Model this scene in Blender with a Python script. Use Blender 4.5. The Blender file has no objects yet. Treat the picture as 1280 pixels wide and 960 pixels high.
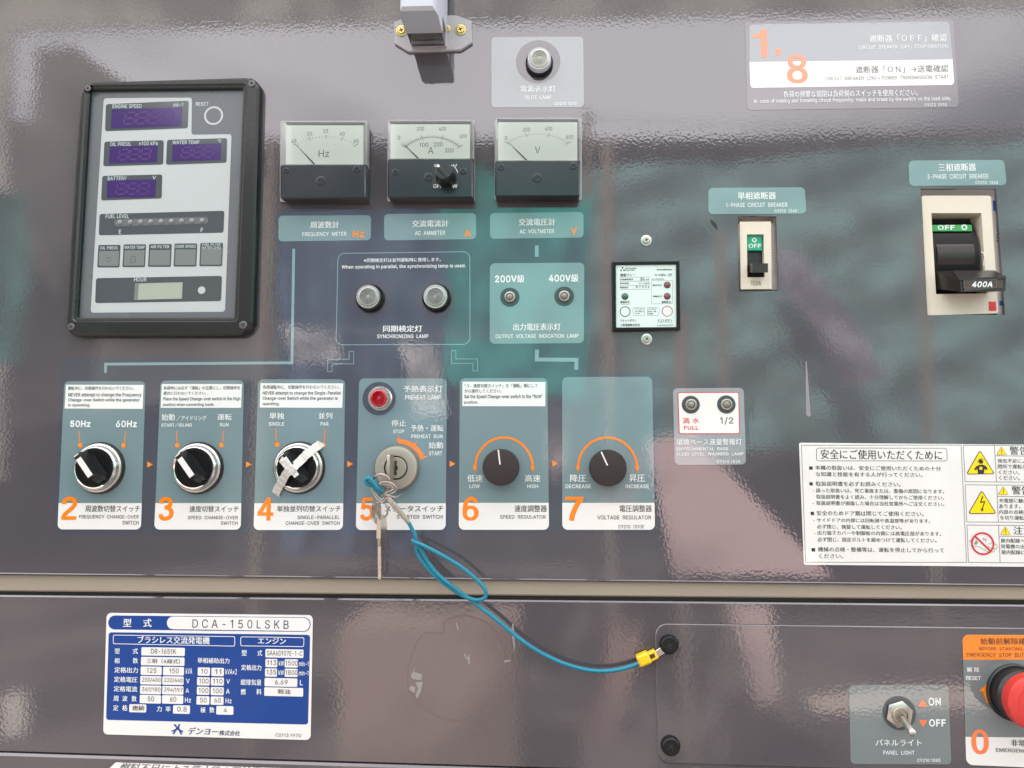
import bpy, bmesh, math
from mathutils import Vector, Matrix
from mathutils.geometry import delaunay_2d_cdt

# ------------------------------------------------------------------ camera, light, exposure
sc = bpy.context.scene
COL = sc.collection
FPX, DIST, ZC = 960.0, 0.6, 1.35            # focal length in photo pixels, metres from the panel, height above ground
YAW, PITCH, ROLL = math.radians(2.574), math.radians(-5.012), math.radians(0.035)

def rot3(y, p, r):
    cy, sy, cp, sp, cr, sr = math.cos(y), math.sin(y), math.cos(p), math.sin(p), math.cos(r), math.sin(r)
    Ry = Matrix(((cy, 0, sy), (0, 1, 0), (-sy, 0, cy)))
    Rx = Matrix(((1, 0, 0), (0, cp, -sp), (0, sp, cp)))
    Rz = Matrix(((cr, -sr, 0), (sr, cr, 0), (0, 0, 1)))
    return Rz @ Rx @ Ry
RM = rot3(YAW, PITCH, ROLL)                  # columns: panel right, panel down, into the panel, in camera axes
w = lambda row: Vector((row[0], row[2], -row[1]))
right, down, fwd = w(RM[0]), w(RM[1]), w(RM[2])
cam_data = bpy.data.cameras.new('camera')
cam = bpy.data.objects.new('camera', cam_data)
COL.objects.link(cam)
cam_data.sensor_width = 36
cam_data.lens = 36 * FPX / 1280
cam_data.clip_start, cam_data.clip_end = 0.01, 500
cam.matrix_world = Matrix.Translation((0, -DIST, ZC)) @ Matrix((right, -down, -fwd)).transposed().to_4x4()
sc.camera = cam

SUN_EL, SUN_AZ = math.radians(48), math.radians(-155)    # the sun stands behind the machine: the panel is in open shade
world = bpy.data.worlds.new('World')
sc.world = world
world.use_nodes = True
nt = world.node_tree
bg = nt.nodes['Background']
sky = nt.nodes.new('ShaderNodeTexSky')
sky.sky_type = 'NISHITA'
sky.sun_disc = False
sky.sun_elevation = SUN_EL
sky.sun_rotation = math.pi - SUN_AZ
sky.air_density, sky.dust_density, sky.ozone_density = 1.0, 5.0, 1.0
# thin high cloud evens the sky out towards white
hsv = nt.nodes.new('ShaderNodeHueSaturation')
hsv.inputs['Saturation'].default_value = 0.35
nt.links.new(sky.outputs[0], hsv.inputs['Color'])
tcd = nt.nodes.new('ShaderNodeTexCoord')
mp = nt.nodes.new('ShaderNodeMapping'); mp.inputs['Scale'].default_value = (1.0, 1.0, 2.6); mp.inputs['Location'].default_value = (0.3, 0.2, 0.9)
cl_ = nt.nodes.new('ShaderNodeTexNoise'); cl_.inputs['Scale'].default_value = 1.6; cl_.inputs['Detail'].default_value = 6; cl_.inputs['Roughness'].default_value = 0.5
nt.links.new(tcd.outputs['Generated'], mp.inputs[0]); nt.links.new(mp.outputs[0], cl_.inputs['Vector'])
cr_ = nt.nodes.new('ShaderNodeMapRange'); cr_.inputs[1].default_value, cr_.inputs[2].default_value = 0.32, 0.56
nt.links.new(cl_.outputs[0], cr_.inputs[0])
cm_ = nt.nodes.new('ShaderNodeMix'); cm_.data_type = 'RGBA'; cm_.inputs[7].default_value = (12.2, 11.7, 12.1, 1)
nt.links.new(cr_.outputs[0], cm_.inputs[0]); nt.links.new(hsv.outputs[0], cm_.inputs[6])
nt.links.new(cm_.outputs[2], bg.inputs[0])
bg.inputs[1].default_value = 0.15
sun_data = bpy.data.lights.new('sun', 'SUN')
sun_data.energy = 5.0
sun_data.angle = math.radians(1.5)
sun_data.color = (1.0, 0.97, 0.93)
sun = bpy.data.objects.new('sun', sun_data)
COL.objects.link(sun)
sdir = Vector((math.sin(SUN_AZ) * math.cos(SUN_EL), -math.cos(SUN_AZ) * math.cos(SUN_EL), math.sin(SUN_EL)))
sun.rotation_euler = sdir.to_track_quat('Z', 'Y').to_euler()
vs = sc.view_settings
sc.display_settings.display_device = 'sRGB'
vs.view_transform = 'Standard'
vs.look = 'None'
vs.exposure = 1.22
vs.gamma = 1
vs.use_curve_mapping = False
sc.cycles.max_bounces = 8
sc.cycles.transparent_max_bounces = 12
sc.cycles.caustics_reflective = False
sc.cycles.caustics_refractive = False
sc.cycles.use_denoising = True

# ------------------------------------------------------------------ helpers
def lin(c):
    c /= 255.0
    return c / 12.92 if c <= 0.04045 else ((c + 0.055) / 1.055) ** 2.4

def mat(name, rgb, rough=0.5, metal=0.0, ior=1.5, peel=0.0, peel_size=420, grain=0.0, grain_size=900, coat=0.0, spec=0.5, dust=0.0, rgb2=None):
    """rgb is the surface's own colour in 0..255 sRGB; peel is the orange-peel ripple of the varnish, grain a fine speckle of colour"""
    m = bpy.data.materials.new(name)
    m.use_nodes = True
    n, l = m.node_tree.nodes, m.node_tree.links
    b = n['Principled BSDF']
    c = tuple(lin(v) for v in rgb) + (1,)
    b.inputs['Base Color'].default_value = c
    b.inputs['Roughness'].default_value = rough
    b.inputs['Metallic'].default_value = metal
    b.inputs['IOR'].default_value = ior
    b.inputs['Specular IOR Level'].default_value = spec
    if coat:
        b.inputs['Coat Weight'].default_value = coat
        b.inputs['Coat Roughness'].default_value = 0.03
        b.inputs['Coat IOR'].default_value = 1.6
    geo = n.new('ShaderNodeNewGeometry')
    if grain:
        t = n.new('ShaderNodeTexNoise'); t.inputs['Scale'].default_value = grain_size; t.inputs['Detail'].default_value = 3
        l.new(geo.outputs['Position'], t.inputs['Vector'])
        t2 = n.new('ShaderNodeTexNoise'); t2.inputs['Scale'].default_value = 14; t2.inputs['Detail'].default_value = 6
        l.new(geo.outputs['Position'], t2.inputs['Vector'])
        ad = n.new('ShaderNodeMath'); ad.operation = 'ADD'
        l.new(t.outputs[0], ad.inputs[0]); l.new(t2.outputs[0], ad.inputs[1])
        mr = n.new('ShaderNodeMapRange')
        mr.inputs[1].default_value, mr.inputs[2].default_value = 0.6, 1.4
        mr.inputs[3].default_value, mr.inputs[4].default_value = 1 - grain, 1 + grain
        l.new(ad.outputs[0], mr.inputs[0])
        vm = n.new('ShaderNodeVectorMath'); vm.operation = 'SCALE'
        vm.inputs[0].default_value = c[:3]
        l.new(mr.outputs[0], vm.inputs['Scale'])
        last = vm.outputs[0]
        if dust:
            d = n.new('ShaderNodeTexNoise'); d.inputs['Scale'].default_value = 1800; d.inputs['Detail'].default_value = 1
            l.new(geo.outputs['Position'], d.inputs['Vector'])
            dr = n.new('ShaderNodeMapRange'); dr.inputs[1].default_value, dr.inputs[2].default_value = 0.70, 0.78
            dr.inputs[4].default_value = dust
            l.new(d.outputs[0], dr.inputs[0])
            mx = n.new('ShaderNodeMix'); mx.data_type = 'RGBA'
            mx.inputs[7].default_value = (0.5, 0.48, 0.45, 1)
            l.new(dr.outputs[0], mx.inputs[0]); l.new(last, mx.inputs[6])
            last = mx.outputs[2]
        l.new(last, b.inputs['Base Color'])
        rr = n.new('ShaderNodeMapRange')
        rr.inputs[1].default_value, rr.inputs[2].default_value = 0.35, 0.7
        rr.inputs[3].default_value, rr.inputs[4].default_value = rough * 0.85, rough * 1.3
        l.new(t2.outputs[0], rr.inputs[0]); l.new(rr.outputs[0], b.inputs['Roughness'])
    if peel:
        t = n.new('ShaderNodeTexNoise'); t.inputs['Scale'].default_value = peel_size; t.inputs['Detail'].default_value = 1.5
        l.new(geo.outputs['Position'], t.inputs['Vector'])
        t3 = n.new('ShaderNodeTexNoise'); t3.inputs['Scale'].default_value = 9; t3.inputs['Detail'].default_value = 0
        l.new(geo.outputs['Position'], t3.inputs['Vector'])
        b1 = n.new('ShaderNodeBump'); b1.inputs['Strength'].default_value = 1; b1.inputs['Distance'].default_value = peel * 0.001
        l.new(t.outputs[0], b1.inputs['Height'])
        b2 = n.new('ShaderNodeBump'); b2.inputs['Strength'].default_value = 1; b2.inputs['Distance'].default_value = peel * 0.009
        l.new(t3.outputs[0], b2.inputs['Height']); l.new(b1.outputs[0], b2.inputs['Normal'])
        l.new(b2.outputs[0], b.inputs['Normal'])
        if coat: l.new(b2.outputs[0], b.inputs['Coat Normal'])
    return m

def clear(name, tint=(1, 1, 1), rough=0.03, haze=0.0):
    """thin clear plastic: see-through with its own Fresnel shine"""
    m = bpy.data.materials.new(name); m.use_nodes = True
    n, l = m.node_tree.nodes, m.node_tree.links
    n.remove(n['Principled BSDF'])
    out = n['Material Output']
    tr = n.new('ShaderNodeBsdfTransparent'); tr.inputs[0].default_value = tint + (1,)
    gl = n.new('ShaderNodeBsdfGlossy'); gl.inputs['Roughness'].default_value = rough
    df = n.new('ShaderNodeBsdfDiffuse'); df.inputs[0].default_value = (0.75, 0.78, 0.78, 1)
    fr = n.new('ShaderNodeFresnel'); fr.inputs[0].default_value = 1.3
    m1 = n.new('ShaderNodeMixShader'); m1.inputs[0].default_value = haze
    l.new(tr.outputs[0], m1.inputs[1]); l.new(df.outputs[0], m1.inputs[2])
    m2 = n.new('ShaderNodeMixShader')
    l.new(fr.outputs[0], m2.inputs[0]); l.new(m1.outputs[0], m2.inputs[1]); l.new(gl.outputs[0], m2.inputs[2])
    l.new(m2.outputs[0], out.inputs[0])
    return m

PK = dict(rough=0.03, ior=1.72, peel=0.024)           # everything printed on the varnished panel shares its shine
M = {
 'panel': mat('grey brown varnished paint', (79, 76, 82), grain=0.05, dust=0.12, rough=0.03, ior=1.82, peel=0.022),
 'overlay': mat('slate printed overlay', (72, 77, 87), grain=0.05, dust=0.1, rough=0.03, ior=1.82, peel=0.022),
 'lower': mat('grey brown paint of the lower panel', (76, 72, 77), grain=0.06, dust=0.2, rough=0.05, ior=1.82, peel=0.028),
 'tile': mat('grey teal print', (114, 137, 142), grain=0.03, **PK),
 'teal': mat('pale teal print', (120, 147, 149), grain=0.03, **PK),
 'greytile': mat('pale grey print', (142, 148, 154), grain=0.03, **PK),
 'dimtile': mat('dim grey print', (112, 122, 124), grain=0.03, **PK),
 'mauve': mat('grey mauve print', (118, 112, 120), grain=0.03, **PK),
 'white': mat('white print', (228, 228, 226), grain=0.02, **PK),
 'notice': mat('white notice print', (224, 230, 228), grain=0.02, **PK),
 'ink': mat('dark ink', (52, 52, 56), rough=0.2, ior=1.5),
 'greyink': mat('grey ink', (112, 114, 114), rough=0.2),
 'whiteink': mat('white ink', (225, 232, 232), rough=0.15),
 'softink': mat('soft white ink', (190, 206, 208), rough=0.15),
 'orange': mat('orange print', (241, 132, 22), **PK),
 'orangeink': mat('orange ink', (236, 140, 40), rough=0.2),
 'peach': mat('faded orange print', (240, 122, 66), **PK),
 'red': mat('red ink', (205, 52, 62), rough=0.2),
 'flow': mat('light teal line print', (126, 156, 162), **PK),
 'blue': mat('blue enamel print', (10, 62, 138), rough=0.12, peel=0.06),
 'blueink': mat('dark blue ink', (34, 50, 96), rough=0.2),
 'yellow': mat('yellow print', (240, 214, 20), rough=0.2),
 'hole': mat('recess colour with shade painted in', (40, 36, 36), rough=0.7),  # dark colour paints the shade inside slots, gaps and cavities
 'black': mat('black plastic', (26, 28, 30), rough=0.32, grain=0.1),
 'frameblack': mat('semi gloss black plastic frame', (22, 27, 27), rough=0.24, grain=0.12, peel=0.05),
 'knob': mat('matt brown black knob', (40, 30, 32), rough=0.62, grain=0.15),
 'gloss': mat('glossy black plastic', (14, 15, 17), rough=0.3, spec=0.25),
 'slate': mat('slate grey meter cover', (29, 36, 42), rough=0.2, grain=0.06),
 'face': mat('instrument face plate', (98, 104, 110), rough=0.25, grain=0.03),
 'window': mat('smoked window', (70, 78, 84), rough=0.12),
 'facewhite': mat('pale instrument print', (180, 188, 190), rough=0.2, grain=0.03),
 'purple': mat('purple display filter', (54, 32, 102), rough=0.12),
 'segment': mat('unlit display segment', (70, 36, 108), rough=0.3),
 'lcd': mat('grey green liquid crystal', (158, 168, 156), rough=0.2),
 'lcdedge': mat('grey liquid crystal edge', (112, 120, 120), rough=0.3),
 'dial': mat('white meter dial', (238, 248, 243), rough=0.5),
 'dialink': mat('grey dial ink', (84, 92, 96), rough=0.5),
 'chrome': mat('chrome', (205, 205, 202), rough=0.12, metal=1),
 'steel': mat('brushed steel', (200, 196, 188), rough=0.27, metal=1, grain=0.06),
 'nickel': mat('satin nickel', (178, 172, 160), rough=0.38, metal=1, grain=0.05),
 'brass': mat('yellow zinc plating', (196, 176, 116), rough=0.35, metal=1),
 'darksteel': mat('black oxide screw', (44, 46, 48), rough=0.28, metal=0.8),
 'housing': mat('grey lamp housing plastic', (196, 202, 212), rough=0.42, grain=0.03),
 'housingside': mat('grey lamp housing plastic ', (190, 190, 194), rough=0.42, grain=0.03),
 'bracket': mat('grey painted bracket', (172, 171, 176), rough=0.35, grain=0.04, peel=0.1),
 'rail': mat('beige painted rail', (152, 142, 128), rough=0.4, grain=0.06, dust=0.2),
 'cream': mat('cream breaker moulding', (214, 208, 192), rough=0.4, grain=0.04),
 'sidecase': mat('grey breaker side label', (186, 180, 176), rough=0.5, grain=0.08),
 'breakerblack': mat('black breaker handle', (36, 31, 29), rough=0.26, grain=0.15),
 'tag': mat('dusty brown rating tag', (66, 55, 46), rough=0.4, grain=0.1),
 'green': mat('green indicator', (20, 165, 125), rough=0.3),
 'green2': mat('leaf green indicator', (62, 160, 84), rough=0.3),
 'bluemark': mat('blue mark', (40, 90, 170), rough=0.4),
 'redmark': mat('red mark', (206, 44, 50), rough=0.35),
 'redcap': mat('bright red button plastic', (206, 58, 54), rough=0.33, grain=0.04),
 'redlens': mat('red lens', (168, 14, 34), rough=0.12, coat=0.6),
 'greylens': mat('frosted grey lens', (150, 156, 154), rough=0.18, coat=0.5),
 'smalllens': mat('small grey lens', (124, 126, 120), rough=0.2, coat=0.5),
 'greenled': mat('green diode', (24, 96, 72), rough=0.25, coat=0.4),
 'redled': mat('dull red diode', (118, 48, 56), rough=0.25, coat=0.4),
 'wire': mat('bent steel wire', (168, 162, 154), rough=0.16, metal=1),
 'screwgrey': mat('dull grey screw', (104, 106, 106), rough=0.35, metal=0.7),
 'relayface': mat('pale green white relay face', (206, 226, 222), rough=0.4),
 'pilotlens': mat('frosted white lens', (196, 198, 192), rough=0.2, coat=0.5),
 'tape': mat('white adhesive tape', (204, 202, 198), rough=0.55, grain=0.03),
 'cord': mat('blue plastic coated cord', (4, 124, 150), rough=0.28),
 'lug': mat('yellow lug sleeve', (240, 196, 16), rough=0.35),
 'residue': mat('dried adhesive residue', (150, 145, 142), rough=0.7, grain=0.2),
 'scratch': mat('pale scratch', (140, 136, 140), rough=0.6),
 'scratchfaint': mat('faint mark in the paint', (88, 80, 82), rough=0.16, ior=1.7),
 'clear': clear('clear acrylic'),
 'clearedge': clear('milky acrylic edge', haze=0.45),
 'mattblack': mat('black rubber seal', (22, 24, 22), rough=0.6),
}

GLYPHS = {}
# outlines of the Latin letters and digits, in thousandths: code: (advance, [contour x, y, x, y ...])
OUTLINES = {
33: (196, [[67, 160, 63, 509, 132, 509, 128, 160], [98, -4, 81, -1, 66, 9, 56, 24, 52, 41, 56, 58, 66, 73, 81, 83, 98, 86, 116, 83, 130, 73, 140, 58, 143, 41, 140, 24, 130, 9, 116, -1]]),
34: (321, [[78, 318, 70, 509, 136, 509, 128, 318], [193, 318, 185, 509, 250, 509, 243, 318]]),
35: (440, [[242, 0, 326, 509, 377, 509, 294, 0], [10, 140, 19, 192, 400, 192, 391, 140], [64, 0, 147, 509, 198, 509, 115, 0], [40, 316, 49, 368, 429, 368, 421, 316]]),
36: (447, [[202, -74, 202, 583, 244, 583, 244, -74], [224, -9, 172, -4, 128, 9, 91, 31, 64, 60, 46, 96, 38, 137, 104, 137, 110, 110, 123, 88, 142, 71, 166, 59, 224, 49, 257, 52, 286, 60, 311, 74, 329, 92, 341, 114, 346, 139, 342, 161, 332, 179, 296, 205, 245, 222, 184, 239, 128, 260, 86, 289, 60, 326, 52, 372, 58, 413, 75, 448, 102, 476, 138, 498, 180, 511, 227, 516, 275, 511, 316, 498, 351, 476, 377, 449, 394, 415, 401, 378, 337, 378, 326, 412, 302, 437, 267, 453, 225, 459, 194, 456, 167, 448, 145, 435, 129, 418, 118, 398, 115, 376, 119, 352, 131, 334, 169, 308, 212, 293, 264, 279, 312, 264, 359, 238, 395, 198, 405, 171, 408, 139, 403, 99, 386, 64, 360, 34, 323, 11, 278, -4]]),
37: (676, [[175, 283, 146, 286, 121, 297, 101, 314, 86, 335, 78, 360, 75, 388, 75, 412, 78, 440, 87, 464, 101, 486, 121, 503, 146, 513, 175, 517, 206, 513, 230, 503, 250, 486, 264, 464, 273, 440, 276, 412, 276, 388, 273, 360, 264, 335, 250, 314, 230, 297, 205, 286], [175, 327, 198, 332, 212, 346, 221, 365, 223, 388, 223, 412, 213, 454, 198, 468, 175, 473, 153, 468, 138, 454, 130, 435, 127, 412, 127, 388, 130, 365, 138, 346, 153, 332], [501, -10, 471, -6, 446, 5, 426, 21, 412, 43, 403, 68, 400, 95, 400, 120, 403, 147, 412, 172, 427, 194, 447, 210, 471, 221, 501, 225, 531, 221, 556, 210, 576, 194, 590, 172, 598, 147, 601, 120, 601, 95, 598, 68, 589, 43, 575, 21, 555, 5, 531, -6], [501, 35, 523, 39, 538, 53, 546, 73, 549, 95, 549, 120, 538, 162, 524, 176, 501, 180, 479, 176, 464, 162, 456, 142, 453, 120, 453, 95, 455, 73, 464, 53, 479, 39], [132, 0, 482, 509, 540, 509, 191, 0]]),
38: (448, [[197, -7, 150, -2, 110, 12, 78, 34, 54, 62, 39, 96, 34, 133, 37, 163, 47, 189, 85, 235, 140, 279, 216, 335, 237, 352, 255, 375, 262, 405, 258, 427, 245, 445, 226, 457, 201, 461, 168, 453, 145, 431, 137, 399, 145, 363, 169, 327, 204, 284, 438, 0, 364, 0, 171, 231, 121, 293, 87, 344, 78, 370, 75, 398, 79, 430, 91, 458, 109, 481, 134, 499, 165, 510, 200, 513, 235, 510, 266, 499, 290, 482, 308, 459, 320, 433, 324, 404, 315, 362, 291, 325, 256, 293, 154, 217, 110, 174, 100, 154, 97, 131, 100, 108, 109, 87, 124, 70, 143, 57, 166, 49, 193, 46, 223, 50, 251, 59, 301, 95, 321, 121, 336, 151, 346, 186, 349, 224, 408, 224, 405, 180, 397, 144, 371, 92, 345, 62, 333, 47, 305, 23, 271, 7, 234, -3]]),
39: (206, [[78, 318, 70, 509, 136, 509, 128, 318]]),
40: (273, [[89, 207, 101, 324, 132, 441, 177, 539, 236, 539, 191, 428, 161, 313, 151, 207, 160, 115, 188, 16, 236, -96, 177, -96, 139, -21, 111, 55, 95, 131]]),
41: (273, [[37, -96, 86, 18, 113, 116, 122, 207, 112, 313, 82, 428, 37, 539, 97, 539, 142, 441, 173, 323, 184, 207, 178, 130, 161, 53, 134, -22, 97, -96]]),
42: (453, [[201, 223, 206, 331, 114, 272, 89, 315, 186, 365, 89, 415, 114, 459, 206, 400, 201, 509, 250, 509, 246, 400, 337, 459, 362, 415, 266, 365, 362, 315, 337, 272, 246, 331, 250, 223]]),
43: (453, [[198, 34, 198, 364, 255, 364, 255, 34], [61, 172, 61, 226, 391, 226, 391, 172]]),
44: (188, [[38, -119, 68, 71, 137, 71, 84, -119]]),
45: (453, [[337, 244, 337, 188, 114, 188, 114, 244]]),
46: (188, [[95, -4, 78, -1, 63, 9, 53, 24, 50, 41, 53, 59, 63, 73, 78, 83, 95, 87, 113, 83, 128, 73, 138, 59, 141, 41, 138, 24, 128, 9, 113, -1]]),
47: (249, [[235, 533, 71, -76, 14, -76, 178, 533]]),
48: (453, [[227, -7, 174, 1, 130, 24, 95, 62, 69, 113, 53, 178, 48, 254, 53, 330, 69, 395, 95, 447, 130, 484, 174, 508, 227, 516, 279, 508, 323, 484, 358, 447, 384, 395, 400, 330, 405, 254, 400, 178, 384, 113, 359, 62, 323, 24, 279, 1], [227, 50, 261, 56, 290, 74, 313, 103, 330, 144, 340, 194, 344, 254, 340, 314, 330, 365, 313, 405, 290, 435, 261, 453, 227, 460, 192, 453, 163, 435, 140, 405, 123, 365, 113, 314, 109, 254, 113, 194, 123, 144, 140, 103, 163, 74, 192, 56]]),
49: (330, [[150, 0, 150, 430, 40, 345, 40, 415, 158, 509, 214, 509, 214, 0]]),
50: (453, [[64, 0, 64, 47, 234, 229, 282, 282, 311, 327, 320, 371, 317, 397, 308, 419, 293, 436, 273, 449, 224, 460, 196, 457, 172, 447, 153, 433, 139, 413, 130, 390, 127, 362, 66, 362, 71, 405, 86, 442, 111, 473, 143, 496, 182, 511, 225, 516, 268, 511, 306, 497, 337, 474, 361, 445, 376, 411, 381, 372, 371, 318, 336, 259, 267, 180, 153, 60, 153, 57, 389, 57, 389, 0]]),
51: (453, [[218, -7, 173, -3, 133, 10, 98, 30, 70, 57, 52, 91, 44, 132, 109, 132, 115, 107, 126, 87, 144, 71, 165, 59, 219, 50, 275, 61, 297, 74, 315, 93, 325, 116, 329, 145, 326, 172, 316, 196, 299, 217, 275, 234, 242, 244, 201, 248, 157, 248, 157, 299, 288, 448, 288, 452, 70, 452, 70, 509, 372, 509, 372, 461, 211, 278, 211, 289, 264, 288, 308, 276, 344, 253, 371, 222, 387, 186, 393, 145, 387, 103, 370, 66, 344, 36, 309, 12, 266, -2]]),
52: (453, [[40, 105, 40, 158, 247, 509, 311, 509, 109, 166, 109, 163, 413, 163, 413, 105], [282, 0, 282, 121, 282, 146, 282, 318, 343, 318, 343, 0]]),
53: (453, [[221, -7, 178, -2, 140, 11, 108, 32, 83, 60, 66, 93, 60, 130, 122, 130, 127, 108, 138, 89, 173, 60, 221, 50, 250, 53, 276, 64, 298, 82, 314, 104, 324, 131, 328, 162, 324, 193, 314, 221, 297, 244, 275, 262, 248, 273, 218, 277, 167, 268, 128, 246, 67, 253, 96, 509, 366, 509, 366, 452, 151, 452, 134, 301, 178, 325, 229, 334, 263, 330, 294, 321, 321, 306, 345, 285, 364, 260, 379, 231, 388, 199, 391, 163, 385, 117, 369, 76, 343, 41, 309, 15, 268, -1]]),
54: (453, [[226, -7, 182, -1, 142, 15, 109, 40, 84, 74, 69, 115, 64, 162, 68, 199, 80, 239, 137, 340, 252, 509, 322, 509, 151, 261, 145, 261, 165, 288, 196, 307, 235, 314, 278, 309, 316, 295, 346, 271, 370, 240, 384, 201, 389, 157, 384, 112, 368, 73, 343, 39, 310, 14, 271, -2], [226, 48, 254, 52, 279, 63, 299, 79, 314, 101, 324, 128, 327, 157, 324, 187, 314, 213, 299, 235, 279, 251, 254, 262, 226, 265, 198, 262, 174, 252, 153, 235, 138, 214, 128, 188, 125, 158, 128, 128, 138, 102, 153, 79, 174, 63, 198, 52]]),
55: (453, [[97, 0, 323, 448, 323, 452, 62, 452, 62, 509, 391, 509, 391, 449, 165, 0]]),
56: (453, [[226, -7, 178, -2, 136, 11, 101, 33, 74, 62, 57, 96, 52, 135, 55, 166, 65, 195, 81, 220, 101, 241, 125, 256, 153, 265, 119, 282, 93, 308, 76, 342, 70, 380, 75, 417, 90, 450, 114, 477, 146, 498, 184, 511, 226, 516, 269, 511, 306, 498, 337, 477, 361, 450, 377, 417, 382, 380, 376, 342, 359, 308, 333, 282, 300, 267, 327, 256, 351, 241, 372, 220, 387, 195, 397, 166, 401, 135, 395, 96, 378, 62, 352, 33, 317, 11, 275, -2], [226, 49, 258, 52, 285, 60, 307, 74, 323, 91, 333, 113, 337, 139, 333, 165, 322, 189, 305, 208, 283, 223, 256, 232, 226, 235, 196, 232, 169, 223, 147, 208, 130, 189, 119, 165, 115, 139, 119, 113, 129, 91, 145, 74, 167, 60, 195, 52], [226, 290, 274, 300, 293, 313, 307, 330, 316, 351, 319, 376, 316, 399, 308, 420, 294, 437, 275, 449, 226, 460, 177, 449, 159, 437, 145, 420, 136, 399, 133, 376, 136, 351, 145, 330, 159, 313, 178, 300]]),
57: (453, [[226, 516, 271, 510, 310, 494, 343, 468, 368, 434, 384, 393, 389, 347, 385, 309, 373, 270, 315, 168, 200, 0, 130, 0, 301, 248, 307, 248, 287, 221, 257, 202, 218, 195, 175, 199, 137, 214, 106, 237, 83, 269, 68, 307, 64, 352, 69, 397, 85, 436, 110, 469, 143, 494, 182, 510], [226, 460, 199, 457, 174, 446, 154, 429, 138, 407, 129, 381, 125, 352, 129, 322, 138, 295, 154, 274, 174, 257, 199, 247, 226, 243, 254, 247, 279, 257, 299, 273, 314, 295, 324, 321, 327, 350, 324, 381, 314, 407, 299, 429, 279, 446, 254, 457]]),
58: (188, [[95, -4, 78, -1, 63, 9, 53, 24, 50, 41, 53, 59, 63, 73, 78, 83, 95, 87, 113, 83, 128, 73, 138, 59, 141, 41, 138, 24, 128, 9, 113, -1], [95, 271, 78, 274, 63, 284, 53, 299, 50, 316, 53, 334, 63, 349, 78, 359, 95, 362, 113, 359, 128, 349, 138, 334, 141, 316, 138, 299, 128, 284, 113, 274]]),
59: (188, [[38, -119, 68, 71, 137, 71, 84, -119], [103, 271, 86, 274, 71, 284, 61, 299, 58, 316, 61, 334, 71, 349, 86, 359, 103, 362, 121, 359, 136, 349, 146, 334, 149, 316, 146, 299, 136, 284, 121, 274]]),
60: (453, [[65, 178, 65, 220, 388, 383, 388, 316, 142, 200, 144, 204, 144, 194, 142, 198, 388, 81, 388, 15]]),
61: (453, [[72, 245, 72, 301, 381, 301, 381, 245], [72, 97, 72, 153, 381, 153, 381, 97]]),
62: (453, [[387, 178, 65, 15, 65, 81, 310, 198, 308, 194, 308, 204, 310, 200, 65, 316, 65, 383, 387, 220]]),
63: (358, [[132, 152, 132, 159, 141, 230, 153, 252, 168, 269, 209, 298, 247, 334, 258, 357, 262, 384, 259, 406, 250, 425, 220, 452, 178, 462, 137, 453, 106, 425, 96, 404, 92, 378, 27, 378, 33, 418, 49, 452, 73, 479, 103, 499, 138, 511, 178, 516, 219, 511, 255, 498, 284, 478, 306, 451, 319, 418, 324, 382, 319, 344, 306, 311, 284, 284, 254, 261, 219, 235, 200, 205, 194, 158, 194, 152], [164, -4, 146, -1, 131, 9, 121, 24, 118, 41, 121, 58, 131, 73, 146, 83, 164, 86, 181, 83, 196, 73, 206, 58, 209, 41, 206, 24, 196, 9, 181, -1]]),
64: (676, [[355, -135, 284, -130, 221, -114, 167, -88, 122, -53, 87, -8, 61, 46, 45, 109, 40, 179, 46, 248, 61, 309, 87, 363, 123, 408, 167, 444, 220, 470, 281, 486, 349, 492, 415, 486, 472, 469, 522, 442, 562, 407, 594, 366, 617, 319, 631, 268, 635, 215, 631, 142, 615, 76, 599, 49, 579, 28, 551, 15, 517, 11, 476, 17, 441, 36, 429, 50, 423, 68, 420, 68, 408, 48, 388, 30, 361, 17, 326, 13, 285, 18, 251, 35, 224, 62, 204, 96, 192, 137, 188, 182, 193, 226, 207, 265, 228, 297, 257, 322, 291, 338, 330, 343, 360, 340, 385, 331, 416, 306, 419, 306, 419, 335, 474, 335, 474, 110, 476, 91, 485, 74, 499, 63, 518, 59, 540, 63, 557, 76, 568, 97, 576, 127, 581, 215, 577, 259, 567, 301, 548, 339, 523, 373, 490, 402, 450, 424, 402, 438, 347, 442, 292, 438, 242, 424, 199, 402, 164, 372, 135, 334, 115, 289, 102, 236, 98, 178, 102, 119, 115, 66, 135, 21, 165, -17, 201, -46, 246, -68, 298, -81, 357, -85, 412, -80, 458, -69, 489, -59, 504, -107, 464, -120, 411, -131], [329, 65, 359, 68, 382, 78, 400, 95, 412, 118, 422, 185, 419, 221, 411, 249, 399, 269, 381, 282, 331, 292, 305, 288, 283, 277, 265, 260, 252, 239, 242, 185, 251, 125, 262, 101, 279, 81, 301, 69]]),
65: (480, [[16, 0, 201, 509, 276, 509, 463, 0, 395, 0, 287, 302, 264, 372, 232, 478, 245, 478, 213, 371, 191, 302, 85, 0], [110, 142, 110, 199, 370, 199, 370, 142]]),
66: (456, [[60, 0, 60, 509, 241, 509, 289, 504, 329, 491, 359, 469, 381, 442, 394, 410, 398, 374, 395, 344, 387, 320, 356, 286, 315, 267, 315, 262, 339, 257, 363, 245, 385, 227, 402, 203, 414, 173, 418, 136, 413, 100, 400, 67, 377, 39, 344, 18, 301, 4, 247, 0], [125, 57, 245, 57, 296, 63, 330, 80, 349, 105, 355, 137, 352, 161, 342, 184, 327, 203, 306, 218, 279, 228, 248, 231, 125, 231], [125, 285, 238, 285, 288, 296, 308, 309, 323, 326, 333, 348, 336, 372, 330, 403, 313, 429, 283, 446, 240, 452, 125, 452]]),
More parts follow.
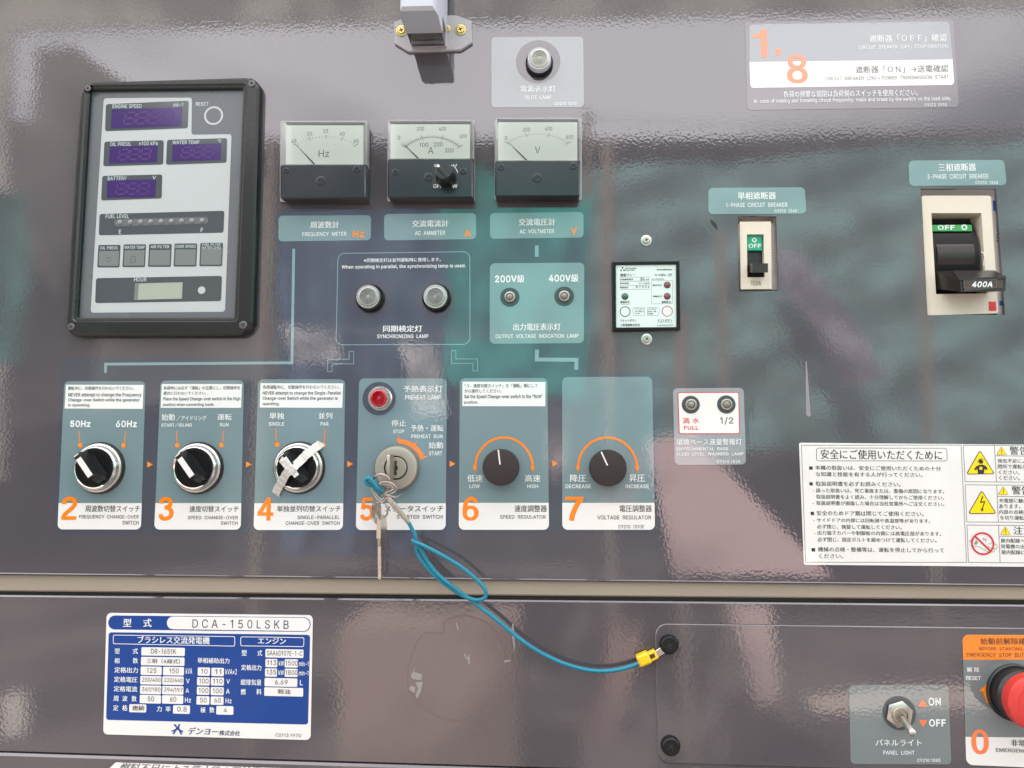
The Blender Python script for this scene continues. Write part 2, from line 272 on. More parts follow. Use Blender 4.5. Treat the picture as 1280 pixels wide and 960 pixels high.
67: (510, [[267, -7, 205, 1, 150, 25, 104, 63, 70, 115, 48, 179, 40, 254, 48, 329, 70, 393, 104, 445, 150, 484, 205, 508, 267, 516, 340, 504, 373, 490, 402, 471, 427, 447, 448, 418, 463, 385, 473, 348, 408, 348, 389, 395, 357, 428, 315, 449, 267, 456, 223, 450, 184, 432, 150, 403, 125, 364, 109, 314, 103, 254, 109, 194, 125, 145, 151, 105, 184, 76, 223, 59, 267, 53, 315, 60, 357, 81, 389, 114, 408, 160, 473, 160, 463, 124, 448, 91, 428, 62, 402, 38, 373, 19, 341, 5, 305, -4]]),
68: (502, [[219, 0, 96, 0, 96, 57, 215, 57, 272, 63, 318, 81, 354, 110, 379, 149, 394, 198, 399, 255, 394, 312, 379, 361, 354, 399, 320, 428, 275, 446, 221, 452, 93, 452, 93, 509, 225, 509, 294, 501, 353, 478, 399, 441, 433, 391, 455, 329, 462, 255, 455, 181, 433, 119, 398, 68, 351, 31, 291, 8], [125, 509, 125, 0, 60, 0, 60, 509]]),
69: (419, [[60, 0, 60, 509, 372, 509, 372, 452, 125, 452, 125, 286, 355, 286, 355, 229, 125, 229, 125, 57, 375, 57, 375, 0]]),
70: (410, [[60, 0, 60, 509, 369, 509, 369, 452, 125, 452, 125, 278, 346, 278, 346, 221, 125, 221, 125, 0]]),
71: (520, [[269, -7, 205, 1, 149, 25, 104, 64, 69, 116, 47, 179, 40, 254, 47, 329, 69, 393, 103, 445, 149, 484, 203, 508, 265, 516, 304, 513, 340, 504, 374, 489, 403, 469, 429, 445, 449, 416, 465, 384, 474, 349, 408, 349, 387, 393, 356, 427, 315, 448, 265, 456, 222, 450, 183, 432, 150, 404, 125, 364, 109, 314, 103, 254, 109, 194, 125, 145, 151, 105, 184, 76, 224, 59, 269, 53, 309, 57, 345, 71, 374, 93, 396, 123, 410, 160, 415, 202, 434, 199, 283, 199, 283, 256, 478, 256, 478, 200, 471, 141, 451, 91, 419, 50, 377, 19, 326, 0]]),
72: (517, [[60, 0, 60, 509, 125, 509, 125, 289, 392, 289, 392, 509, 457, 509, 457, 0, 392, 0, 392, 232, 125, 232, 125, 0]]),
73: (190, [[60, 0, 60, 509, 125, 509, 125, 0]]),
74: (396, [[185, -7, 124, 3, 75, 33, 44, 81, 33, 145, 33, 173, 98, 173, 98, 145, 104, 104, 122, 74, 149, 56, 185, 50, 220, 56, 248, 74, 266, 104, 272, 145, 272, 509, 336, 509, 336, 145, 326, 81, 294, 33, 246, 3]]),
75: (467, [[104, 145, 104, 216, 139, 261, 174, 303, 212, 344, 364, 509, 448, 509, 231, 276, 228, 276], [60, 0, 60, 509, 125, 509, 125, 334, 124, 225, 125, 193, 125, 0], [372, 0, 188, 259, 228, 309, 449, 0]]),
76: (393, [[60, 0, 60, 509, 125, 509, 125, 57, 361, 57, 361, 0]]),
77: (628, [[60, 0, 60, 509, 152, 509, 277, 187, 287, 159, 299, 123, 311, 84, 322, 49, 307, 49, 318, 83, 330, 121, 342, 158, 352, 187, 476, 509, 568, 509, 568, 0, 504, 0, 504, 291, 504, 327, 505, 369, 506, 413, 507, 457, 513, 457, 498, 409, 482, 363, 467, 322, 456, 291, 342, 0, 286, 0, 170, 291, 159, 321, 145, 361, 129, 408, 112, 457, 119, 457, 120, 416, 121, 372, 122, 328, 122, 291, 122, 0]]),
78: (523, [[60, 0, 60, 509, 136, 509, 343, 183, 363, 151, 388, 107, 414, 55, 405, 54, 401, 108, 399, 157, 399, 195, 399, 509, 463, 509, 463, 0, 387, 0, 202, 290, 177, 331, 148, 381, 108, 452, 119, 454, 122, 384, 124, 328, 125, 291, 125, 0]]),
79: (533, [[267, -7, 205, 1, 150, 25, 105, 63, 70, 115, 48, 179, 40, 254, 48, 329, 70, 393, 105, 445, 150, 484, 205, 508, 267, 516, 329, 508, 384, 484, 429, 445, 464, 393, 486, 329, 493, 254, 486, 179, 464, 115, 429, 63, 384, 25, 329, 1], [267, 53, 310, 59, 349, 76, 383, 105, 408, 144, 425, 194, 430, 254, 425, 314, 408, 365, 383, 404, 349, 433, 310, 450, 267, 456, 223, 450, 184, 433, 151, 404, 125, 364, 109, 314, 103, 254, 109, 194, 125, 144, 151, 105, 184, 76, 223, 59]]),
80: (445, [[60, 0, 60, 509, 235, 509, 289, 503, 332, 487, 366, 462, 390, 430, 404, 391, 409, 348, 404, 304, 390, 265, 366, 233, 332, 207, 289, 191, 235, 186, 109, 186, 109, 242, 233, 242, 269, 246, 297, 256, 318, 272, 333, 294, 342, 319, 344, 348, 342, 376, 333, 402, 318, 423, 297, 439, 268, 449, 232, 452, 125, 452, 125, 0]]),
81: (533, [[245, 159, 313, 159, 369, 85, 384, 65, 468, -48, 401, -48, 346, 27, 331, 46], [267, -7, 205, 1, 150, 25, 105, 63, 70, 115, 48, 179, 40, 254, 48, 329, 70, 393, 105, 445, 150, 484, 205, 508, 267, 516, 329, 508, 384, 484, 429, 445, 464, 393, 486, 329, 493, 254, 486, 179, 464, 115, 429, 63, 384, 25, 329, 1], [267, 53, 310, 59, 349, 76, 383, 105, 408, 144, 425, 194, 430, 254, 425, 314, 408, 365, 383, 404, 349, 433, 310, 450, 267, 456, 223, 450, 184, 433, 151, 404, 125, 364, 109, 314, 103, 254, 109, 194, 125, 144, 151, 105, 184, 76, 223, 59]]),
82: (449, [[60, 0, 60, 509, 236, 509, 290, 504, 333, 489, 367, 465, 390, 433, 405, 395, 409, 352, 405, 309, 390, 271, 367, 240, 333, 217, 289, 203, 236, 198, 96, 198, 96, 255, 234, 255, 269, 258, 298, 267, 319, 281, 334, 300, 342, 324, 345, 352, 342, 380, 334, 405, 319, 425, 298, 440, 269, 449, 233, 452, 125, 452, 125, 0], [353, 0, 230, 229, 303, 229, 428, 0]]),
83: (447, [[224, -9, 172, -4, 128, 9, 91, 31, 64, 60, 46, 96, 38, 137, 104, 137, 110, 110, 123, 88, 142, 71, 166, 59, 224, 49, 257, 52, 286, 60, 311, 74, 329, 92, 341, 114, 346, 139, 342, 161, 332, 179, 296, 205, 245, 222, 184, 239, 128, 260, 86, 289, 60, 326, 52, 372, 58, 413, 75, 448, 102, 476, 138, 498, 180, 511, 227, 516, 275, 511, 316, 498, 351, 476, 377, 449, 394, 415, 401, 378, 337, 378, 326, 412, 302, 437, 267, 453, 225, 459, 194, 456, 167, 448, 145, 435, 129, 418, 118, 398, 115, 376, 119, 352, 131, 334, 169, 308, 212, 293, 264, 279, 312, 264, 359, 238, 395, 198, 405, 171, 408, 139, 403, 99, 386, 64, 360, 34, 323, 11, 278, -4]]),
84: (449, [[32, 452, 32, 509, 417, 509, 417, 452, 257, 452, 257, 0, 193, 0, 193, 452]]),
85: (517, [[259, -8, 203, -2, 154, 15, 114, 43, 85, 80, 66, 124, 60, 173, 60, 509, 124, 509, 124, 178, 128, 144, 141, 113, 160, 87, 187, 68, 220, 56, 259, 52, 298, 56, 331, 68, 357, 87, 377, 113, 389, 144, 393, 178, 393, 509, 457, 509, 457, 173, 451, 124, 433, 80, 403, 43, 363, 15, 315, -2]]),
86: (480, [[204, 0, 16, 509, 84, 509, 192, 206, 215, 137, 248, 31, 235, 31, 267, 138, 290, 206, 395, 509, 463, 509, 278, 0]]),
87: (686, [[155, 0, 16, 509, 82, 509, 163, 196, 175, 145, 187, 94, 197, 40, 189, 40, 200, 94, 211, 145, 224, 196, 306, 509, 380, 509, 462, 196, 474, 145, 486, 94, 497, 40, 488, 40, 499, 94, 510, 145, 523, 196, 603, 509, 670, 509, 530, 0, 455, 0, 368, 323, 351, 391, 336, 475, 350, 475, 335, 395, 318, 323, 230, 0]]),
88: (474, [[18, 0, 217, 284, 217, 236, 29, 509, 104, 509, 178, 400, 204, 361, 223, 329, 243, 292, 232, 292, 252, 329, 272, 361, 298, 400, 374, 509, 446, 509, 259, 239, 259, 287, 456, 0, 382, 0, 292, 129, 268, 165, 250, 195, 230, 231, 244, 231, 225, 196, 206, 166, 182, 129, 91, 0]]),
89: (472, [[203, 0, 203, 208, 16, 509, 91, 509, 192, 344, 222, 292, 250, 230, 224, 230, 251, 293, 280, 344, 381, 509, 455, 509, 268, 208, 268, 0]]),
90: (438, [[42, 0, 42, 46, 273, 385, 306, 431, 341, 476, 348, 454, 285, 452, 223, 452, 40, 452, 40, 509, 397, 509, 397, 462, 169, 129, 134, 81, 97, 33, 90, 54, 152, 57, 214, 57, 399, 57, 399, 0]]),
91: (273, [[101, -96, 101, 539, 236, 539, 236, 487, 160, 487, 160, -44, 236, -44, 236, -96]]),
92: (249, [[178, -76, 14, 533, 71, 533, 235, -76]]),
93: (273, [[37, -96, 37, -44, 113, -44, 113, 487, 37, 487, 37, 539, 172, 539, 172, -96]]),
94: (327, [[154, 464, 172, 464, 172, 439, 154, 439], [27, 278, 129, 493, 197, 493, 300, 278, 240, 278, 161, 449, 166, 449, 88, 278]]),
95: (319, [[319, 0, 319, -56, 0, -56, 0, 0]]),
96: (219, [[114, 429, 48, 529, 116, 529, 164, 429]]),
97: (389, [[160, -9, 126, -5, 94, 5, 68, 22, 48, 45, 35, 73, 30, 108, 34, 138, 43, 161, 58, 179, 78, 193, 125, 211, 178, 220, 234, 227, 265, 235, 273, 243, 276, 255, 267, 297, 240, 322, 196, 331, 149, 322, 118, 301, 100, 274, 41, 291, 57, 322, 79, 346, 104, 364, 133, 375, 194, 384, 239, 379, 286, 360, 306, 343, 322, 320, 333, 290, 337, 251, 337, 0, 277, 0, 277, 52, 272, 52, 252, 25, 215, 1], [170, 45, 202, 49, 228, 59, 248, 74, 263, 93, 272, 115, 276, 138, 276, 190, 259, 182, 231, 176, 200, 171, 175, 168, 134, 159, 103, 139, 95, 124, 92, 105, 102, 72, 130, 52]]),
98: (424, [[229, -8, 198, -5, 172, 4, 138, 31, 118, 59, 112, 59, 112, 0, 53, 0, 53, 509, 114, 509, 114, 319, 118, 319, 137, 346, 171, 373, 197, 381, 229, 384, 274, 378, 313, 361, 345, 332, 370, 293, 385, 245, 390, 189, 385, 133, 370, 84, 346, 45, 313, 16, 274, -2], [220, 47, 253, 51, 279, 66, 301, 88, 316, 117, 325, 151, 328, 189, 325, 227, 316, 261, 301, 290, 280, 311, 253, 325, 220, 330, 188, 325, 161, 312, 140, 291, 125, 263, 116, 229, 113, 189, 116, 150, 125, 115, 140, 86, 162, 65, 188, 51]]),
99: (396, [[207, -8, 159, -2, 117, 16, 82, 46, 56, 85, 40, 133, 34, 187, 40, 243, 56, 291, 82, 330, 117, 360, 159, 378, 207, 384, 260, 377, 305, 356, 340, 322, 362, 277, 303, 262, 290, 289, 270, 311, 242, 325, 207, 330, 173, 325, 145, 310, 124, 287, 108, 258, 99, 224, 96, 187, 99, 151, 108, 117, 124, 89, 145, 66, 173, 51, 207, 46, 243, 52, 271, 66, 292, 89, 304, 117, 363, 102, 341, 56, 306, 21, 261, -1]]),
100: (424, [[195, -8, 151, -2, 111, 16, 79, 45, 55, 84, 39, 133, 34, 189, 39, 245, 55, 293, 79, 332, 112, 361, 151, 378, 196, 384, 228, 381, 253, 373, 287, 346, 306, 319, 311, 319, 311, 509, 372, 509, 372, 0, 313, 0, 313, 59, 307, 59, 287, 31, 252, 4, 227, -5], [205, 47, 236, 51, 263, 65, 284, 86, 299, 115, 309, 150, 312, 189, 309, 229, 300, 263, 284, 291, 263, 312, 237, 325, 205, 330, 172, 325, 145, 311, 124, 290, 108, 261, 99, 227, 96, 189, 99, 151, 109, 117, 124, 88, 145, 66, 172, 51]]),
101: (404, [[212, -8, 161, -2, 117, 16, 82, 46, 56, 85, 40, 132, 34, 187, 39, 242, 55, 290, 81, 329, 115, 359, 157, 378, 205, 384, 266, 374, 294, 361, 319, 341, 341, 315, 357, 282, 368, 242, 371, 194, 371, 169, 75, 169, 75, 221, 338, 221, 310, 202, 307, 237, 298, 269, 283, 294, 263, 314, 237, 326, 205, 330, 173, 326, 146, 313, 125, 294, 109, 270, 99, 241, 96, 211, 96, 178, 100, 139, 110, 106, 128, 80, 151, 61, 179, 50, 212, 46, 254, 53, 285, 73, 306, 105, 365, 91, 353, 63, 335, 39, 311, 19, 283, 4, 249, -5]]),
102: (254, [[228, 379, 228, 327, 6, 327, 6, 379], [81, 0, 81, 432, 84, 461, 96, 486, 113, 505, 135, 519, 187, 530, 222, 527, 243, 521, 227, 468, 215, 472, 195, 474, 171, 470, 154, 460, 145, 443, 142, 419, 142, 0]]),
103: (425, [[207, -151, 168, -148, 134, -140, 82, -110, 51, -69, 101, -41, 122, -66, 154, -88, 207, -97, 249, -92, 282, -75, 304, -47, 311, -6, 311, 68, 306, 68, 287, 41, 252, 16, 227, 8, 195, 5, 152, 10, 113, 27, 80, 53, 55, 90, 39, 136, 34, 191, 39, 246, 55, 293, 80, 332, 112, 361, 152, 378, 196, 384, 228, 382, 253, 373, 288, 346, 308, 319, 313, 319, 313, 379, 372, 379, 372, -9, 367, -54, 350, -90, 324, -117, 291, -136, 251, -147], [205, 59, 237, 63, 264, 75, 285, 95, 300, 121, 309, 154, 312, 193, 309, 231, 300, 264, 285, 291, 264, 312, 237, 325, 205, 330, 172, 325, 145, 312, 124, 290, 109, 262, 99, 229, 96, 193, 99, 155, 109, 123, 124, 96, 145, 76, 172, 63]]),
104: (410, [[114, 227, 114, 0, 53, 0, 53, 509, 114, 509, 114, 287, 102, 287, 124, 332, 152, 362, 187, 379, 227, 384, 264, 380, 295, 369, 321, 349, 341, 321, 353, 285, 357, 240, 357, 0, 296, 0, 296, 235, 290, 275, 273, 304, 246, 323, 210, 329, 184, 326, 161, 317, 141, 303, 126, 283, 117, 257]]),
105: (167, [[53, 0, 53, 379, 114, 379, 114, 0], [84, 443, 67, 446, 54, 455, 44, 468, 41, 483, 44, 499, 54, 512, 67, 521, 84, 524, 100, 521, 114, 512, 123, 499, 126, 483, 123, 468, 114, 455, 100, 446]]),
106: (167, [[53, 379, 114, 379, 114, -30, 111, -63, 102, -90, 86, -113, 65, -129, 37, -139, 4, -143, -10, -143, -10, -87, 2, -87, 25, -83, 40, -72, 50, -54, 53, -29], [83, 443, 67, 446, 53, 455, 44, 468, 41, 483, 44, 499, 53, 512, 67, 521, 83, 524, 100, 521, 114, 512, 123, 499, 126, 483, 123, 468, 114, 455, 100, 446]]),
107: (381, [[110, 137, 110, 212, 121, 212, 284, 379, 360, 379, 184, 199, 177, 199], [53, 0, 53, 509, 114, 509, 114, 0], [294, 0, 148, 186, 191, 229, 372, 0]]),
108: (189, [[139, -2, 101, 3, 74, 20, 58, 47, 53, 84, 53, 509, 114, 509, 114, 99, 120, 62, 130, 54, 146, 52, 160, 53, 170, 54, 181, 3, 162, -1]]),
109: (610, [[53, 0, 53, 379, 112, 379, 112, 295, 108, 295, 118, 323, 132, 346, 172, 376, 219, 386, 257, 380, 287, 361, 309, 331, 321, 295, 312, 295, 322, 321, 337, 343, 381, 375, 437, 386, 468, 383, 497, 372, 522, 354, 541, 328, 553, 296, 557, 255, 557, 0, 496, 0, 496, 254, 490, 289, 473, 313, 447, 326, 419, 330, 395, 328, 374, 320, 345, 290, 335, 247, 335, 0, 274, 0, 274, 260, 269, 288, 253, 311, 229, 326, 199, 330, 158, 320, 140, 307, 126, 289, 117, 266, 114, 238, 114, 0]]),
110: (410, [[114, 227, 114, 0, 53, 0, 53, 379, 112, 379, 112, 287, 102, 287, 124, 332, 152, 362, 187, 379, 227, 384, 264, 380, 295, 369, 321, 349, 341, 321, 353, 285, 357, 240, 357, 0, 296, 0, 296, 235, 290, 275, 273, 304, 246, 323, 210, 329, 184, 326, 161, 317, 141, 303, 126, 283, 117, 257]]),
111: (415, [[207, -8, 159, -2, 117, 16, 82, 46, 56, 85, 40, 133, 34, 187, 40, 243, 56, 291, 82, 330, 117, 360, 159, 378, 207, 384, 256, 378, 299, 360, 333, 330, 359, 291, 376, 243, 381, 187, 376, 133, 359, 85, 333, 46, 299, 16, 256, -2], [207, 46, 242, 51, 270, 66, 292, 89, 307, 117, 316, 151, 319, 187, 316, 224, 307, 258, 292, 287, 270, 310, 242, 325, 207, 330, 173, 325, 145, 310, 124, 287, 108, 258, 99, 224, 96, 187, 99, 151, 108, 117, 124, 89, 145, 66, 173, 51]]),
112: (424, [[53, -143, 53, 379, 112, 379, 112, 319, 118, 319, 137, 346, 171, 373, 197, 381, 229, 384, 274, 378, 313, 361, 345, 332, 370, 293, 385, 245, 390, 189, 385, 133, 370, 84, 346, 45, 313, 16, 274, -2, 229, -8, 198, -5, 173, 4, 138, 31, 118, 59, 114, 59, 114, -143], [220, 47, 253, 51, 279, 66, 301, 88, 316, 117, 325, 151, 328, 189, 325, 227, 316, 261, 301, 290, 280, 311, 253, 325, 220, 330, 188, 325, 161, 312, 140, 291, 125, 263, 116, 229, 113, 189, 116, 150, 125, 115, 140, 86, 162, 65, 188, 51]]),
113: (424, [[372, -143, 311, -143, 311, 59, 306, 59, 287, 31, 252, 4, 227, -5, 195, -8, 151, -2, 111, 16, 79, 45, 55, 84, 39, 133, 34, 189, 39, 245, 55, 293, 79, 332, 112, 361, 151, 378, 196, 384, 228, 381, 253, 373, 287, 346, 307, 319, 313, 319, 313, 379, 372, 379], [205, 47, 236, 51, 263, 65, 284, 86, 299, 115, 309, 150, 312, 189, 309, 229, 300, 263, 284, 291, 263, 312, 237, 325, 205, 330, 172, 325, 145, 311, 124, 290, 108, 261, 99, 227, 96, 189, 99, 151, 109, 117, 124, 88, 145, 66, 172, 51]]),
114: (259, [[53, 0, 53, 379, 112, 379, 112, 321, 115, 321, 130, 347, 152, 367, 181, 380, 213, 385, 229, 384, 243, 384, 243, 322, 230, 324, 207, 326, 182, 323, 159, 315, 140, 301, 126, 284, 117, 262, 114, 237, 114, 0]]),
115: (365, [[182, -8, 145, -5, 112, 3, 84, 18, 62, 38, 45, 63, 36, 94, 94, 107, 105, 79, 124, 60, 150, 49, 181, 45, 217, 50, 244, 62, 262, 81, 268, 103, 265, 121, 254, 136, 237, 147, 212, 155, 149, 170, 104, 186, 72, 208, 53, 237, 47, 274, 51, 305, 65, 332, 87, 354, 115, 370, 149, 381, 187, 384, 223, 381, 254, 372, 279, 358, 299, 339, 324, 290, 268, 277, 258, 298, 243, 316, 219, 328, 187, 333, 156, 329, 131, 317, 114, 299, 109, 277, 112, 258, 124, 243, 172, 223, 229, 209, 275, 194, 306, 171, 325, 142, 331, 107, 326, 75, 312, 47, 290, 24, 260, 6, 223, -5]]),
116: (227, [[204, 379, 204, 327, 6, 327, 6, 379], [65, 471, 126, 471, 126, 98, 128, 76, 136, 61, 150, 53, 170, 50, 185, 51, 202, 54, 213, 2, 192, -3, 168, -4, 125, 2, 92, 21, 72, 52, 65, 93]]),
117: (410, [[182, -5, 146, -1, 115, 11, 89, 31, 69, 59, 57, 95, 53, 139, 53, 379, 114, 379, 114, 144, 119, 105, 137, 75, 164, 56, 200, 50, 226, 53, 249, 62, 268, 77, 283, 97, 293, 122, 296, 153, 296, 379, 357, 379, 357, 0, 298, 0, 298, 92, 307, 92, 286, 47, 257, 17, 222, 0]]),
118: (389, [[163, 0, 17, 379, 84, 379, 165, 155, 187, 87, 206, 21, 184, 21, 203, 87, 224, 155, 305, 379, 371, 379, 226, 0]]),
119: (567, [[138, 0, 23, 379, 87, 379, 133, 214, 154, 137, 175, 41, 165, 41, 186, 135, 206, 214, 252, 379, 316, 379, 362, 214, 382, 136, 402, 41, 391, 41, 413, 135, 434, 214, 480, 379, 545, 379, 429, 0, 368, 0, 319, 172, 305, 225, 291, 280, 277, 338, 291, 338, 277, 280, 263, 225, 248, 172, 199, 0]]),
120: (379, [[21, 0, 171, 218, 171, 171, 29, 379, 100, 379, 147, 306, 179, 253, 207, 206, 175, 206, 202, 253, 233, 306, 282, 379, 352, 379, 209, 169, 209, 214, 358, 0, 287, 0, 231, 85, 200, 136, 173, 182, 205, 182, 178, 136, 148, 85, 91, 0]]),
121: (389, [[47, -139, 61, -86, 71, -87, 104, -89, 130, -74, 151, -36, 163, -1, 17, 379, 84, 379, 165, 155, 187, 87, 206, 21, 184, 21, 202, 87, 224, 155, 305, 379, 371, 379, 204, -58, 177, -107, 139, -136, 91, -145, 65, -143]]),
122: (380, [[42, 0, 42, 46, 254, 320, 254, 323, 48, 323, 48, 379, 333, 379, 333, 331, 126, 60, 126, 56, 339, 56, 339, 0]]),
123: (273, [[30, 219, 30, 252, 65, 257, 88, 270, 100, 293, 104, 327, 104, 406, 111, 466, 133, 507, 151, 521, 174, 531, 236, 539, 236, 488, 200, 483, 177, 468, 165, 442, 161, 405, 161, 307, 156, 271, 136, 244, 96, 226], [236, -96, 174, -88, 151, -78, 133, -64, 111, -23, 104, 38, 104, 116, 100, 151, 88, 174, 65, 187, 30, 191, 30, 224, 96, 218, 136, 199, 156, 171, 161, 136, 161, 39, 165, 1, 177, -25, 200, -40, 236, -45], [30, 191, 30, 253, 90, 253, 90, 191]]),
124: (230, [[141, 673, 141, -164, 88, -164, 88, 673]]),
125: (273, [[243, 219, 177, 226, 137, 244, 118, 271, 112, 307, 112, 405, 108, 442, 96, 468, 74, 483, 37, 488, 37, 539, 99, 531, 122, 521, 139, 507, 162, 466, 169, 406, 169, 327, 173, 293, 185, 270, 208, 257, 243, 252], [37, -96, 37, -45, 74, -40, 96, -25, 108, 1, 112, 39, 112, 136, 118, 171, 137, 199, 177, 218, 243, 224, 243, 191, 208, 187, 185, 173, 173, 150, 169, 116, 169, 38, 162, -23, 139, -64, 122, -78, 99, -88], [243, 191, 182, 191, 182, 253, 243, 252]]),
126: (453, [[52, 150, 55, 188, 66, 218, 82, 240, 103, 255, 151, 266, 197, 256, 246, 221, 275, 198, 299, 192, 318, 196, 332, 207, 341, 226, 344, 253, 400, 253, 397, 215, 386, 185, 370, 163, 349, 148, 301, 137, 254, 148, 207, 182, 177, 204, 154, 210, 136, 207, 121, 196, 111, 178, 108, 150]]),
176: (316, [[158, 283, 128, 287, 101, 298, 77, 316, 59, 340, 47, 367, 43, 397, 47, 428, 59, 455, 77, 479, 101, 497, 128, 509, 158, 513, 188, 509, 216, 497, 239, 479, 257, 455, 269, 428, 273, 397, 269, 367, 257, 340, 239, 316, 216, 298, 188, 287], [158, 334, 190, 343, 213, 366, 222, 397, 213, 430, 190, 453, 158, 462, 126, 453, 103, 430, 95, 397, 103, 366, 126, 343]]),
215: (453, [[348, 38, 67, 320, 106, 360, 387, 78], [106, 38, 67, 78, 348, 360, 387, 320]]),
8451: (819, [[158, 283, 128, 287, 101, 298, 77, 316, 59, 340, 47, 367, 43, 397, 47, 428, 59, 455, 77, 479, 101, 497, 128, 509, 158, 513, 188, 509, 216, 497, 239, 479, 257, 455, 269, 428, 273, 397, 269, 367, 257, 340, 239, 316, 216, 298, 188, 287], [158, 334, 190, 343, 213, 366, 222, 397, 213, 430, 190, 453, 158, 462, 126, 453, 103, 430, 95, 397, 103, 366, 126, 343], [576, -7, 514, 1, 459, 25, 413, 63, 379, 115, 357, 179, 349, 254, 357, 329, 379, 393, 413, 445, 459, 484, 514, 508, 576, 516, 649, 504, 682, 490, 711, 471, 736, 447, 757, 418, 772, 385, 782, 348, 717, 348, 698, 395, 666, 428, 624, 449, 576, 456, 532, 450, 492, 432, 459, 403, 434, 364, 418, 314, 412, 254, 418, 194, 434, 145, 460, 105, 493, 76, 532, 59, 576, 53, 624, 60, 666, 81, 698, 114, 717, 160, 782, 160, 772, 124, 757, 91, 737, 62, 711, 38, 682, 19, 650, 5, 614, -4]])}
for code, (adv, sps) in OUTLINES.items():
    GLYPHS[chr(code)] = (adv, [[(v[i], v[i + 1]) for i in range(0, len(v), 2)] for v in sps])

# photo pixel -> point (X, Z) of the plane that stands h metres in front of the panel
def uvpx(px, py, h=0.0):
    c = Vector(((px - 640) / FPX, (py - 480) / FPX, 1.0))
    d = right * c.x + down * c.y + fwd * c.z
    t = (DIST - h) / d.y
    return Vector((d.x * t, ZC + d.z * t))

ZX = [0, 0, 1]
def zoom(ox, oy, s): ZX[:] = [ox, oy, s]
def uv(x, y, h=0.0): return uvpx(ZX[0] + x / ZX[2], ZX[1] + y / ZX[2], h)
def ln(v): return v / ZX[2] * DIST / FPX                 # a length in the current units, in metres on the panel

# skew of the sticker being filled, from its four corners
FRAME = [None]
def frame(*c):
    FRAME[0] = [uv(*p) for p in c] if c else None
def skew(c):
    if not FRAME[0]: return 0.0, 0.0
    tl, tr, br, bl = FRAME[0]
    s1, s2 = (tr.y - tl.y) / (tr.x - tl.x), (br.y - bl.y) / (br.x - bl.x)
    l1, l2 = (tl.x - bl.x) / (tl.y - bl.y), (tr.x - br.x) / (tr.y - br.y)
    v = (c.y - tl.y) / (bl.y - tl.y); u = (c.x - tl.x) / (tr.x - tl.x)
    return s1 + (s2 - s1) * v, l1 + (l2 - l1) * u

def rect(x0, y0, x1, y1, h=0.0):
    """corners on the panel of a rectangle given by its middle-edge positions in the photo: TL TR BR BL"""
    cx, cy = (x0 + x1) / 2, (y0 + y1) / 2
    c = uv(cx, cy, h)
    a = (uv(x1, cy, h) - uv(x0, cy, h)).x / 2
    b = (uv(cx, y0, h) - uv(cx, y1, h)).y / 2
    sx, sz = skew(c)
    P = lambda i, j: Vector((c.x + i * a + j * b * sz, c.y + j * b + i * a * sx))
    return [P(-1, 1), P(1, 1), P(1, -1), P(-1, -1)]
def quad(*p, h=0.0): return [uv(x, y, h) for x, y in p]

def rounded(pts, r, n=5):
    """a polygon with its corners rounded; r in metres, one number or one per corner"""
    out = []
    k = len(pts)
    for i in range(k):
        p, a, b = pts[i], pts[i - 1], pts[(i + 1) % k]
        rr = r[i] if isinstance(r, (list, tuple)) else r
        u, v = (a - p), (b - p)
        rr = min(rr, u.length * 0.49, v.length * 0.49)
        if rr <= 0: out.append(p.copy()); continue
        u.normalize(); v.normalize()
        ang = u.angle(v); t = rr / math.tan(ang / 2)
        t = min(t, (a - p).length * 0.49, (b - p).length * 0.49); rr = t * math.tan(ang / 2)
        cdir = (u + v).normalized(); c = p + cdir * (rr / math.sin(ang / 2))
        s, e = p + u * t - c, p + v * t - c
        a0 = math.atan2(s.y, s.x); a1 = math.atan2(e.y, e.x)
        d = (a1 - a0 + math.pi) % (2 * math.pi) - math.pi
        for j in range(n + 1):
            q = a0 + d * j / n
            out.append(c + Vector((math.cos(q), math.sin(q))) * rr)
    return out

def inset(pts, d):
    out = []
    k = len(pts)
    cw = sum(pts[i].x * pts[(i + 1) % k].y - pts[(i + 1) % k].x * pts[i].y for i in range(k)) < 0
    for i in range(k):
        p, a, b = pts[i], pts[i - 1], pts[(i + 1) % k]
        e1, e2 = (p - a).normalized(), (b - p).normalized()
        n1, n2 = Vector((e1.y, -e1.x)), Vector((e2.y, -e2.x))
        if not cw: n1, n2 = -n1, -n2
        m = n1 + n2
        out.append(p + m * (d / max(1e-9, (1 + n1.dot(n2)))))
    return out

def circle(c, r, n=40, a0=0.0, a1=2 * math.pi):
    return [c + Vector((math.cos(a0 + (a1 - a0) * i / n), math.sin(a0 + (a1 - a0) * i / n))) * r for i in range(n + (0 if abs(a1 - a0 - 2 * math.pi) < 1e-6 else 1))]

def stroke(pts, w):
    """outline of a bent line of width w"""
    L, R = [], []
    for i, p in enumerate(pts):
        d1 = (p - pts[i - 1]).normalized() if i else (pts[1] - p).normalized()
        d2 = (pts[i + 1] - p).normalized() if i < len(pts) - 1 else d1
        n1, n2 = Vector((-d1.y, d1.x)), Vector((-d2.y, d2.x))
        m = (n1 + n2); k = w / 2 / max(0.2, (1 + n1.dot(n2)) / 2) / 2
        L.append(p + m * k); R.append(p - m * k)
    return L + R[::-1]

ORG = {}
def thing(name, label, cat, org, group=None):
    o = bpy.data.objects.new(name, None)
    o.empty_display_size = 0.01
    COL.objects.link(o)
    if len(org) == 2: org = Vector((org[0], 0, org[1]))
    o.location = org
    ORG[o.name] = Vector(org)
    o['label'] = label; o['category'] = cat
    if group: o['group'] = group
    return o

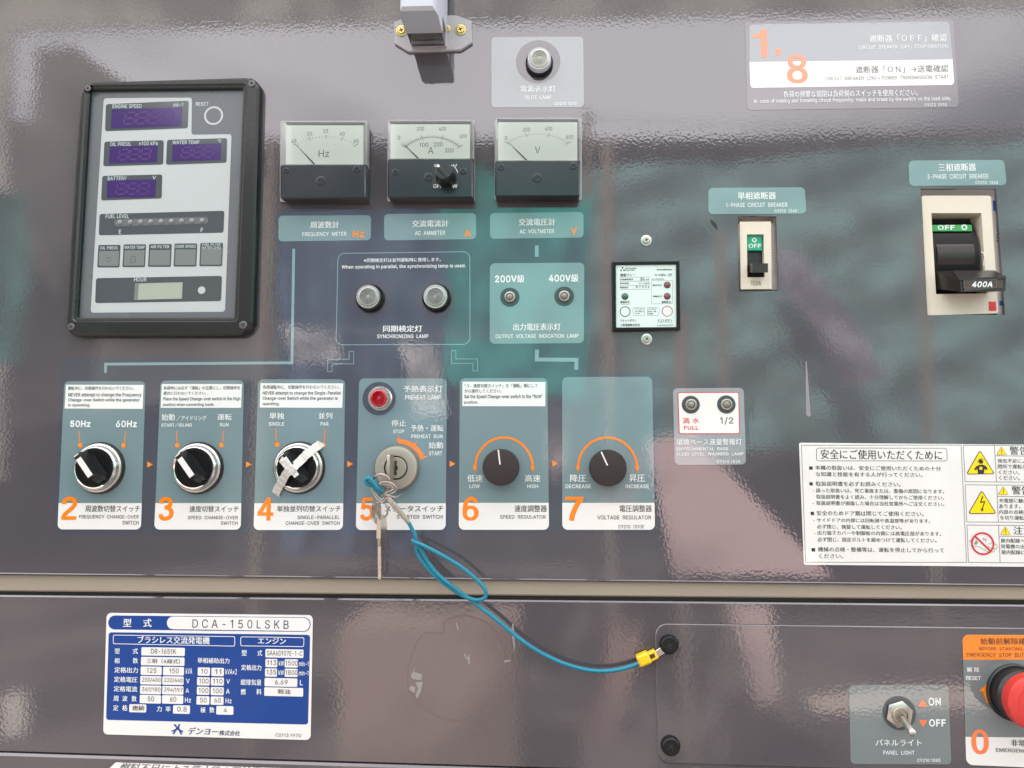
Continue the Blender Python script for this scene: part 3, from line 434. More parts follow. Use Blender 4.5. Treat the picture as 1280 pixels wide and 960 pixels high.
def finish(name, me, m, parent, smooth=None, label=None):
    for mm in (m if isinstance(m, (list, tuple)) else [m]): me.materials.append(M[mm] if isinstance(mm, str) else mm)
    if smooth is not None:
        me.shade_smooth(); me.set_sharp_from_angle(angle=math.radians(smooth))
    me.name = name
    o = bpy.data.objects.new(name, me)
    COL.objects.link(o)
    if parent is not None:
        o.parent = parent
        ORG[o.name] = ORG[parent.name]
    if label: o['label'] = label
    return o

def structure(o, kind='structure'):
    o['kind'] = kind
    return o

def org_of(parent):
    return ORG[parent.name] if parent is not None else Vector((0, 0, 0))

def curve_mesh(loops, thick):
    """filled 2D outline (loops in metres, holes allowed) as a mesh in millimetres"""
    cu = bpy.data.curves.new('c', 'CURVE')
    cu.dimensions = '2D'; cu.fill_mode = 'BOTH' if thick else 'FRONT'
    cu.extrude = thick * 500
    for lp in loops:
        sp = cu.splines.new('POLY'); sp.points.add(len(lp) - 1)
        for i, p in enumerate(lp): sp.points[i].co = (p.x * 1000, p.y * 1000, 0, 1)
        sp.use_cyclic_u = True
    ob = bpy.data.objects.new('c', cu)
    me = bpy.data.meshes.new_from_object(ob)
    bpy.data.objects.remove(ob); bpy.data.curves.remove(cu)
    return me

def flat(name, parent, loops, m, h, thick=0.0, smooth=None, label=None):
    """a flat shape whose front stands h metres before the panel"""
    if not isinstance(loops[0], list): loops = [loops]
    o3 = org_of(parent)
    ctr = Vector((o3.x, o3.z))
    me = curve_mesh([[p - ctr for p in lp] for lp in loops], thick)
    up = 1
    if len(me.polygons) and not thick: up = 1 if me.polygons[0].normal.z > 0 else -1
    for v in me.vertices:
        x, y, z = v.co
        v.co = (x / 1000, -(z / 1000 + h - thick / 2) - o3.y, y / 1000)
    if up < 0: me.flip_normals()
    return finish(name, me, m, parent, smooth, label)

LAY = 0.00012
def owner(sps, hole):
    """which outer contour of a letter a hole belongs to"""
    hx, hy = hole[0]
    k = -1; best = 0
    for sp in sps:
        ar = sum(p[0] * q[1] - q[0] * p[1] for p, q in zip(sp, sp[1:] + sp[:1]))
        if ar >= 0: continue
        k += 1
        xs, ys = [p[0] for p in sp], [p[1] for p in sp]
        if min(xs) < hx < max(xs) and min(ys) < hy < max(ys): best = k
    return best
def text(s, box, m, parent, h, bold=0.0, italic=0.0, name='lettering'):
    """lettering fitted to the box it fills in the photo"""
    verts, faces = [], []
    x = 0.0
    def take(cu, k10, x0, lv):
        ob = bpy.data.objects.new('c', cu)
        me = bpy.data.meshes.new_from_object(ob)
        bpy.data.objects.remove(ob); bpy.data.curves.remove(cu)
        base = len(verts)
        verts.extend((v.co.x / k10 + x0, v.co.y / k10, lv) for v in me.vertices)
        faces.extend(tuple(base + i for i in p.vertices) for p in me.polygons)
        bpy.data.meshes.remove(me)
    runs = []
    for ch in s:
        k = 'a' if (ch in GLYPHS or ch == ' ') else 'j'
        if runs and runs[-1][0] == k: runs[-1][1] += ch
        else: runs.append([k, ch])
    for k, run in runs:
        if k == 'a':
            lay_c = {}
            for ch in run:
                if ch == ' ': x += 0.30; continue
                adv, sps = GLYPHS[ch]
                n_out = -1; this = {}
                for sp_ in sps:
                    ar = sum(p[0] * q[1] - q[0] * p[1] for p, q in zip(sp_, sp_[1:] + sp_[:1]))
                    if ar < 0: n_out += 1
                    P = [Vector((a * 0.0145, b * 0.0145)) for a, b in sp_]
                    if bold:
                        Q = []
                        for i_, p in enumerate(P):
                            d1, d2 = (p - P[i_ - 1]).normalized(), (P[(i_ + 1) % len(P)] - p).normalized()
                            n1, n2 = Vector((-d1.y, d1.x)), Vector((-d2.y, d2.x))
                            Q.append(p + (n1 + n2) * (bold * (10 if ar < 0 else 5) / max(0.6, 1 + n1.dot(n2))))
                        P = Q
                    # overlapping strokes of one letter are filled one by one
                    this.setdefault(max(0, n_out) if ar < 0 else owner(sps, sp_), []).append([(p.x + (x + bold) * 10, p.y) for p in P])
                for kk_, g_ in this.items(): lay_c.setdefault(kk_, []).append(g_)
                x += adv * 0.00145 + bold * 1.6
            for lv, lps in sorted(lay_c.items()):
                # one fill for each letter, holes cut
                for grp in lps:
                    V, Fc = [], []
                    for lp in grp:
                        Fc.append(list(range(len(V), len(V) + len(lp)))); V += [Vector(p) for p in lp]
                    r_ = delaunay_2d_cdt(V, [], Fc, 2, 1e-5)
                    base = len(verts)
                    verts.extend((p.x / 10, p.y / 10, lv) for p in r_[0])
                    faces.extend(tuple(base + q for q in f) for f in r_[2])
        else:
            for q_ in range(2 if bold < .01 else 3):
                cu = bpy.data.curves.new('c', 'FONT'); cu.resolution_u = 2; cu.body = run; cu.size = 1
                take(cu, 1, x + q_ * 0.022, q_)
            x += len(run)
    if italic: verts = [(a + b * italic, b, c_) for a, b, c_ in verts]
    ax0, ax1 = min(v[0] for v in verts), max(v[0] for v in verts)
    ay0, ay1 = min(v[1] for v in verts), max(v[1] for v in verts)
    tl, tr, br, bl = rect(*box, h=h)
    o3 = org_of(parent)
    vv = []
    for a, b, c_ in verts:
        s_, t_ = (a - ax0) / (ax1 - ax0), (b - ay0) / max(1e-6, ay1 - ay0)
        p = bl + (br - bl) * s_ + (tl - bl) * t_
        vv.append((p.x - o3.x, -h - c_ * 0.00001 - o3.y, p.y - o3.z))
    me = bpy.data.meshes.new(name)
    me.from_pydata(vv, [], faces)
    me.update()
    if sum(p.normal.y * p.area for p in me.polygons) > 0: me.flip_normals()
    return finish(name, me, m, parent)

def numeral(ch, box, m, parent, h):
    """a big heavy grotesque numeral drawn in a 0.6 x 1 field and fitted to its box in the photo"""
    S = 0.165
    V = lambda *p: [Vector(q) for q in p]
    E = lambda cx, cy, rx, ry, n=36, e=2.25: [Vector((cx + rx * math.copysign(abs(math.cos(t)) ** (2 / e), math.cos(t)), cy + ry * math.copysign(abs(math.sin(t)) ** (2 / e), math.sin(t)))) for t in [2 * math.pi * i / n for i in range(n)]]
    R = lambda x0, y0, x1, y1: V((x0, y0), (x1, y0), (x1, y1), (x0, y1))
    K = lambda *p: stroke(spline(V(*p), 6), S)
    D = {'0': [[E(.3, .5, .3, .5), E(.3, .5, .135, .36)]],
         '1': [[R(.22, 0, .40, 1)], [V((.40, 1), (.25, 1), (.17, .86), (.0, .81), (.0, .70), (.24, .70))]],
         '2': [[K((.085, .67), (.10, .80), (.18, .89), (.30, .915), (.43, .88), (.50, .78), (.49, .65), (.40, .51), (.24, .35), (.12, .21), (.085, .08))], [R(0, 0, .58, .155)]],
         '3': [[K((.085, .72), (.13, .86), (.29, .918), (.43, .87), (.475, .74), (.41, .60), (.25, .555))], [K((.25, .555), (.42, .51), (.51, .39), (.505, .22), (.42, .12), (.28, .082), (.14, .12), (.085, .27))]],
         '4': [[R(.34, 0, .50, 1)], [R(0, .21, .60, .355)], [V((0, .355), (0, .23), (.16, .30), (.36, .70), (.36, 1))]],
         '5': [[R(.10, .85, .55, 1)], [V((.10, 1), (.24, 1), (.20, .52), (.04, .48))], [K((.11, .50), (.19, .585), (.31, .605), (.45, .54), (.51, .38), (.49, .22), (.41, .12), (.28, .082), (.14, .12), (.08, .25))]],
         '6': [[E(.3, .315, .3, .315), E(.3, .315, .135, .175)], [K((.085, .32), (.09, .52), (.14, .76), (.29, .918), (.43, .88), (.505, .755))]],
         '7': [[R(0, .85, .58, 1)], [K((.49, .88), (.38, .68), (.28, .42), (.22, .2), (.20, 0))]],
         '8': [[E(.3, .285, .3, .285), E(.3, .285, .14, .15)], [E(.3, .75, .265, .25), E(.3, .75, .12, .125)]]}
    tl, tr, br, bl = rect(*box, h=h)
    X = [p.x for g in D[ch] for lp in g for p in lp]
    x0, x1 = min(X), max(X)
    out = []
    for k, g in enumerate(D[ch]):
        lps = [[bl + (br - bl) * ((p.x - x0) / (x1 - x0)) + (tl - bl) * p.y for p in lp] for lp in g]
        o_ = flat('numeral', parent, lps, m, h + k * 0.000012)
        out.append(o_)
    bm = bmesh.new()
    for o_ in out: bm.from_mesh(o_.data)
    bm.to_mesh(out[0].data); bm.free()
    for o_ in out[1:]: bpy.data.objects.remove(o_)
    return out[0]

def loft(name, parent, rings, m, cap0=True, cap1=True, smooth=35, label=None):
    """rings: list of (points XZ, h), all of one length"""
    o3 = org_of(parent)
    bm = bmesh.new()
    vr = []
    for pts, h in rings:
        vr.append([bm.verts.new((p.x - o3.x, -h - o3.y, p.y - o3.z)) for p in pts])
    n = len(vr[0])
    for a, b in zip(vr, vr[1:]):
        for i in range(n): bm.faces.new((a[i], a[(i + 1) % n], b[(i + 1) % n], b[i]))
    if cap0: bm.faces.new(vr[0][::-1])
    if cap1: bm.faces.new(vr[-1])
    bmesh.ops.recalc_face_normals(bm, faces=bm.faces)
    me = bpy.data.meshes.new(name); bm.to_mesh(me); bm.free()
    return finish(name, me, m, parent, smooth, label)

def slab(name, parent, pts, h0, h1, m, bev=0.0005, r=0.0, smooth=35, label=None):
    """a solid with outline pts from h0 to h1 with a bevelled front edge"""
    o = rounded(pts, r) if r else pts
    i = rounded(inset(pts, bev), max(2e-5, r - bev)) if r else inset(pts, bev)
    return loft(name, parent, [(o, h0), (o, h1 - bev), (i, h1)], m, smooth=smooth, label=label)

def lathe_mesh(prof, seg=48, knurl=None, cap=True):
    """prof: (radius, h) from the panel outwards; knurl: (first row, last row, depth) toothed rows"""
    bm = bmesh.new(); rows = []
    for k, (r, h) in enumerate(prof):
        if r <= 1e-7: rows.append([bm.verts.new((0, -h, 0))]); continue
        row = []
        for i in range(seg):
            rr = r
            if knurl and knurl[0] <= k <= knurl[1] and i % 2: rr = r - knurl[2] * 0.001
            a = 2 * math.pi * i / seg
            row.append(bm.verts.new((rr * math.cos(a), -h, rr * math.sin(a))))
        rows.append(row)
    for a, b in zip(rows, rows[1:]):
        if len(a) == 1 and len(b) == 1: continue
        for i in range(seg):
            j = (i + 1) % seg
            if len(b) == 1: bm.faces.new((a[i], a[j], b[0]))
            elif len(a) == 1: bm.faces.new((a[0], b[j], b[i]))
            else: bm.faces.new((a[i], a[j], b[j], b[i]))
    if cap and len(rows[-1]) > 1: bm.faces.new(rows[-1])
    bmesh.ops.recalc_face_normals(bm, faces=bm.faces)
    me = bpy.data.meshes.new('lathe'); bm.to_mesh(me); bm.free()
    return me

def lathe(name, parent, c, prof, m, seg=48, knurl=None, smooth=35, label=None, y=0.0, cap=True):
    """c: (X, Z) of the axis, or None for the parent's own origin; prof in millimetres"""
    me = lathe_mesh([(r / 1000, h / 1000 + y) for r, h in prof], seg, knurl, cap)
    o3 = org_of(parent)
    if c is not None:
        me.transform(Matrix.Translation((c.x - o3.x, -o3.y, c.y - o3.z)))
    return finish(name, me, m, parent, smooth, label)

def tube_mesh(pts, r, closed=False, seg=10):
    n = len(pts)
    bm = bmesh.new(); rows = []
    prev = None
    for i, p in enumerate(pts):
        a = pts[i - 1] if (i or closed) else p
        b = pts[(i + 1) % n] if (i < n - 1 or closed) else p
        t = (b - a).normalized()
        if prev is None:
            u = t.cross(Vector((0, 1, 0)))
            if u.length < 1e-3: u = t.cross(Vector((1, 0, 0)))
        else:
            u = prev - t * prev.dot(t)
        u.normalize(); prev = u; v = t.cross(u)
        rr = r[i] if isinstance(r, (list, tuple)) else r
        rows.append([bm.verts.new(p + (u * math.cos(2 * math.pi * k / seg) + v * math.sin(2 * math.pi * k / seg)) * rr) for k in range(seg)])
    pairs = list(zip(rows, rows[1:])) + ([(rows[-1], rows[0])] if closed else [])
    for a, b in pairs:
        for k in range(seg): bm.faces.new((a[k], a[(k + 1) % seg], b[(k + 1) % seg], b[k]))
    if not closed: bm.faces.new(rows[0][::-1]); bm.faces.new(rows[-1])
    bmesh.ops.recalc_face_normals(bm, faces=bm.faces)
    me = bpy.data.meshes.new('tube'); bm.to_mesh(me); bm.free()
    return me

def spline(pts, k=8, closed=False):
    out = []
    n = len(pts)
    rng = range(n if closed else n - 1)
    for i in rng:
        p0 = pts[(i - 1) % n] if (i or closed) else pts[0]
        p1, p2 = pts[i], pts[(i + 1) % n]
        p3 = pts[(i + 2) % n] if (i + 2 < n or closed) else pts[-1]
        for j in range(k):
            t = j / k
            out.append(0.5 * ((2 * p1) + (p2 - p0) * t + (2 * p0 - 5 * p1 + 4 * p2 - p3) * t * t + (3 * p1 - p0 - 3 * p2 + p3) * t ** 3))
    if not closed: out.append(pts[-1])
    return out

def tube(name, parent, pts, r, m, closed=False, k=8, seg=10, label=None):
    """pts: (x, y, h) with x, y where the point shows in the photo and h its height off the panel in mm"""
    P = []
    for x, y, h in pts:
        q = uv(x, y, h / 1000); P.append(Vector((q.x, -h / 1000, q.y)))
    P = spline(P, k, closed)
    o3 = org_of(parent)
    rr = r
    me = tube_mesh([p - o3 for p in P], rr, closed, seg)
    return finish(name, me, m, parent, 60, label)

def dup(o, loc=None, label=None, parent=None):
    c = o.copy(); COL.objects.link(c)
    if loc is not None: c.location = loc
    ORG[c.name] = Vector(loc) if loc is not None else ORG[o.name]
    if parent is not None: c.parent = parent
    if label: c['label'] = label
    for ch in list(o.children):
        dup(ch, None, None, c)
    return c

# cross-head screws, one mesh per kind
_screws = {}
def screw_mesh(r, hgt, m, mr='hole', slot='cross', turn=20, flange=None):
    key = (r, hgt, m, slot, turn, flange)
    if key in _screws: return _screws[key]
    s = r / 1000; top = hgt / 1000
    rt = s * 0.78
    outl = circle(Vector((0, 0)), rt, 24)
    w_, l_ = s * 0.13, s * 0.52
    if slot == 'cross':
        cr = [(w_, w_), (w_, l_), (-w_, l_), (-w_, w_), (-l_, w_), (-l_, -w_), (-w_, -w_), (-w_, -l_), (w_, -l_), (w_, -w_), (l_, -w_), (l_, w_)]
    else:
        cr = [(-rt * 0.93, -w_), (rt * 0.93, -w_), (rt * 0.93, w_), (-rt * 0.93, w_)]
    t = math.radians(turn)
    cr = [Vector((a * math.cos(t) - b * math.sin(t), a * math.sin(t) + b * math.cos(t))) for a, b in cr]
    d = min(0.0007, top * 0.5)
    capm = curve_mesh([outl, cr], d)
    for v in capm.vertices:
        x, y, z = v.co; v.co = (x / 1000, -(z / 1000 + top - d / 2), y / 1000)
    bm = bmesh.new(); bm.from_mesh(capm)
    prof = [(s, 0), (s, top * 0.35), (s * 0.93, top * 0.75), (rt, top)]
    if flange: prof = [(flange / 1000, 0), (flange / 1000, 0.0006), (s, 0.0008)] + prof[1:]
    lm = lathe_mesh(prof, 24, cap=False); bm.from_mesh(lm)
    nf = len(bm.faces)
    fl = [bm.verts.new((p.x, -(top - d + 0.00004), p.y)) for p in circle(Vector((0, 0)), rt * 0.97, 16)]
    f = bm.faces.new(fl); f.material_index = 1
    bmesh.ops.recalc_face_normals(bm, faces=bm.faces)
    me = bpy.data.meshes.new('screw'); bm.to_mesh(me); bm.free()
    me.materials.append(M[m]); me.materials.append(M[mr])
    me.shade_smooth(); me.set_sharp_from_angle(angle=math.radians(35))
    _screws[key] = me
    return me

def screw(x, y, h, parent, r=3, hgt=1.5, m='steel', name='screw', label=None, **k):
    me = screw_mesh(r, hgt, m, **k)
    o = bpy.data.objects.new(name, me); COL.objects.link(o)
    q = uv(x, y, h)
    o3 = org_of(parent)
    o.location = (q.x - o3.x, -h - o3.y, q.y - o3.z)
    if parent is not None: o.parent = parent
    ORG[o.name] = Vector((q.x, -h, q.y))
    if label: o['label'] = label
    return o

def sticker(name, label, cat, corners, r, m, group=None, lay=1, thick=0.00012):
    """a glued label: Empty at its middle, a thin rounded backing"""
    q = quad(*corners)
    c = sum(q, Vector((0, 0))) / 4
    t = thing(name, label, cat, (c.x, c.y), group)
    flat('backing', t, rounded(q, ln(r)), m, lay * LAY + thick, thick)
    frame(*corners)
    return t, lay * LAY + thick

# ------------------------------------------------------------------ the setting
def box(name, x0, x1, y0, y1, z0, z1, m, parent=None):
    o3 = org_of(parent)
    bm = bmesh.new(); bmesh.ops.create_cube(bm, size=1)
    for v in bm.verts:
        v.co = ((x0 + x1) / 2 + v.co.x * (x1 - x0) - o3.x, (y0 + y1) / 2 + v.co.y * (y1 - y0) - o3.y, (z0 + z1) / 2 + v.co.z * (z1 - z0) - o3.z)
    me = bpy.data.meshes.new(name); bm.to_mesh(me); bm.free()
    return finish(name, me, m, parent)

def plainmat(name, rgb, rough=0.9, var=0.25, size=2.0, rgb2=None):
    m = mat(name, rgb, rough=rough)
    n, l = m.node_tree.nodes, m.node_tree.links
    b = n['Principled BSDF']
    g = n.new('ShaderNodeNewGeometry'); t = n.new('ShaderNodeTexNoise'); t.inputs['Scale'].default_value = size; t.inputs['Detail'].default_value = 5
    l.new(g.outputs['Position'], t.inputs['Vector'])
    mx = n.new('ShaderNodeMix'); mx.data_type = 'RGBA'
    c = [lin(v) for v in rgb]; c2 = [lin(v) for v in (rgb2 or [v * (1 - var) for v in rgb])]
    mx.inputs[6].default_value = c + [1]; mx.inputs[7].default_value = c2 + [1]
    mr = n.new('ShaderNodeMapRange'); mr.inputs[1].default_value, mr.inputs[2].default_value = 0.42, 0.58
    l.new(t.outputs[0], mr.inputs[0]); l.new(mr.outputs[0], mx.inputs[0]); l.new(mx.outputs[2], b.inputs['Base Color'])
    return m

structure(box('ground', -60, 60, -60, 60, -0.05, 0, plainmat('dusty concrete yard', (122, 114, 110), size=0.9, rgb2=(84, 79, 78))))

# a yard wall, plus invented objects added to shape the varnish's soft reflections
def far(px, py, R):
    """a point R metres in front of the panel, in the direction whose reflection shows at this place of the photo"""
    q = uvpx(px, py); k = (R + DIST) / DIST
    return Vector((q.x * k, -R, ZC + (q.y - ZC) * k))
def sheet(name, lab, cat, corners, R, rgb, folds=9, depth=.06, lean=0.5, group=None, seed=0.0, rough=.6, back=0.0):
    tl, tr, br, bl = [far(*c, R + (back if k < 2 else 0)) for k, c in enumerate(corners)]
    o = (bl + br) / 2
    bm = bmesh.new(); N, K = 60, 40; G = []
    for j in range(K + 1):
        row = []
        for i in range(N + 1):
            s, t = i / N, j / K
            p = (tl * (1 - s) + tr * s) * (1 - t) + (bl * (1 - s) + br * s) * t
            f = math.sin((s + t * lean) * folds * 3.1 + seed) + .5 * math.sin((s * 1.7 - t * .6) * folds * 2.3 + seed * 2)
            p = p + Vector((math.sin(t * 9 + seed) * .01, -f * depth, math.sin(s * 11 + seed) * .02 * (1 - t) + math.sin(s * 23 + seed) * .012))
            row.append(bm.verts.new(p - o))
        G.append(row)
    for a, b in zip(G, G[1:]):
        for i in range(N): bm.faces.new((a[i], a[i + 1], b[i + 1], b[i]))
    bmesh.ops.solidify(bm, geom=bm.faces[:], thickness=.004)
    me = bpy.data.meshes.new(name); bm.to_mesh(me); bm.free()
    ob = finish(name, me, plainmat(cat + ' ' + lab[:20], rgb, rough=rough, var=.2, size=3), None, 60)
    ob.location = o; ob['label'] = lab; ob['category'] = cat
    if group: ob['group'] = group
    return ob
def yard_box(name, lab, cat, x0, y0, x1, y1, R, depth, rgb, to_ground=True):
    a, b = far(x0, y0, R), far(x1, y1, R)
    z0 = 0 if to_ground else b.z
    ob = box(name, a.x, b.x, -R - depth, -R, z0, a.z, plainmat(cat + ' paint ' + lab[:8], rgb, rough=.7, size=1.5))
    ob['label'] = lab; ob['category'] = cat
    return ob
yard_box('site_wall', 'long pale grey green wall across the yard opposite the machine', 'wall', -2600, 232, 3200, 560, 9.0, .2, (96, 98, 96))
sheet('reflection_sheet', 'wide grey green dust sheet hung in slanting folds behind the camera', 'reflection sheet', ((700, 215), (1560, 150), (1560, 580), (735, 560)), 5.0, (158, 202, 196), 7, .09, 1.1, seed=1, back=1.6)  # invented sheet, gives the varnish its grey green reflection
sheet('reflection_sheet', 'teal dust sheet hung right behind the camera', 'reflection sheet', ((548, 190), (742, 250), (735, 500), (560, 480)), 3.2, (84, 206, 192), 5, .05, .5, seed=2, back=1.2)  # invented sheet, supplies the teal patch in the varnish
sheet('reflection_sheet', 'slate blue dust sheet hung to the left of the teal one', 'reflection sheet', ((355, 262), (560, 255), (575, 700), (350, 690)), 3.5, (118, 138, 166), 6, .05, .3, seed=3, back=1.2)  # added in place of the bluish reflection of the person at the camera
sheet('reflection_sheet', 'teal dust sheet at the far left of the yard', 'reflection sheet', ((-90, 235), (42, 238), (36, 455), (-90, 450)), 4.0, (110, 190, 178), 4, .05, .2, seed=4)  # invented sheet for the teal reflection at the left edge
def prism_far(name, lab, cat, pts, R, th, rgb, back=0.0):
    ya, yb = min(p[1] for p in pts), max(p[1] for p in pts)
    P = [far(*p, R + back * (yb - p[1]) / (yb - ya)) for p in pts]; o = P[-1].copy(); bm = bmesh.new()
    a = [bm.verts.new(p - o) for p in P]; b_ = [bm.verts.new(p - o + Vector((0, -th, 0))) for p in P]
    bm.faces.new(a); bm.faces.new(b_[::-1])
    for i in range(len(a)): bm.faces.new((a[i], a[(i + 1) % len(a)], b_[(i + 1) % len(a)], b_[i]))
    bmesh.ops.recalc_face_normals(bm, faces=bm.faces)
    me = bpy.data.meshes.new(name); bm.to_mesh(me); bm.free()
    ob = finish(name, me, plainmat(cat + ' ' + lab[:16], rgb, rough=.7, size=1.5), None)
    ob.location = o; ob['label'] = lab; ob['category'] = cat
prism_far('reflection_housing', 'tall grey machine housing with a slanting top behind the camera on the left', 'housing', ((42, 60), (90, 55), (152, 98), (330, 225), (352, 470), (10, 540), (8, 152), (38, 150)), 4.4, .5, (128, 124, 114))  # unseen shape added for the dark reflection at upper left
GW = 'pale cloths added behind the camera for reflections'  # cloths added as patches of reflected sky and pinkish streaks
sheet('reflection_cloth', 'narrow white cloth hanging in front of the slate blue sheet', 'reflection cloth', ((502, 425), (546, 432), (560, 522), (518, 520)), 2.9, (250, 240, 238), 3, .03, .4, seed=5, back=1.0)
sheet('reflection_cloth', 'small white cloth hanging at the left edge of the slate blue sheet', 'reflection cloth', ((356, 410), (424, 420), (428, 452), (360, 456)), 2.9, (245, 238, 236), 3, .03, .4, seed=6, back=1.0)
sheet('reflection_cloth', 'slim pinkish white cloth at the right edge of the teal sheet', 'reflection cloth', ((676, 480), (722, 484), (700, 606), (682, 600)), 2.9, (250, 232, 226), 3, .03, .4, seed=7, back=1.0)
sheet('reflection_cloth', 'long pink cloth slanting across the grey green sheet', 'reflection cloth', ((948, 305), (1010, 322), (1110, 470), (1062, 485)), 4.5, (196, 190, 200), 4, .06, .4, seed=8, back=1.0)
sheet('reflection_cloth', 'salmon cloth low down behind the camera', 'reflection cloth', ((742, 560), (815, 570), (800, 640), (745, 655)), 2.6, (190, 156, 150), 3, .03, .4, seed=9, back=1.0)
sheet('leaning_reflection_sheet', 'sand coloured sheet leaning back over the yard before the panel', 'reflection sheet', ((768, 768), (806, 776), (776, 928), (726, 922)), 1.9, (216, 190, 182), 2, .02, .4, seed=10, back=.5)  # added for a bright sand coloured streak in the lower panel
yard_box('brown_reflection_block', 'wide dull brown crate standing on the yard left of the sand coloured one', 'reflection block', 425, 785, 648, 925, 2.3, .5, (184, 160, 148))  # unseen block added for the tan area reflected in the lower panel
# lines added to carry the invented sheets, on two posts each
for R_, x0, x1, y0 in ((5.0, 735, 1600, 150), (3.2, 340, 760, 186), (2.85, 330, 850, 404), (4.5, 900, 1150, 300)):
    a, b_ = far(x0, y0, R_), far(x1, y0, R_)
    t = thing('support_line', 'added rope between two posts %s' % {5.0: 'carrying the wide grey green sheet', 3.2: 'carrying the teal and slate blue sheets', 2.85: 'nearest behind the camera', 4.5: 'in front of the grey green sheet'}[R_], 'support line', (a.x, 0))
    t.location = Vector((a.x, -R_, 0)); ORG[t.name] = t.location.copy()
    finish('rope', tube_mesh([a - t.location + (b_ - a) * f - Vector((0, 0, .05 * math.sin(math.pi * f))) for f in [i / 12 for i in range(13)]], .006), 'rail', t)
    for p in (a, b_): finish('post', tube_mesh([Vector((p.x, -R_, 0)) - t.location, p - t.location + Vector((0, 0, .05))], .03), 'rail', t)
prism_far('reflection_border', 'wide grey awning border spanning the yard above and to the left', 'reflection border', ((-500, -260), (1700, -330), (1700, 0), (1280, 9), (640, 24), (38, 36), (12, 40), (8, 235), (3, 600), (-500, 600)), 6.5, .05, (186, 182, 170))  # added in place of a hood for the band reflected along the top
prism_far('reflection_board', 'pinkish board with a slanting upper edge leaning back across the yard', 'reflection board', ((806, 552), (862, 545), (1008, 690), (1040, 722), (842, 716), (826, 640)), 2.1, .02, (196, 166, 162), .6)  # this and the next three boards are invented for their reflections
prism_far('reflection_board', 'tall narrow pinkish board leaning back across the yard', 'reflection board', ((912, 752), (962, 756), (974, 868), (946, 884)), 1.7, .02, (196, 170, 166), .4)
prism_far('reflection_board', 'long low tan board lying across the yard', 'reflection board', ((1006, 872), (1110, 862), (1240, 858), (1240, 884), (1020, 888)), 1.5, .02, (216, 196, 184), .2)
prism_far('reflection_board', 'small tan board lying far left on the yard', 'reflection board', ((2, 870), (28, 868), (30, 918), (2, 920)), 1.6, .02, (210, 200, 190), .2)


# the cabinet: front rim round the panels, body behind them
zoom(0, 0, 1)
XR = uvpx(1480, 500).x
k_ = (DIST + 0.08) / DIST
lip_z = ZC + (uvpx(640, 27).y - ZC) * k_
jamb_x = uvpx(9, 300).x * k_
cabinet = plainmat('grey cabinet paint', (206, 200, 190), rough=0.5, size=3)
structure(box('cabinet_top_rim', jamb_x - 0.05, XR + 0.05, -0.012, 0.0, lip_z, lip_z + 0.05, cabinet))
structure(box('cabinet_side_rim', jamb_x - 0.05, jamb_x, -0.012, 0.0, 0.75, lip_z - 0.003, cabinet))
structure(box('cabinet_side_rim', XR + 0.001, XR + 0.05, -0.012, 0.0, 0.75, lip_z - 0.003, cabinet))
structure(box('cabinet_body', jamb_x - 0.05, XR + 0.05, 0.09, 1.0, 0.3, lip_z + 0.05, cabinet))

PANEL_T = 0.0022
# upper control panel with its cut-outs
holes3 = quad((1150.5, 236), (1245, 236), (1256.5, 393.5), (1159.5, 394))
holes1 = quad((922, 270), (970.3, 270.5), (973.2, 363.5), (923.5, 364.3))
up = thing('control_panel', 'large glossy grey brown upper control panel carrying meters, lamps, switches and labels', 'control panel', (0, ZC + 0.1))
xl, xr = jamb_x + 0.002, XR
e0, e1 = uv(-90, 716.5), uv(1400, 734)
outer = [Vector((xl, lip_z - 0.002)), Vector((xr, lip_z - 0.002)), Vector((xr, e1.y)), Vector((xl, e0.y))]
flat('panel_sheet', up, [outer, holes3, holes1], 'panel', 0.0, PANEL_T)
# folded lower edge of the upper panel
def to_end(p, q):
    """the line p q carried on to the right end of the panels"""
    return p + (q - p) * ((XR - p.x) / (q.x - p.x))
def bar_along(name, parent, y0l, y0r, y1l, y1r, h0, h1, m, bev=0.0006):
    a, b, c, d = uv(-70, y0l), uv(1380, y0r), uv(1380, y1r), uv(-70, y1l)
    b, c = to_end(a, b), to_end(d, c)
    return slab(name, parent, [a, b, c, d], h0, h1, m, bev)
bar_along('folded_edge', up, 715.0, 731.6, 717.6, 734.2, -0.002, 0.0007, 'lower', 0.0006)
# rail, black strip in the gap and lower panel
rl = thing('mounting_rail', 'beige painted rail showing in the gap between upper and lower panel', 'rail', (0, uv(640, 732).y))
bar_along('rail_face', rl, 712, 726, 739.5, 752, -0.02, -0.0025, 'rail', 0.0012)
sl = thing('gap_strip', 'black strip running along the top edge of the lower panel', 'gap_strip', (0, uv(640, 745).y))
bar_along('gap_strip_face', sl, 737, 750.5, 747, 760, -0.021, -0.005, 'mattblack', 0.0015)
lo = thing('lower_panel', 'glossy scuffed grey brown lower panel below the beige rail', 'panel', (0, uv(640, 850).y))
a, b, c, d = uv(-70, 743.5), uv(1380, 757.3), uv(1380, 982), uv(-70, 938)
b, c = to_end(a, b), to_end(d, c)
slab('panel_sheet', lo, [a, b, c, d], -0.003, 0.0, 'lower', 0.0011)
a, b, c, d = uv(-70, 938.6), uv(1380, 982.6), uv(1380, 1100), uv(-70, 1100)
b, c = to_end(a, b), to_end(d, c)
slab('folded_flange', lo, [a, b, c, d], -0.004, 0.0018, 'lower', 0.0016)

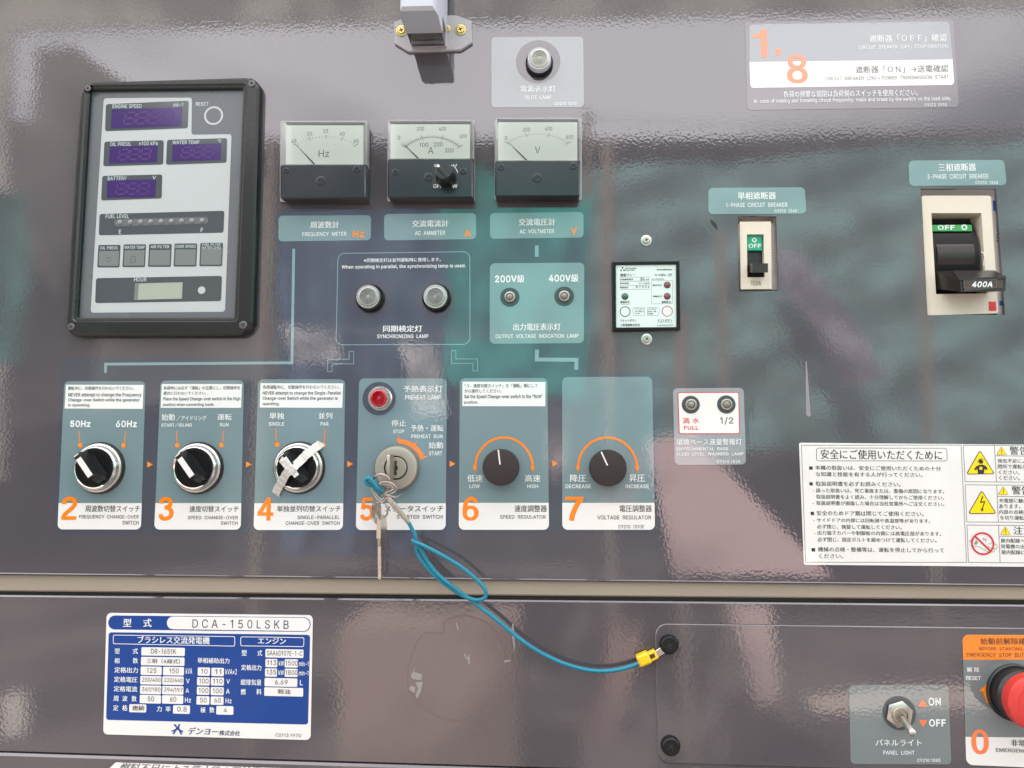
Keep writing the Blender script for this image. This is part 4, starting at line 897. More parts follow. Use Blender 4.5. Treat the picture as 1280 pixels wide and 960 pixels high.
# printed background of the upper panel: slate field, flow lines, arrows
pr = thing('printed_overlay', 'slate printed field with pale flow lines and small orange arrows behind the switch labels', 'overlay', (uv(450, 560).x, uv(450, 560).y))
F = [uv(*p) for p in ((345, 262), (737, 261), (737, 466), (826, 465), (828, 666), (66, 667), (77, 447), (342, 445))]
flat('slate_field', pr, rounded(F, [0.006, 0.006, 0.002, 0.004, 0.006, 0.006, 0.006, 0.002]), 'overlay', LAY, 0.0001)
HF = LAY + 0.00006
lines = [('filled', [(367.3, 311), (365, 453.5), (132.2, 455.2), (132, 466)], 3.6),
         ('filled', [(671, 307), (671, 321)], 4.6),
         ('filled', [(671.2, 437), (671, 449.4), (720.6, 449.8), (720.3, 462)], 4.8)]
for _, pts, w_ in lines:
    flat('flow_line', pr, stroke([uv(*p) for p in pts], ln(w_)), 'flow', HF)
for pts in (((439.4, 439), (439.4, 452), (412.4, 452), (412.4, 465)), ((567, 438), (567, 451.5), (594, 451.5), (594, 464))):
    P = [uv(*p) for p in pts]
    flat('flow_outline', pr, [stroke(P, ln(6.4)), stroke([P[0] + Vector((0, -ln(.8))), P[1], P[2], P[3] + Vector((0, ln(.8)))], ln(5.0))], 'flow', HF)
for x, y in ((184.2, 580.6), (307.6, 580.4), (434.4, 580), (562.2, 579.8), (690.5, 579.4)):
    flat('arrow', pr, [uv(x, y - 3.8), uv(x + 7, y), uv(x, y + 3.8)], 'orangeink', HF)

# scratches on the panel
zoom(740, 150, 2.341)
sx = thing('paint_scratch', 'long pale tapering scratch on the upper panel right of the fluid lamps', 'scratch', uv(630, 780))
flat('scratch_mark', sx, [uv(625, 705), uv(628, 706), (uv(640, 864)), uv(633, 869), uv(626, 862)], 'scratch', 0.0001)
zoom(450, 740, 5.055)
rs = thing('adhesive_residue', 'white scraps of dried adhesive left on the lower panel', 'residue', uv(350, 580))
for k, pts in enumerate((((335, 500), (393, 522), (388, 558), (330, 548), (322, 530)), ((350, 572), (396, 565), (385, 630), (360, 674), (350, 655), (368, 610)), ((318, 590), (350, 600), (345, 640), (312, 615)), ((355, 465), (340, 498), (334, 496)))):
    flat('scrap', rs, [uv(*p) for p in pts], 'residue', 0.00012 + k * 0.00002)
for k, pts in enumerate((((604, 195), (612, 192), (624, 240), (618, 244)), ((655, 392), (664, 388), (676, 420), (690, 385), (697, 455), (684, 458), (680, 430), (668, 420)), ((962, 200), (970, 198), (980, 330), (974, 380), (966, 320), (956, 250)), ((908, 432), (950, 428), (950, 436), (915, 446)))):
    flat('scuff', rs, [uv(*p) for p in pts], 'scratch', 0.00012)
rg = thing('ring_mark', 'faint round outline left by a removed sticker on the lower panel', 'mark', uv(620, 500))
P = [(525, 265), (410, 262), (345, 350), (300, 520), (330, 650), (440, 760), (600, 815), (760, 780), (870, 690), (930, 560), (925, 420), (870, 270), (790, 190), (660, 150), (545, 180), (528, 262)]
S = spline([uv(*p) for p in P], 6)
flat('mark_outline', rg, stroke(S, ln(9)), 'scratchfaint', 0.0001)

# ------------------------------------------------------------------ digital instrument cluster
zoom(60, 80, 2.6667)
base = quad((105, 58), (708, 40), (683, 908), (50, 908), h=0.008)
cl = thing('instrument_cluster', 'large black framed digital instrument cluster with purple displays at upper left', 'instrument cluster', sum(base, Vector((0, 0))) / 4)
inner = quad((141, 88), (652, 82), (622, 847), (98, 847), h=0.006)
R0 = ln(52)
def rr(p, d, r): return rounded(inset(p, d), r, 6)
loft('frame', cl, [(rr(base, 0, R0), 0), (rr(base, 0, R0), 0.005), (rr(base, 0.0008, R0), 0.0068), (rr(base, 0.0028, R0 - .002), 0.008), (rr(inner, -0.0036, 0.004), 0.008), (rr(inner, -0.0022, 0.003), 0.0066), (rr(inner, -0.0012, 0.0024), 0.0066), (rr(inner, 0, 0.0015), 0.0062), (rr(inner, 0, 0.0015), 0.003)], 'frameblack', cap1=False, smooth=28)
for x, y, r in ((134, 82, 13), (680, 66, 15), (78, 876, 14), (651, 870, 16)):
    screw(x, y, 0.008, cl, r=r * 0.223 * .9, hgt=0.9, m='screwgrey', turn=30)
frame((141, 88), (652, 82), (622, 847), (98, 847))
HP = 0.0035
slab('face_plate', cl, quad((141, 88), (652, 82), (622, 847), (98, 847), h=HP), 0.001, HP, 'face', 0.0002)
h1 = HP + LAY
L = [uv(*p, h=h1) for p in ((186, 114), (480, 112), (478, 236), (612, 234), (590, 826), (142, 829))]
flat('white_print', cl, rounded(L, [ln(10)] * 6), 'facewhite', h1)
h2, h3, h4 = h1 + LAY, h1 + 2 * LAY, h1 + 3 * LAY
def win(q, r=8, m='window', hh=None, nm='window'):
    return flat(nm, cl, rounded(quad(*q, h=hh or h2), ln(r)), m, hh or h2)
def seg8(q, n, x0=0.18, x1=0.88):
    tl, tr, br, bl = [uv(*p, h=h4) for p in q]
    loops = []
    S7 = [(0, 0, 1, 0), (0, .5, 1, .5), (0, 1, 1, 1), (0, 0, 0, .5), (1, 0, 1, .5), (0, .5, 0, 1), (1, .5, 1, 1)]
    W = (tr - tl).length; H = (tl - bl).length
    for k in range(n):
        cx = x0 + (x1 - x0) * (k + 0.5) / n; dw = H * 0.2 / W * 1.3
        for a, b, c, d in S7:
            f = lambda s, t: Vector((0, 0)) + bl + (br - bl) * (cx + (s - .5) * 2 * dw + (1 - t - .5) * 0.04) + (tl - bl) * (0.2 + (1 - t) * 0.6)
            p, q_ = f(a, b), f(c, d); dd = (q_ - p)
            p, q_ = p + dd * .14, q_ - dd * .14; nn = Vector((-dd.y, dd.x)).normalized() * H * .045
            loops.append([p + nn, q_ + nn, q_ - nn, p - nn])
    return loops
WINS = [(((193, 134), (469, 122), (466, 214), (190, 224)), ((212, 151), (447, 144), (444, 207), (209, 215)), 4),
        (((188, 259), (386, 254), (384, 335), (184, 341)), ((206, 275), (365, 271), (363, 327), (203, 332)), 3),
        (((397, 253), (597, 247), (595, 329), (393, 336)), ((415, 268), (577, 264), (575, 320), (413, 325)), 3),
        (((181, 373), (381, 368), (379, 448), (177, 455)), ((198, 388), (360, 384), (357, 444), (196, 446)), 3)]
for q, p, n in WINS:
    wd = win(q)
    fl = flat('display', wd, rounded(quad(*p, h=h3), ln(2)), 'purple', h3)
    lp = seg8(p, n)
    flat('digits', wd, lp, 'segment', h4)
fw = win(((172, 500), (588, 489), (585, 562), (169, 571)))
flat('lamp_strip', fw, rounded(quad((222, 518), (535, 509), (533, 532), (221, 541), h=h3), ln(10)), 'face', h3)
for k in range(9):
    x = 241 + k * 34.3; y = 529 - k * 0.75
    lathe('level_lamp', fw, uv(x, y, HP), [(2.0, 0), (1.9, .5), (1.2, .9), (0, 1.05)], 'smalllens', 16, y=h3)
for q in ((166, 603, 240, 678), (250, 601, 325, 677), (335, 600, 411, 676), (420, 598, 496, 675), (506, 596, 582, 674)):
    b = flat('warning_window', cl, rounded(rect(*q, h=h2), ln(5)), 'window', h2)
    x0, y0, x1, y1 = q
    flat('lamp_field', b, rounded(rect(x0 + 4, y0 + 20, x1 - 4, y1 - 5, h=h3), ln(3)), 'lcdedge', h3)
flat('symbol', cl, [circle(uv(202, 652, h4), ln(9), 24), circle(uv(202, 652, h4), ln(7), 24)], 'dialink', h4)
flat('symbol', cl, [rect(275, 640, 292, 662, h4), rect(277, 642, 290, 660, h4)], 'dialink', h4)
hw = win(((160, 714), (580, 706), (577, 790), (157, 797)))
flat('counter_edge', hw, quad((290, 731), (450, 727), (447, 783), (286, 787), h=h3), 'lcdedge', h3)
flat('counter_display', hw, quad((303, 732), (449, 728), (446, 782), (299, 786), h=h4), 'lcd', h4)
flat('white_dot', hw, circle(uv(512, 754, h3), ln(13)), 'facewhite', h3)
flat('reset_ring', cl, [circle(uv(552, 172, h1), ln(34)), circle(uv(552, 172, h1), ln(27))], 'facewhite', h1)
for s, bx in (("ENGINE SPEED", (215, 134, 312, 147)), ("min\u00af\u00b9", (418, 129, 450, 142)), ("OIL PRESS.", (207, 261, 278, 273)), ("×100 kPa", (303, 258, 366, 271)), ("WATER TEMP.", (415, 255, 508, 267)), ("℃", (566, 251, 578, 262)),
              ("BATTERY", (199, 375, 262, 388)), ("V", (348, 373, 360, 385)), ("FUEL LEVEL", (192, 501, 270, 514)), ("E", (236, 552, 244, 566)), ("F", (509, 546, 517, 560)),
              ("OIL PRESS", (174, 608, 232, 618)), ("WATER TEMP", (255, 606, 322, 616)), ("AIR FILTER", (342, 604, 404, 614)), ("OVER SPEED", (425, 603, 492, 613)), ("FUEL FILTER", (514, 598, 575, 606)), ("WATER LEVEL", (512, 608, 578, 616)),
              ("HOUR", (287, 712, 328, 725))):
    text(s.replace("\u00af\u00b9", "\u207b\u00b9") if False else ("min-1" if s.startswith('min') else s), bx, 'softink', cl, h3, bold=0.012)
text("RESET", (493, 127, 535, 139), 'softink', cl, h1, bold=0.012)
frame()

# ------------------------------------------------------------------ the three pointer meters
zoom(330, 0, 3.0476)
def meter(x0, x1, xd0, xd1, yt, yd, yb, lab, cx, ytop, W, S, labels, unit, ux, uy, needle, screws, sub=None, cat='meter'):
    hF = 0.0135
    q = quad((x0, yd), (x1, yd), (x1, yb), (x0, yb), h=hF)
    full = quad((xd0 - 8, yt), (x1 - 2, yt), (x1, yb), (x0, yb), h=hF)
    t = thing('panel_meter', lab, cat, sum(full, Vector((0, 0))) / 4, 'pointer meters in a row')
    slab('flange', t, quad((x0 - 2, yt - 3), (x1 + 8, yt - 3), (x1 + 8, yb + 12), (x0 - 2, yb + 12), h=0.002), 0, 0.002, 'clearedge', 0.0004, r=ln(8))
    fb = quad((x0 + 2, yt + 4), (x1 - 2, yt + 4), (x1 - 2, yb - 2), (x0 + 2, yb - 2), h=hF)
    slab('body', t, inset(fb, 0.002), 0.002, 0.0045, 'housing', 0.0003)
    slab('dial', t, quad((xd0 - 1, yt + 15), (xd1 + 2, yt + 15), (xd1 + 2, yd + 12), (xd0 - 1, yd + 12), h=0.011), 0.0045, 0.011, 'dial', 0.0002)
    # clear cover: four walls and a front
    top = quad((xd0 - 9, yt), (x1 + 2, yt), (x1 + 2, yd - 0.5), (xd0 - 9, yd - 0.5), h=hF)
    flat('clear_cover', t, rounded(top, ln(14)), 'clear', hF)
    slab('cover_side', t, quad((x1 - 3, yt + 4), (x1 + 2, yt + 4), (x1 + 2, yd), (x1 - 3, yd), h=hF), 0.002, hF - .0004, 'clearedge', .0003)
    slab('cover_top', t, quad((xd0 - 6, yt), (x1 - 6, yt), (x1 - 6, yt + 4), (xd0 - 6, yt + 4), h=hF), 0.002, hF - .0004, 'clearedge', .0003)
    i2 = inset(top, ln(5))
    flat('cover_edge', t, [rounded(inset(top, .0003), ln(12)), rounded(i2, ln(5))], 'clearedge', hF - 0.0016)
    slab('cover_wall', t, [p for p in quad((xd1 + 3, yt + 8), (xd1 + 11, yt + 8), (xd1 + 11, yd), (xd1 + 3, yd), h=0.009)], 0.0021, 0.0105, 'clearedge', 0.0003)
    # black lower cover
    slab('lower_cover', t, q, 0.002, hF + 0.0006, 'slate', 0.0011, r=ln(9))
    hd = 0.011 + LAY
    pt = lambda u, k=0: (lambda a: (cx + (W + k) * math.sin(a) / math.sin(.75), ytop + S * (1 - math.cos(.75 * u)) / (1 - math.cos(.75)) - k * math.cos(a) * .8))(u * .75)
    N = 20 if len(labels) == 5 else 30
    ticks = []
    nl = len(labels)
    for i in range(N + 1):
        u = -1 + 2 * i / N
        maj = i % (N // (nl - 1)) == 0
        a, b = pt(u, 0), pt(u, 13 if maj else 8)
        if maj: a = pt(u, -5)
        ticks.append(stroke([uv(*a, h=hd), uv(*b, h=hd)], ln(2.0 if maj else 1.0)))
    flat('scale', t, ticks, 'dialink', hd)
    if sub:
        flat('scale_arc', t, stroke([uv(*pt(-1 + i / 12, 0), h=hd) for i in range(25)], ln(1.5)), 'dialink', hd + 0.00003)
        ticks = []
        for i in range(31):
            u = -1 + 2 * i / 30
            ticks.append(stroke([uv(*pt(u, 0), h=hd), uv(*pt(u, -12 if i % 10 == 0 else -6), h=hd)], ln(1)))
        flat('inner_scale', t, ticks, 'dialink', hd)
        for s, x, y in sub: text(s, (x - 5.5 * len(s), y - 8, x + 5.5 * len(s), y + 8), 'dialink', t, hd)
    for s, x, y in labels:
        text(s, (x - 4.6 * len(s), y - 9, x + 4.6 * len(s), y + 6), 'dialink', t, hd)
    text(unit, (ux - 10 * len(unit), uy - 13, ux + 10 * len(unit), uy + 13), 'dialink', t, hd, bold=-0.006)
    text('JIS C 1102', (xd0 + 6, yd - 7, xd0 + 50, yd - 2), 'dialink', t, hd) if False else None
    (nx0, ny0), (nx1, ny1) = needle
    a, b = uv(nx0, ny0, .0115), uv(nx1 + 6, ny1 + 8, .0115)
    n = Vector((-(b - a).y, (b - a).x)).normalized()
    slab('needle', t, [a, b + n * ln(2.8), b - n * ln(2.8)], 0.0114, 0.0117, 'ink', 0.00005)
    for k, (x, y, r) in enumerate(screws):
        if k < 2: screw(x, y, hF + 0.0006, t, r=r * .2 * .88, hgt=0.6, m='slate', turn=15 + 40 * k)
        else: screw(x, y, hF + 0.0006, t, r=r * .2, hgt=0.5, m='slate', slot='slot', turn=-5 if cx < 900 else 12, name='zero_adjuster')
    return t
meter(62, 388, 86, 376, 462, 627, 757, 'frequency meter reading Hz with white dial, leftmost of the three pointer meters', 236, 524, 110, 31,
      [("45", 114, 539), ("50", 174, 511), ("55", 235, 501), ("60", 298, 511), ("65", 351, 538)], "Hz", 228, 585, ((122, 550), (190, 622)), ((84, 650, 14), (353, 645, 17), (217, 689, 19)))
meter(471, 796, 483, 782, 458, 605, 755, 'ammeter reading A with double scale and a small knob on its cover', 641, 522, 104, 38,
      [("0", 514, 526), ("200", 596, 492), ("400", 680, 492), ("600", 759, 520)], "A", 635, 573, ((522, 538), (588, 602)), ((500, 656, 15), (759, 652, 16), (627, 675, 18)), sub=[("100", 609, 552), ("200", 664, 550), ("300", 706, 573)])
meter(880, 1203, 893, 1192, 450, 612, 750, 'voltmeter reading V with white dial, rightmost of the three pointer meters', 1042, 514, 112, 33,
      [("0", 922, 528), ("200", 1000, 495), ("400", 1084, 492), ("600", 1165, 523)], "V", 1042, 571, ((930, 540), (1000, 608)), ((903, 637, 16), (1178, 633, 17), (1040, 678, 19)))
# selector on the ammeter
hF = 0.0142
k = thing('ammeter_selector', 'small black selector knob with white dot mounted on the ammeter cover', 'knob', Vector((uv(694, 672, hF).x, -hF, uv(694, 672, hF).y)))
flat('marking_plate', k, rounded(rect(640, 618, 746, 721, h=hF + .0003), ln(16)), 'black', hF + .0003, 0.0003)
hm = hF + .0005
for s, bx in (("V", (720, 625, 735, 641)), ("W", (717, 701, 737, 716)), ("OFF", (645, 701, 680, 716)), ("U", (650, 625, 660, 636))):
    text(s, bx, 'whiteink', k, hm, bold=0.02)
flat('white_arc', k, stroke([uv(706 + 34 * math.sin(a), 672 - 34 * math.cos(a) * 1.3, hm) for a in [math.radians(12 + 10 * i) for i in range(7)]], ln(3)), 'softink', hm)
lathe('knob_body', k, uv(694, 678, hF), [(8.0, 0.4), (8.0, 2), (7.3, 3.5), (6.5, 14.5), (5.9, 15)], 'black', 32, y=hF)
c = uv(683, 655, hF + .015); d = Vector((math.cos(math.radians(130)), math.sin(math.radians(130)))); n = Vector((-d.y, d.x))
slab('pointer_ridge', k, [c + d * .0062 + n * .0016, c + d * .0062 - n * .0016, c - d * .0062 - n * .0016, c - d * .0062 + n * .0016], hF + .01, hF + .0165, 'black', .0005)
flat('white_dot', k, circle(uv(664, 632, hF + .0167), ln(5.5), 16), 'whiteink', hF + .0168)

# ------------------------------------------------------------------ panel light at the top
zoom(460, 0, 8)
lt = thing('panel_light', 'grey boxy panel lamp on an eight sided bracket at the top of the panel', 'lamp', uv(600, 300))
br_ = quad((258, 215), (400, 165), (880, 148), (1035, 205), (1042, 425), (925, 500), (400, 515), (262, 430), h=.003)
slab('bracket', lt, br_, 0, .003, 'bracket', .0006)
def hq(pts, h): return [uv(x, y, h) for x, y in pts]
loft('housing', lt, [(hq([(440, -330), (800, -330), (790, 466), (440, 474)], .0035), .003),
                     (hq([(430, -330), (795, -330), (785, 462), (436, 468)], .006), .006)], 'housingside')
# clear lens block under the body, opaque nose further out
low = uv(600, 330, .026).y
xa, xb = uv(382, 330, .026).x, uv(744, 330, .026).x
top_z = uv(600, -330, .003).y
def ring(x0, x1, z0, z1, h): return ([Vector((x0, z1)), Vector((x1, z1)), Vector((x1, z0)), Vector((x0, z0))], h)
xi, xj = xa + .0006, xb - .0006
loft('lens', lt, [ring(xi, xj, low + .0003, low + .012, .006), ring(xi, xj, low + .0003, low + .012, .0255)], 'clear')
loft('lens_back', lt, [ring(xi - .001, xj + .001, low + .013, top_z, .006), ring(xi - .001, xj + .001, low + .013, top_z, .0257)], 'housing')
for hh in (.0075, .0245):
    loft('lens_rib', lt, [ring(xi + .001, xj - .001, low + .0012, low + .0032, hh), ring(xi + .001, xj - .001, low + .0012, low + .0032, hh + .0014)], 'clearedge')
loft('lamp_glass', lt, [ring(xi + .005, xj - .005, low + .004, low + .010, .010), ring(xi + .005, xj - .005, low + .004, low + .010, .022)], 'smalllens')
t2 = .001
loft('nose', lt, [ring(xa, xb, low, top_z, .0258), ring(xa, xb, low, top_z, .05), ring(xa + .0012, xb - .0012, low - .0002, top_z, .0570), ring(xa + .003, xb - .003, low + .002, top_z, .0595)], 'housing', smooth=30)
for x, y in ((335, 310), (925, 300)):
    screw(x, y, .003, lt, r=3.4, hgt=1.6, m='brass', flange=4.6)
screw(790, 290, .003, lt, r=2.2, hgt=1.2, m='brass', flange=3)

# ------------------------------------------------------------------ pilot lamp and its label
zoom(330, 0, 3.0476)
t, h = sticker('pilot_lamp_label', 'grey square label reading PILOT LAMP with a round opening', 'label', ((867, 142), (1216, 140), (1219, 409), (867, 410)), 16, 'greytile')
flat('lamp_opening', t, circle(uv(1044, 235), ln(88)), 'panel', h + LAY)
for s, bx in (("電源表示灯", (977, 325, 1112, 350)), ("PILOT  LAMP", (993, 363, 1095, 378)), ("C9210 1070", (1108, 388, 1190, 400))):
    text(s, bx, 'whiteink', t, h + LAY, bold=0.014)
frame()
def signal_lamp(name, lab, x, y, r, m, group=None, rim='steel', hgt=1.0, base_m='gloss', knurl=True, dx=0):
    c = uv(x, y)
    t = thing(name, lab, 'lamp', c, group)
    lathe('base_ring', t, None, [(r * 1.0, 0.2), (r * 1.0, 3.0 * hgt), (r * .92, 4.2 * hgt)], base_m, 40)
    lathe('bezel', t, None, [(r * .84, 3 * hgt), (r * .86, 4 * hgt), (r * .84, 9 * hgt), (r * .81, 10 * hgt), (r * .74, 10 * hgt), (r * .72, 9.2 * hgt)], rim, 72, knurl=(1, 2, .15) if knurl else None, cap=False)
    rings = [(r * .78, 9.0 * hgt), (r * .7, 10.6 * hgt), (r * .6, 11.2 * hgt)]
    for k in range(5):
        q = r * (.56 - .1 * k)
        rings += [(q, (11.4 + .12 * k) * hgt), (q - r * .03, (10.5 + .12 * k) * hgt), (q - r * .06, (10.6 + .12 * k) * hgt)]
    rings.append((0, 11.6 * hgt))
    lathe('lens', t, None, rings, m, 40, smooth=50)
    return t
signal_lamp('pilot_lamp', 'round white frosted pilot lamp with knurled rim in the PILOT LAMP label', 1049, 246, 11.2, 'pilotlens', rim='housing')


# ------------------------------------------------------------------ name labels under the meters
zoom(330, 0, 3.0476)
def caption(name, lab, c, r, m, lines, group=None, lay=1):
    t, h = sticker(name, lab, 'label', c, r, m, group, lay)
    for ln_ in lines:
        s, bx, mm = ln_[:3]
        kw = dict(bold=0.012); kw.update(ln_[3] if len(ln_) > 3 else {})
        text(s, bx, mm, t, h + LAY, **kw)
    frame()
    return t, h
G1 = 'name labels under the meters'
caption('name_label', 'grey teal label reading FREQUENCY METER with an orange Hz', ((56, 822), (408, 820), (407, 915), (55, 920)), 16, 'teal',
        [("周波数計", (176, 843, 286, 869), 'whiteink'), ("FREQUENCY  METER", (146, 884, 314, 900), 'whiteink'), ("Hz", (338, 877, 382, 905), 'orangeink', dict(bold=.04))], G1)
caption('name_label', 'grey teal label reading AC AMMETER with an orange A', ((458, 816), (808, 812), (808, 911), (458, 916)), 16, 'teal',
        [("交流電流計", (564, 838, 703, 864), 'whiteink'), ("AC  AMMETER", (575, 879, 690, 895), 'whiteink'), ("A", (762, 873, 788, 902), 'orangeink', dict(bold=.04))], G1)
caption('name_label', 'grey teal label reading AC VOLTMETER with an orange V', ((861, 812), (1217, 808), (1217, 905), (861, 910)), 16, 'teal',
        [("交流電圧計", (970, 832, 1110, 859), 'whiteink'), ("AC  VOLTMETER", (974, 873, 1105, 889), 'whiteink'), ("V", (1170, 867, 1193, 893), 'orangeink', dict(bold=.04))], G1)

# ------------------------------------------------------------------ synchronizing lamps
zoom(400, 300, 3.657)
t = thing('synchronizing_label', 'thin pale outlined box reading SYNCHRONIZING LAMP around two lamps', 'label', uv(380, 265))
q = quad((81, 60), (687, 52), (687, 479), (72, 481))
H2 = LAY * 2
flat('outline', t, [rounded(q, ln(34), 8), rounded(inset(q, ln(3.6)), ln(30), 8)], 'flow', H2)
frame((81, 60), (687, 52), (687, 479), (72, 481))
for s, bx, b in (("※同期検定灯は並列運転時に使用します。", (200, 82, 552, 100), .0), ("When operating in parallel, the synchronizing lamp is used.", (98, 112, 665, 132), .02), ("同期検定灯", (288, 390, 468, 420), .01), ("SYNCHRONIZING  LAMP", (261, 431, 495, 449), .016)):
    text(s, bx, 'whiteink', t, H2, bold=b)
for x in (230, 533): flat('plain_ring', t, circle(uv(x, 272), ln(100)), 'panel', LAY * 1.5)
frame()
GS = 'round clear synchronizing lamps'
signal_lamp('synchronizing_lamp', 'left synchronizing lamp, clear ribbed lens in black ring below FREQUENCY METER', 232, 269, 11.4, 'greylens', GS, hgt=.95)
signal_lamp('synchronizing_lamp', 'right synchronizing lamp, clear ribbed lens in black ring beside the 200V lamp', 535, 268, 11.4, 'greylens', GS, hgt=.95)

# ------------------------------------------------------------------ output voltage lamps
t, h = caption('output_voltage_label', 'pale teal square label reading OUTPUT VOLTAGE INDICATION LAMP', ((777, 107), (1208, 104), (1206, 472), (776, 475)), 22, 'teal',
        [("200V級", (800, 159, 935, 195), 'whiteink', dict(bold=.04)), ("400V級", (1046, 156, 1182, 192), 'whiteink', dict(bold=.04)),
         ("出力電圧表示灯", (883, 381, 1100, 413), 'whiteink'), ("OUTPUT  VOLTAGE  INDICATION  LAMP", (802, 430, 1182, 448), 'whiteink')], lay=2)
def bead_lamp(name, lab, x, y, r, group, base_r, par, hh, m='smalllens'):
    flat('lamp_opening', par, circle(uv(x, y), base_r), 'window' , hh)
    t = thing(name, lab, 'lamp', uv(x, y), group)
    lathe('bezel', t, None, [(r, .3), (r, 1.6), (r * .9, 2.6), (r * .68, 2.8), (r * .6, 1.8)], 'nickel', 32, smooth=40)
    lathe('lens', t, None, [(r * .6, 1.0), (r * .56, 2.4), (r * .36, 3.3), (0, 3.7)], m, 24, smooth=60)
    return t
GV = 'small indicator lamps of the output voltage label'
bead_lamp('voltage_lamp', 'small round indicator lamp under the 200V marking', 868, 262, 4.6, GV, ln(45), t, h + LAY)
bead_lamp('voltage_lamp', 'small round indicator lamp under the 400V marking', 1116, 258, 4.6, GV, ln(46), t, h + LAY)

# ------------------------------------------------------------------ numbered step labels
GSTEP = 'numbered switch labels in a row'
def step(lab, corners, band, num, numbox, lines, notice=None, nlines=(), code=None):
    t, h = sticker('step_label', lab, 'label', corners, 30, 'tile', GSTEP, lay=2)
    tl, tr, br, bl = corners
    f = (band - tl[1]) / (bl[1] - tl[1]); g = (band - tr[1]) / (br[1] - tr[1])
    P = quad((tl[0] + (bl[0] - tl[0]) * f, band), (tr[0] + (br[0] - tr[0]) * g, band), br, bl)
    flat('white_band', t, rounded(P, [0, 0, ln(30), ln(30)]), 'white', h + LAY)
    if notice:
        flat('notice_field', t, quad(*notice), 'notice', h + LAY)
        for k, (s, bx) in enumerate(nlines):
            text(s, bx, 'ink', t, h + 2 * LAY, bold=0.022 if all(ord(c) < 200 for c in s) else 0.0)
    numeral(num, numbox, 'orange', t, h + 2 * LAY)
    for ln_ in lines:
        s, bx, mm, b = ln_
        text(s, bx, mm, t, h + 2 * LAY, bold=b)
    return t, h
def pointer(t, h, a, b, drop, r=14):
    flat('pointer_line', t, stroke([uv(*a), uv(*b)], ln(5)), 'orangeink', h + LAY)
    P = [uv(drop[0] + (b[0] - drop[0]) * 1.6 - 1, drop[1] - r * 1.9), ]
    c = uv(*drop); tip = uv(b[0], b[1] - 6); d = (tip - c); L = d.length; R = ln(r)
    a0 = math.atan2(d.y, d.x); k = math.acos(min(.99, R / L)) 
    flat('pointer_drop', t, circle(c, R, 20, a0 + k, a0 + 2 * math.pi - k) + [tip], 'orangeink', h + LAY)
W_, I_ = 'whiteink', 'ink'
zoom(60, 460, 4.573)
t, h = step('step label 2, frequency change-over switch, with 50Hz and 60Hz marks', ((95, 76), (559, 76), (533, 923), (56, 922)), 772, "2", (78, 735, 165, 868),
     [("50Hz", (127, 300, 243, 338), W_, .045), ("60Hz", (388, 300, 508, 339), W_, .045), ("周波数切替スイッチ", (213, 785, 525, 823), I_, .006), ("FREQUENCY  CHANGE-OVER", (178, 840, 518, 862), I_, .012), ("SWITCH", (425, 873, 518, 896), I_, .012)],
     ((105, 96), (548, 97), (543, 234), (97, 232)),
     [("運転中に、切替操作を行わないでください。", (113, 105, 490, 126)), ("NEVER attempt to change the Frequency", (115, 143, 534, 168)), ("Change-over Switch while the generator", (115, 173, 523, 196)), ("is operating.", (115, 203, 242, 224))])
pointer(t, h, (180, 360), (183, 428), (186, 440)); pointer(t, h, (446, 360), (440, 428), (434, 442)); frame()
t, h = step('step label 3, speed change-over switch, with START/IDLING and RUN marks', ((645, 72), (1121, 70), (1103, 924), (609, 923)), 772, "3", (632, 737, 718, 872),
     [("始動", (650, 262, 725, 300), W_, .008), ("／アイドリング", (735, 272, 905, 300), W_, 0), ("START／IDLING", (648, 315, 823, 337), W_, .016), ("運転", (968, 262, 1050, 298), W_, .008), ("RUN", (983, 315, 1032, 335), W_, .016),
      ("速度切替スイッチ", (808, 788, 1090, 823), I_, .006), ("SPEED  CHANGE-OVER", (798, 845, 1085, 865), I_, .012), ("SWITCH", (987, 877, 1085, 896), I_, .012)],
     ((652, 92), (1110, 92), (1105, 228), (646, 228)),
     [("負荷時には必ず「運転」の位置にし、切替操作を", (660, 103, 1098, 124)), ("絶対に行わないでください。", (660, 133, 905, 154)), ("Place the Speed Change-over switch in the High", (658, 166, 1098, 190)), ("position when connecting loads.", (658, 200, 950, 221))])
pointer(t, h, (737, 360), (740, 428), (741, 441)); pointer(t, h, (1005, 360), (998, 428), (993, 441)); frame()
zoom(310, 460, 4.573)
t, h = step('step label 4, single-parallel change-over switch, behind the taped switch', ((59, 65), (557, 65), (543, 925), (33, 926)), 773, "4", (55, 740, 145, 872),
     [("単独", (123, 255, 207, 292), W_, .008), ("SINGLE", (118, 309, 207, 330), W_, .016), ("並列", (402, 255, 482, 290), W_, .008), ("PAR.", (415, 309, 465, 330), W_, .016),
      ("単独並列切替スイッチ", (165, 787, 530, 822), I_, .006), ("SINGLE-PARALLEL", (282, 843, 524, 864), I_, .012), ("CHANGE-OVER  SWITCH", (215, 876, 524, 897), I_, .012)],
     ((73, 87), (545, 88), (540, 228), (68, 226)),
     [("負荷運転中に、切替操作を行わないでください。", (85, 98, 522, 120)), ("NEVER attempt to change the Single-Parallel", (83, 133, 530, 157)), ("Change-over Switch while the generator is", (83, 163, 512, 187)), ("operating.", (83, 195, 180, 217))])
pointer(t, h, (160, 348), (164, 424), (168, 438)); pointer(t, h, (441, 348), (436, 424), (430, 440)); frame()
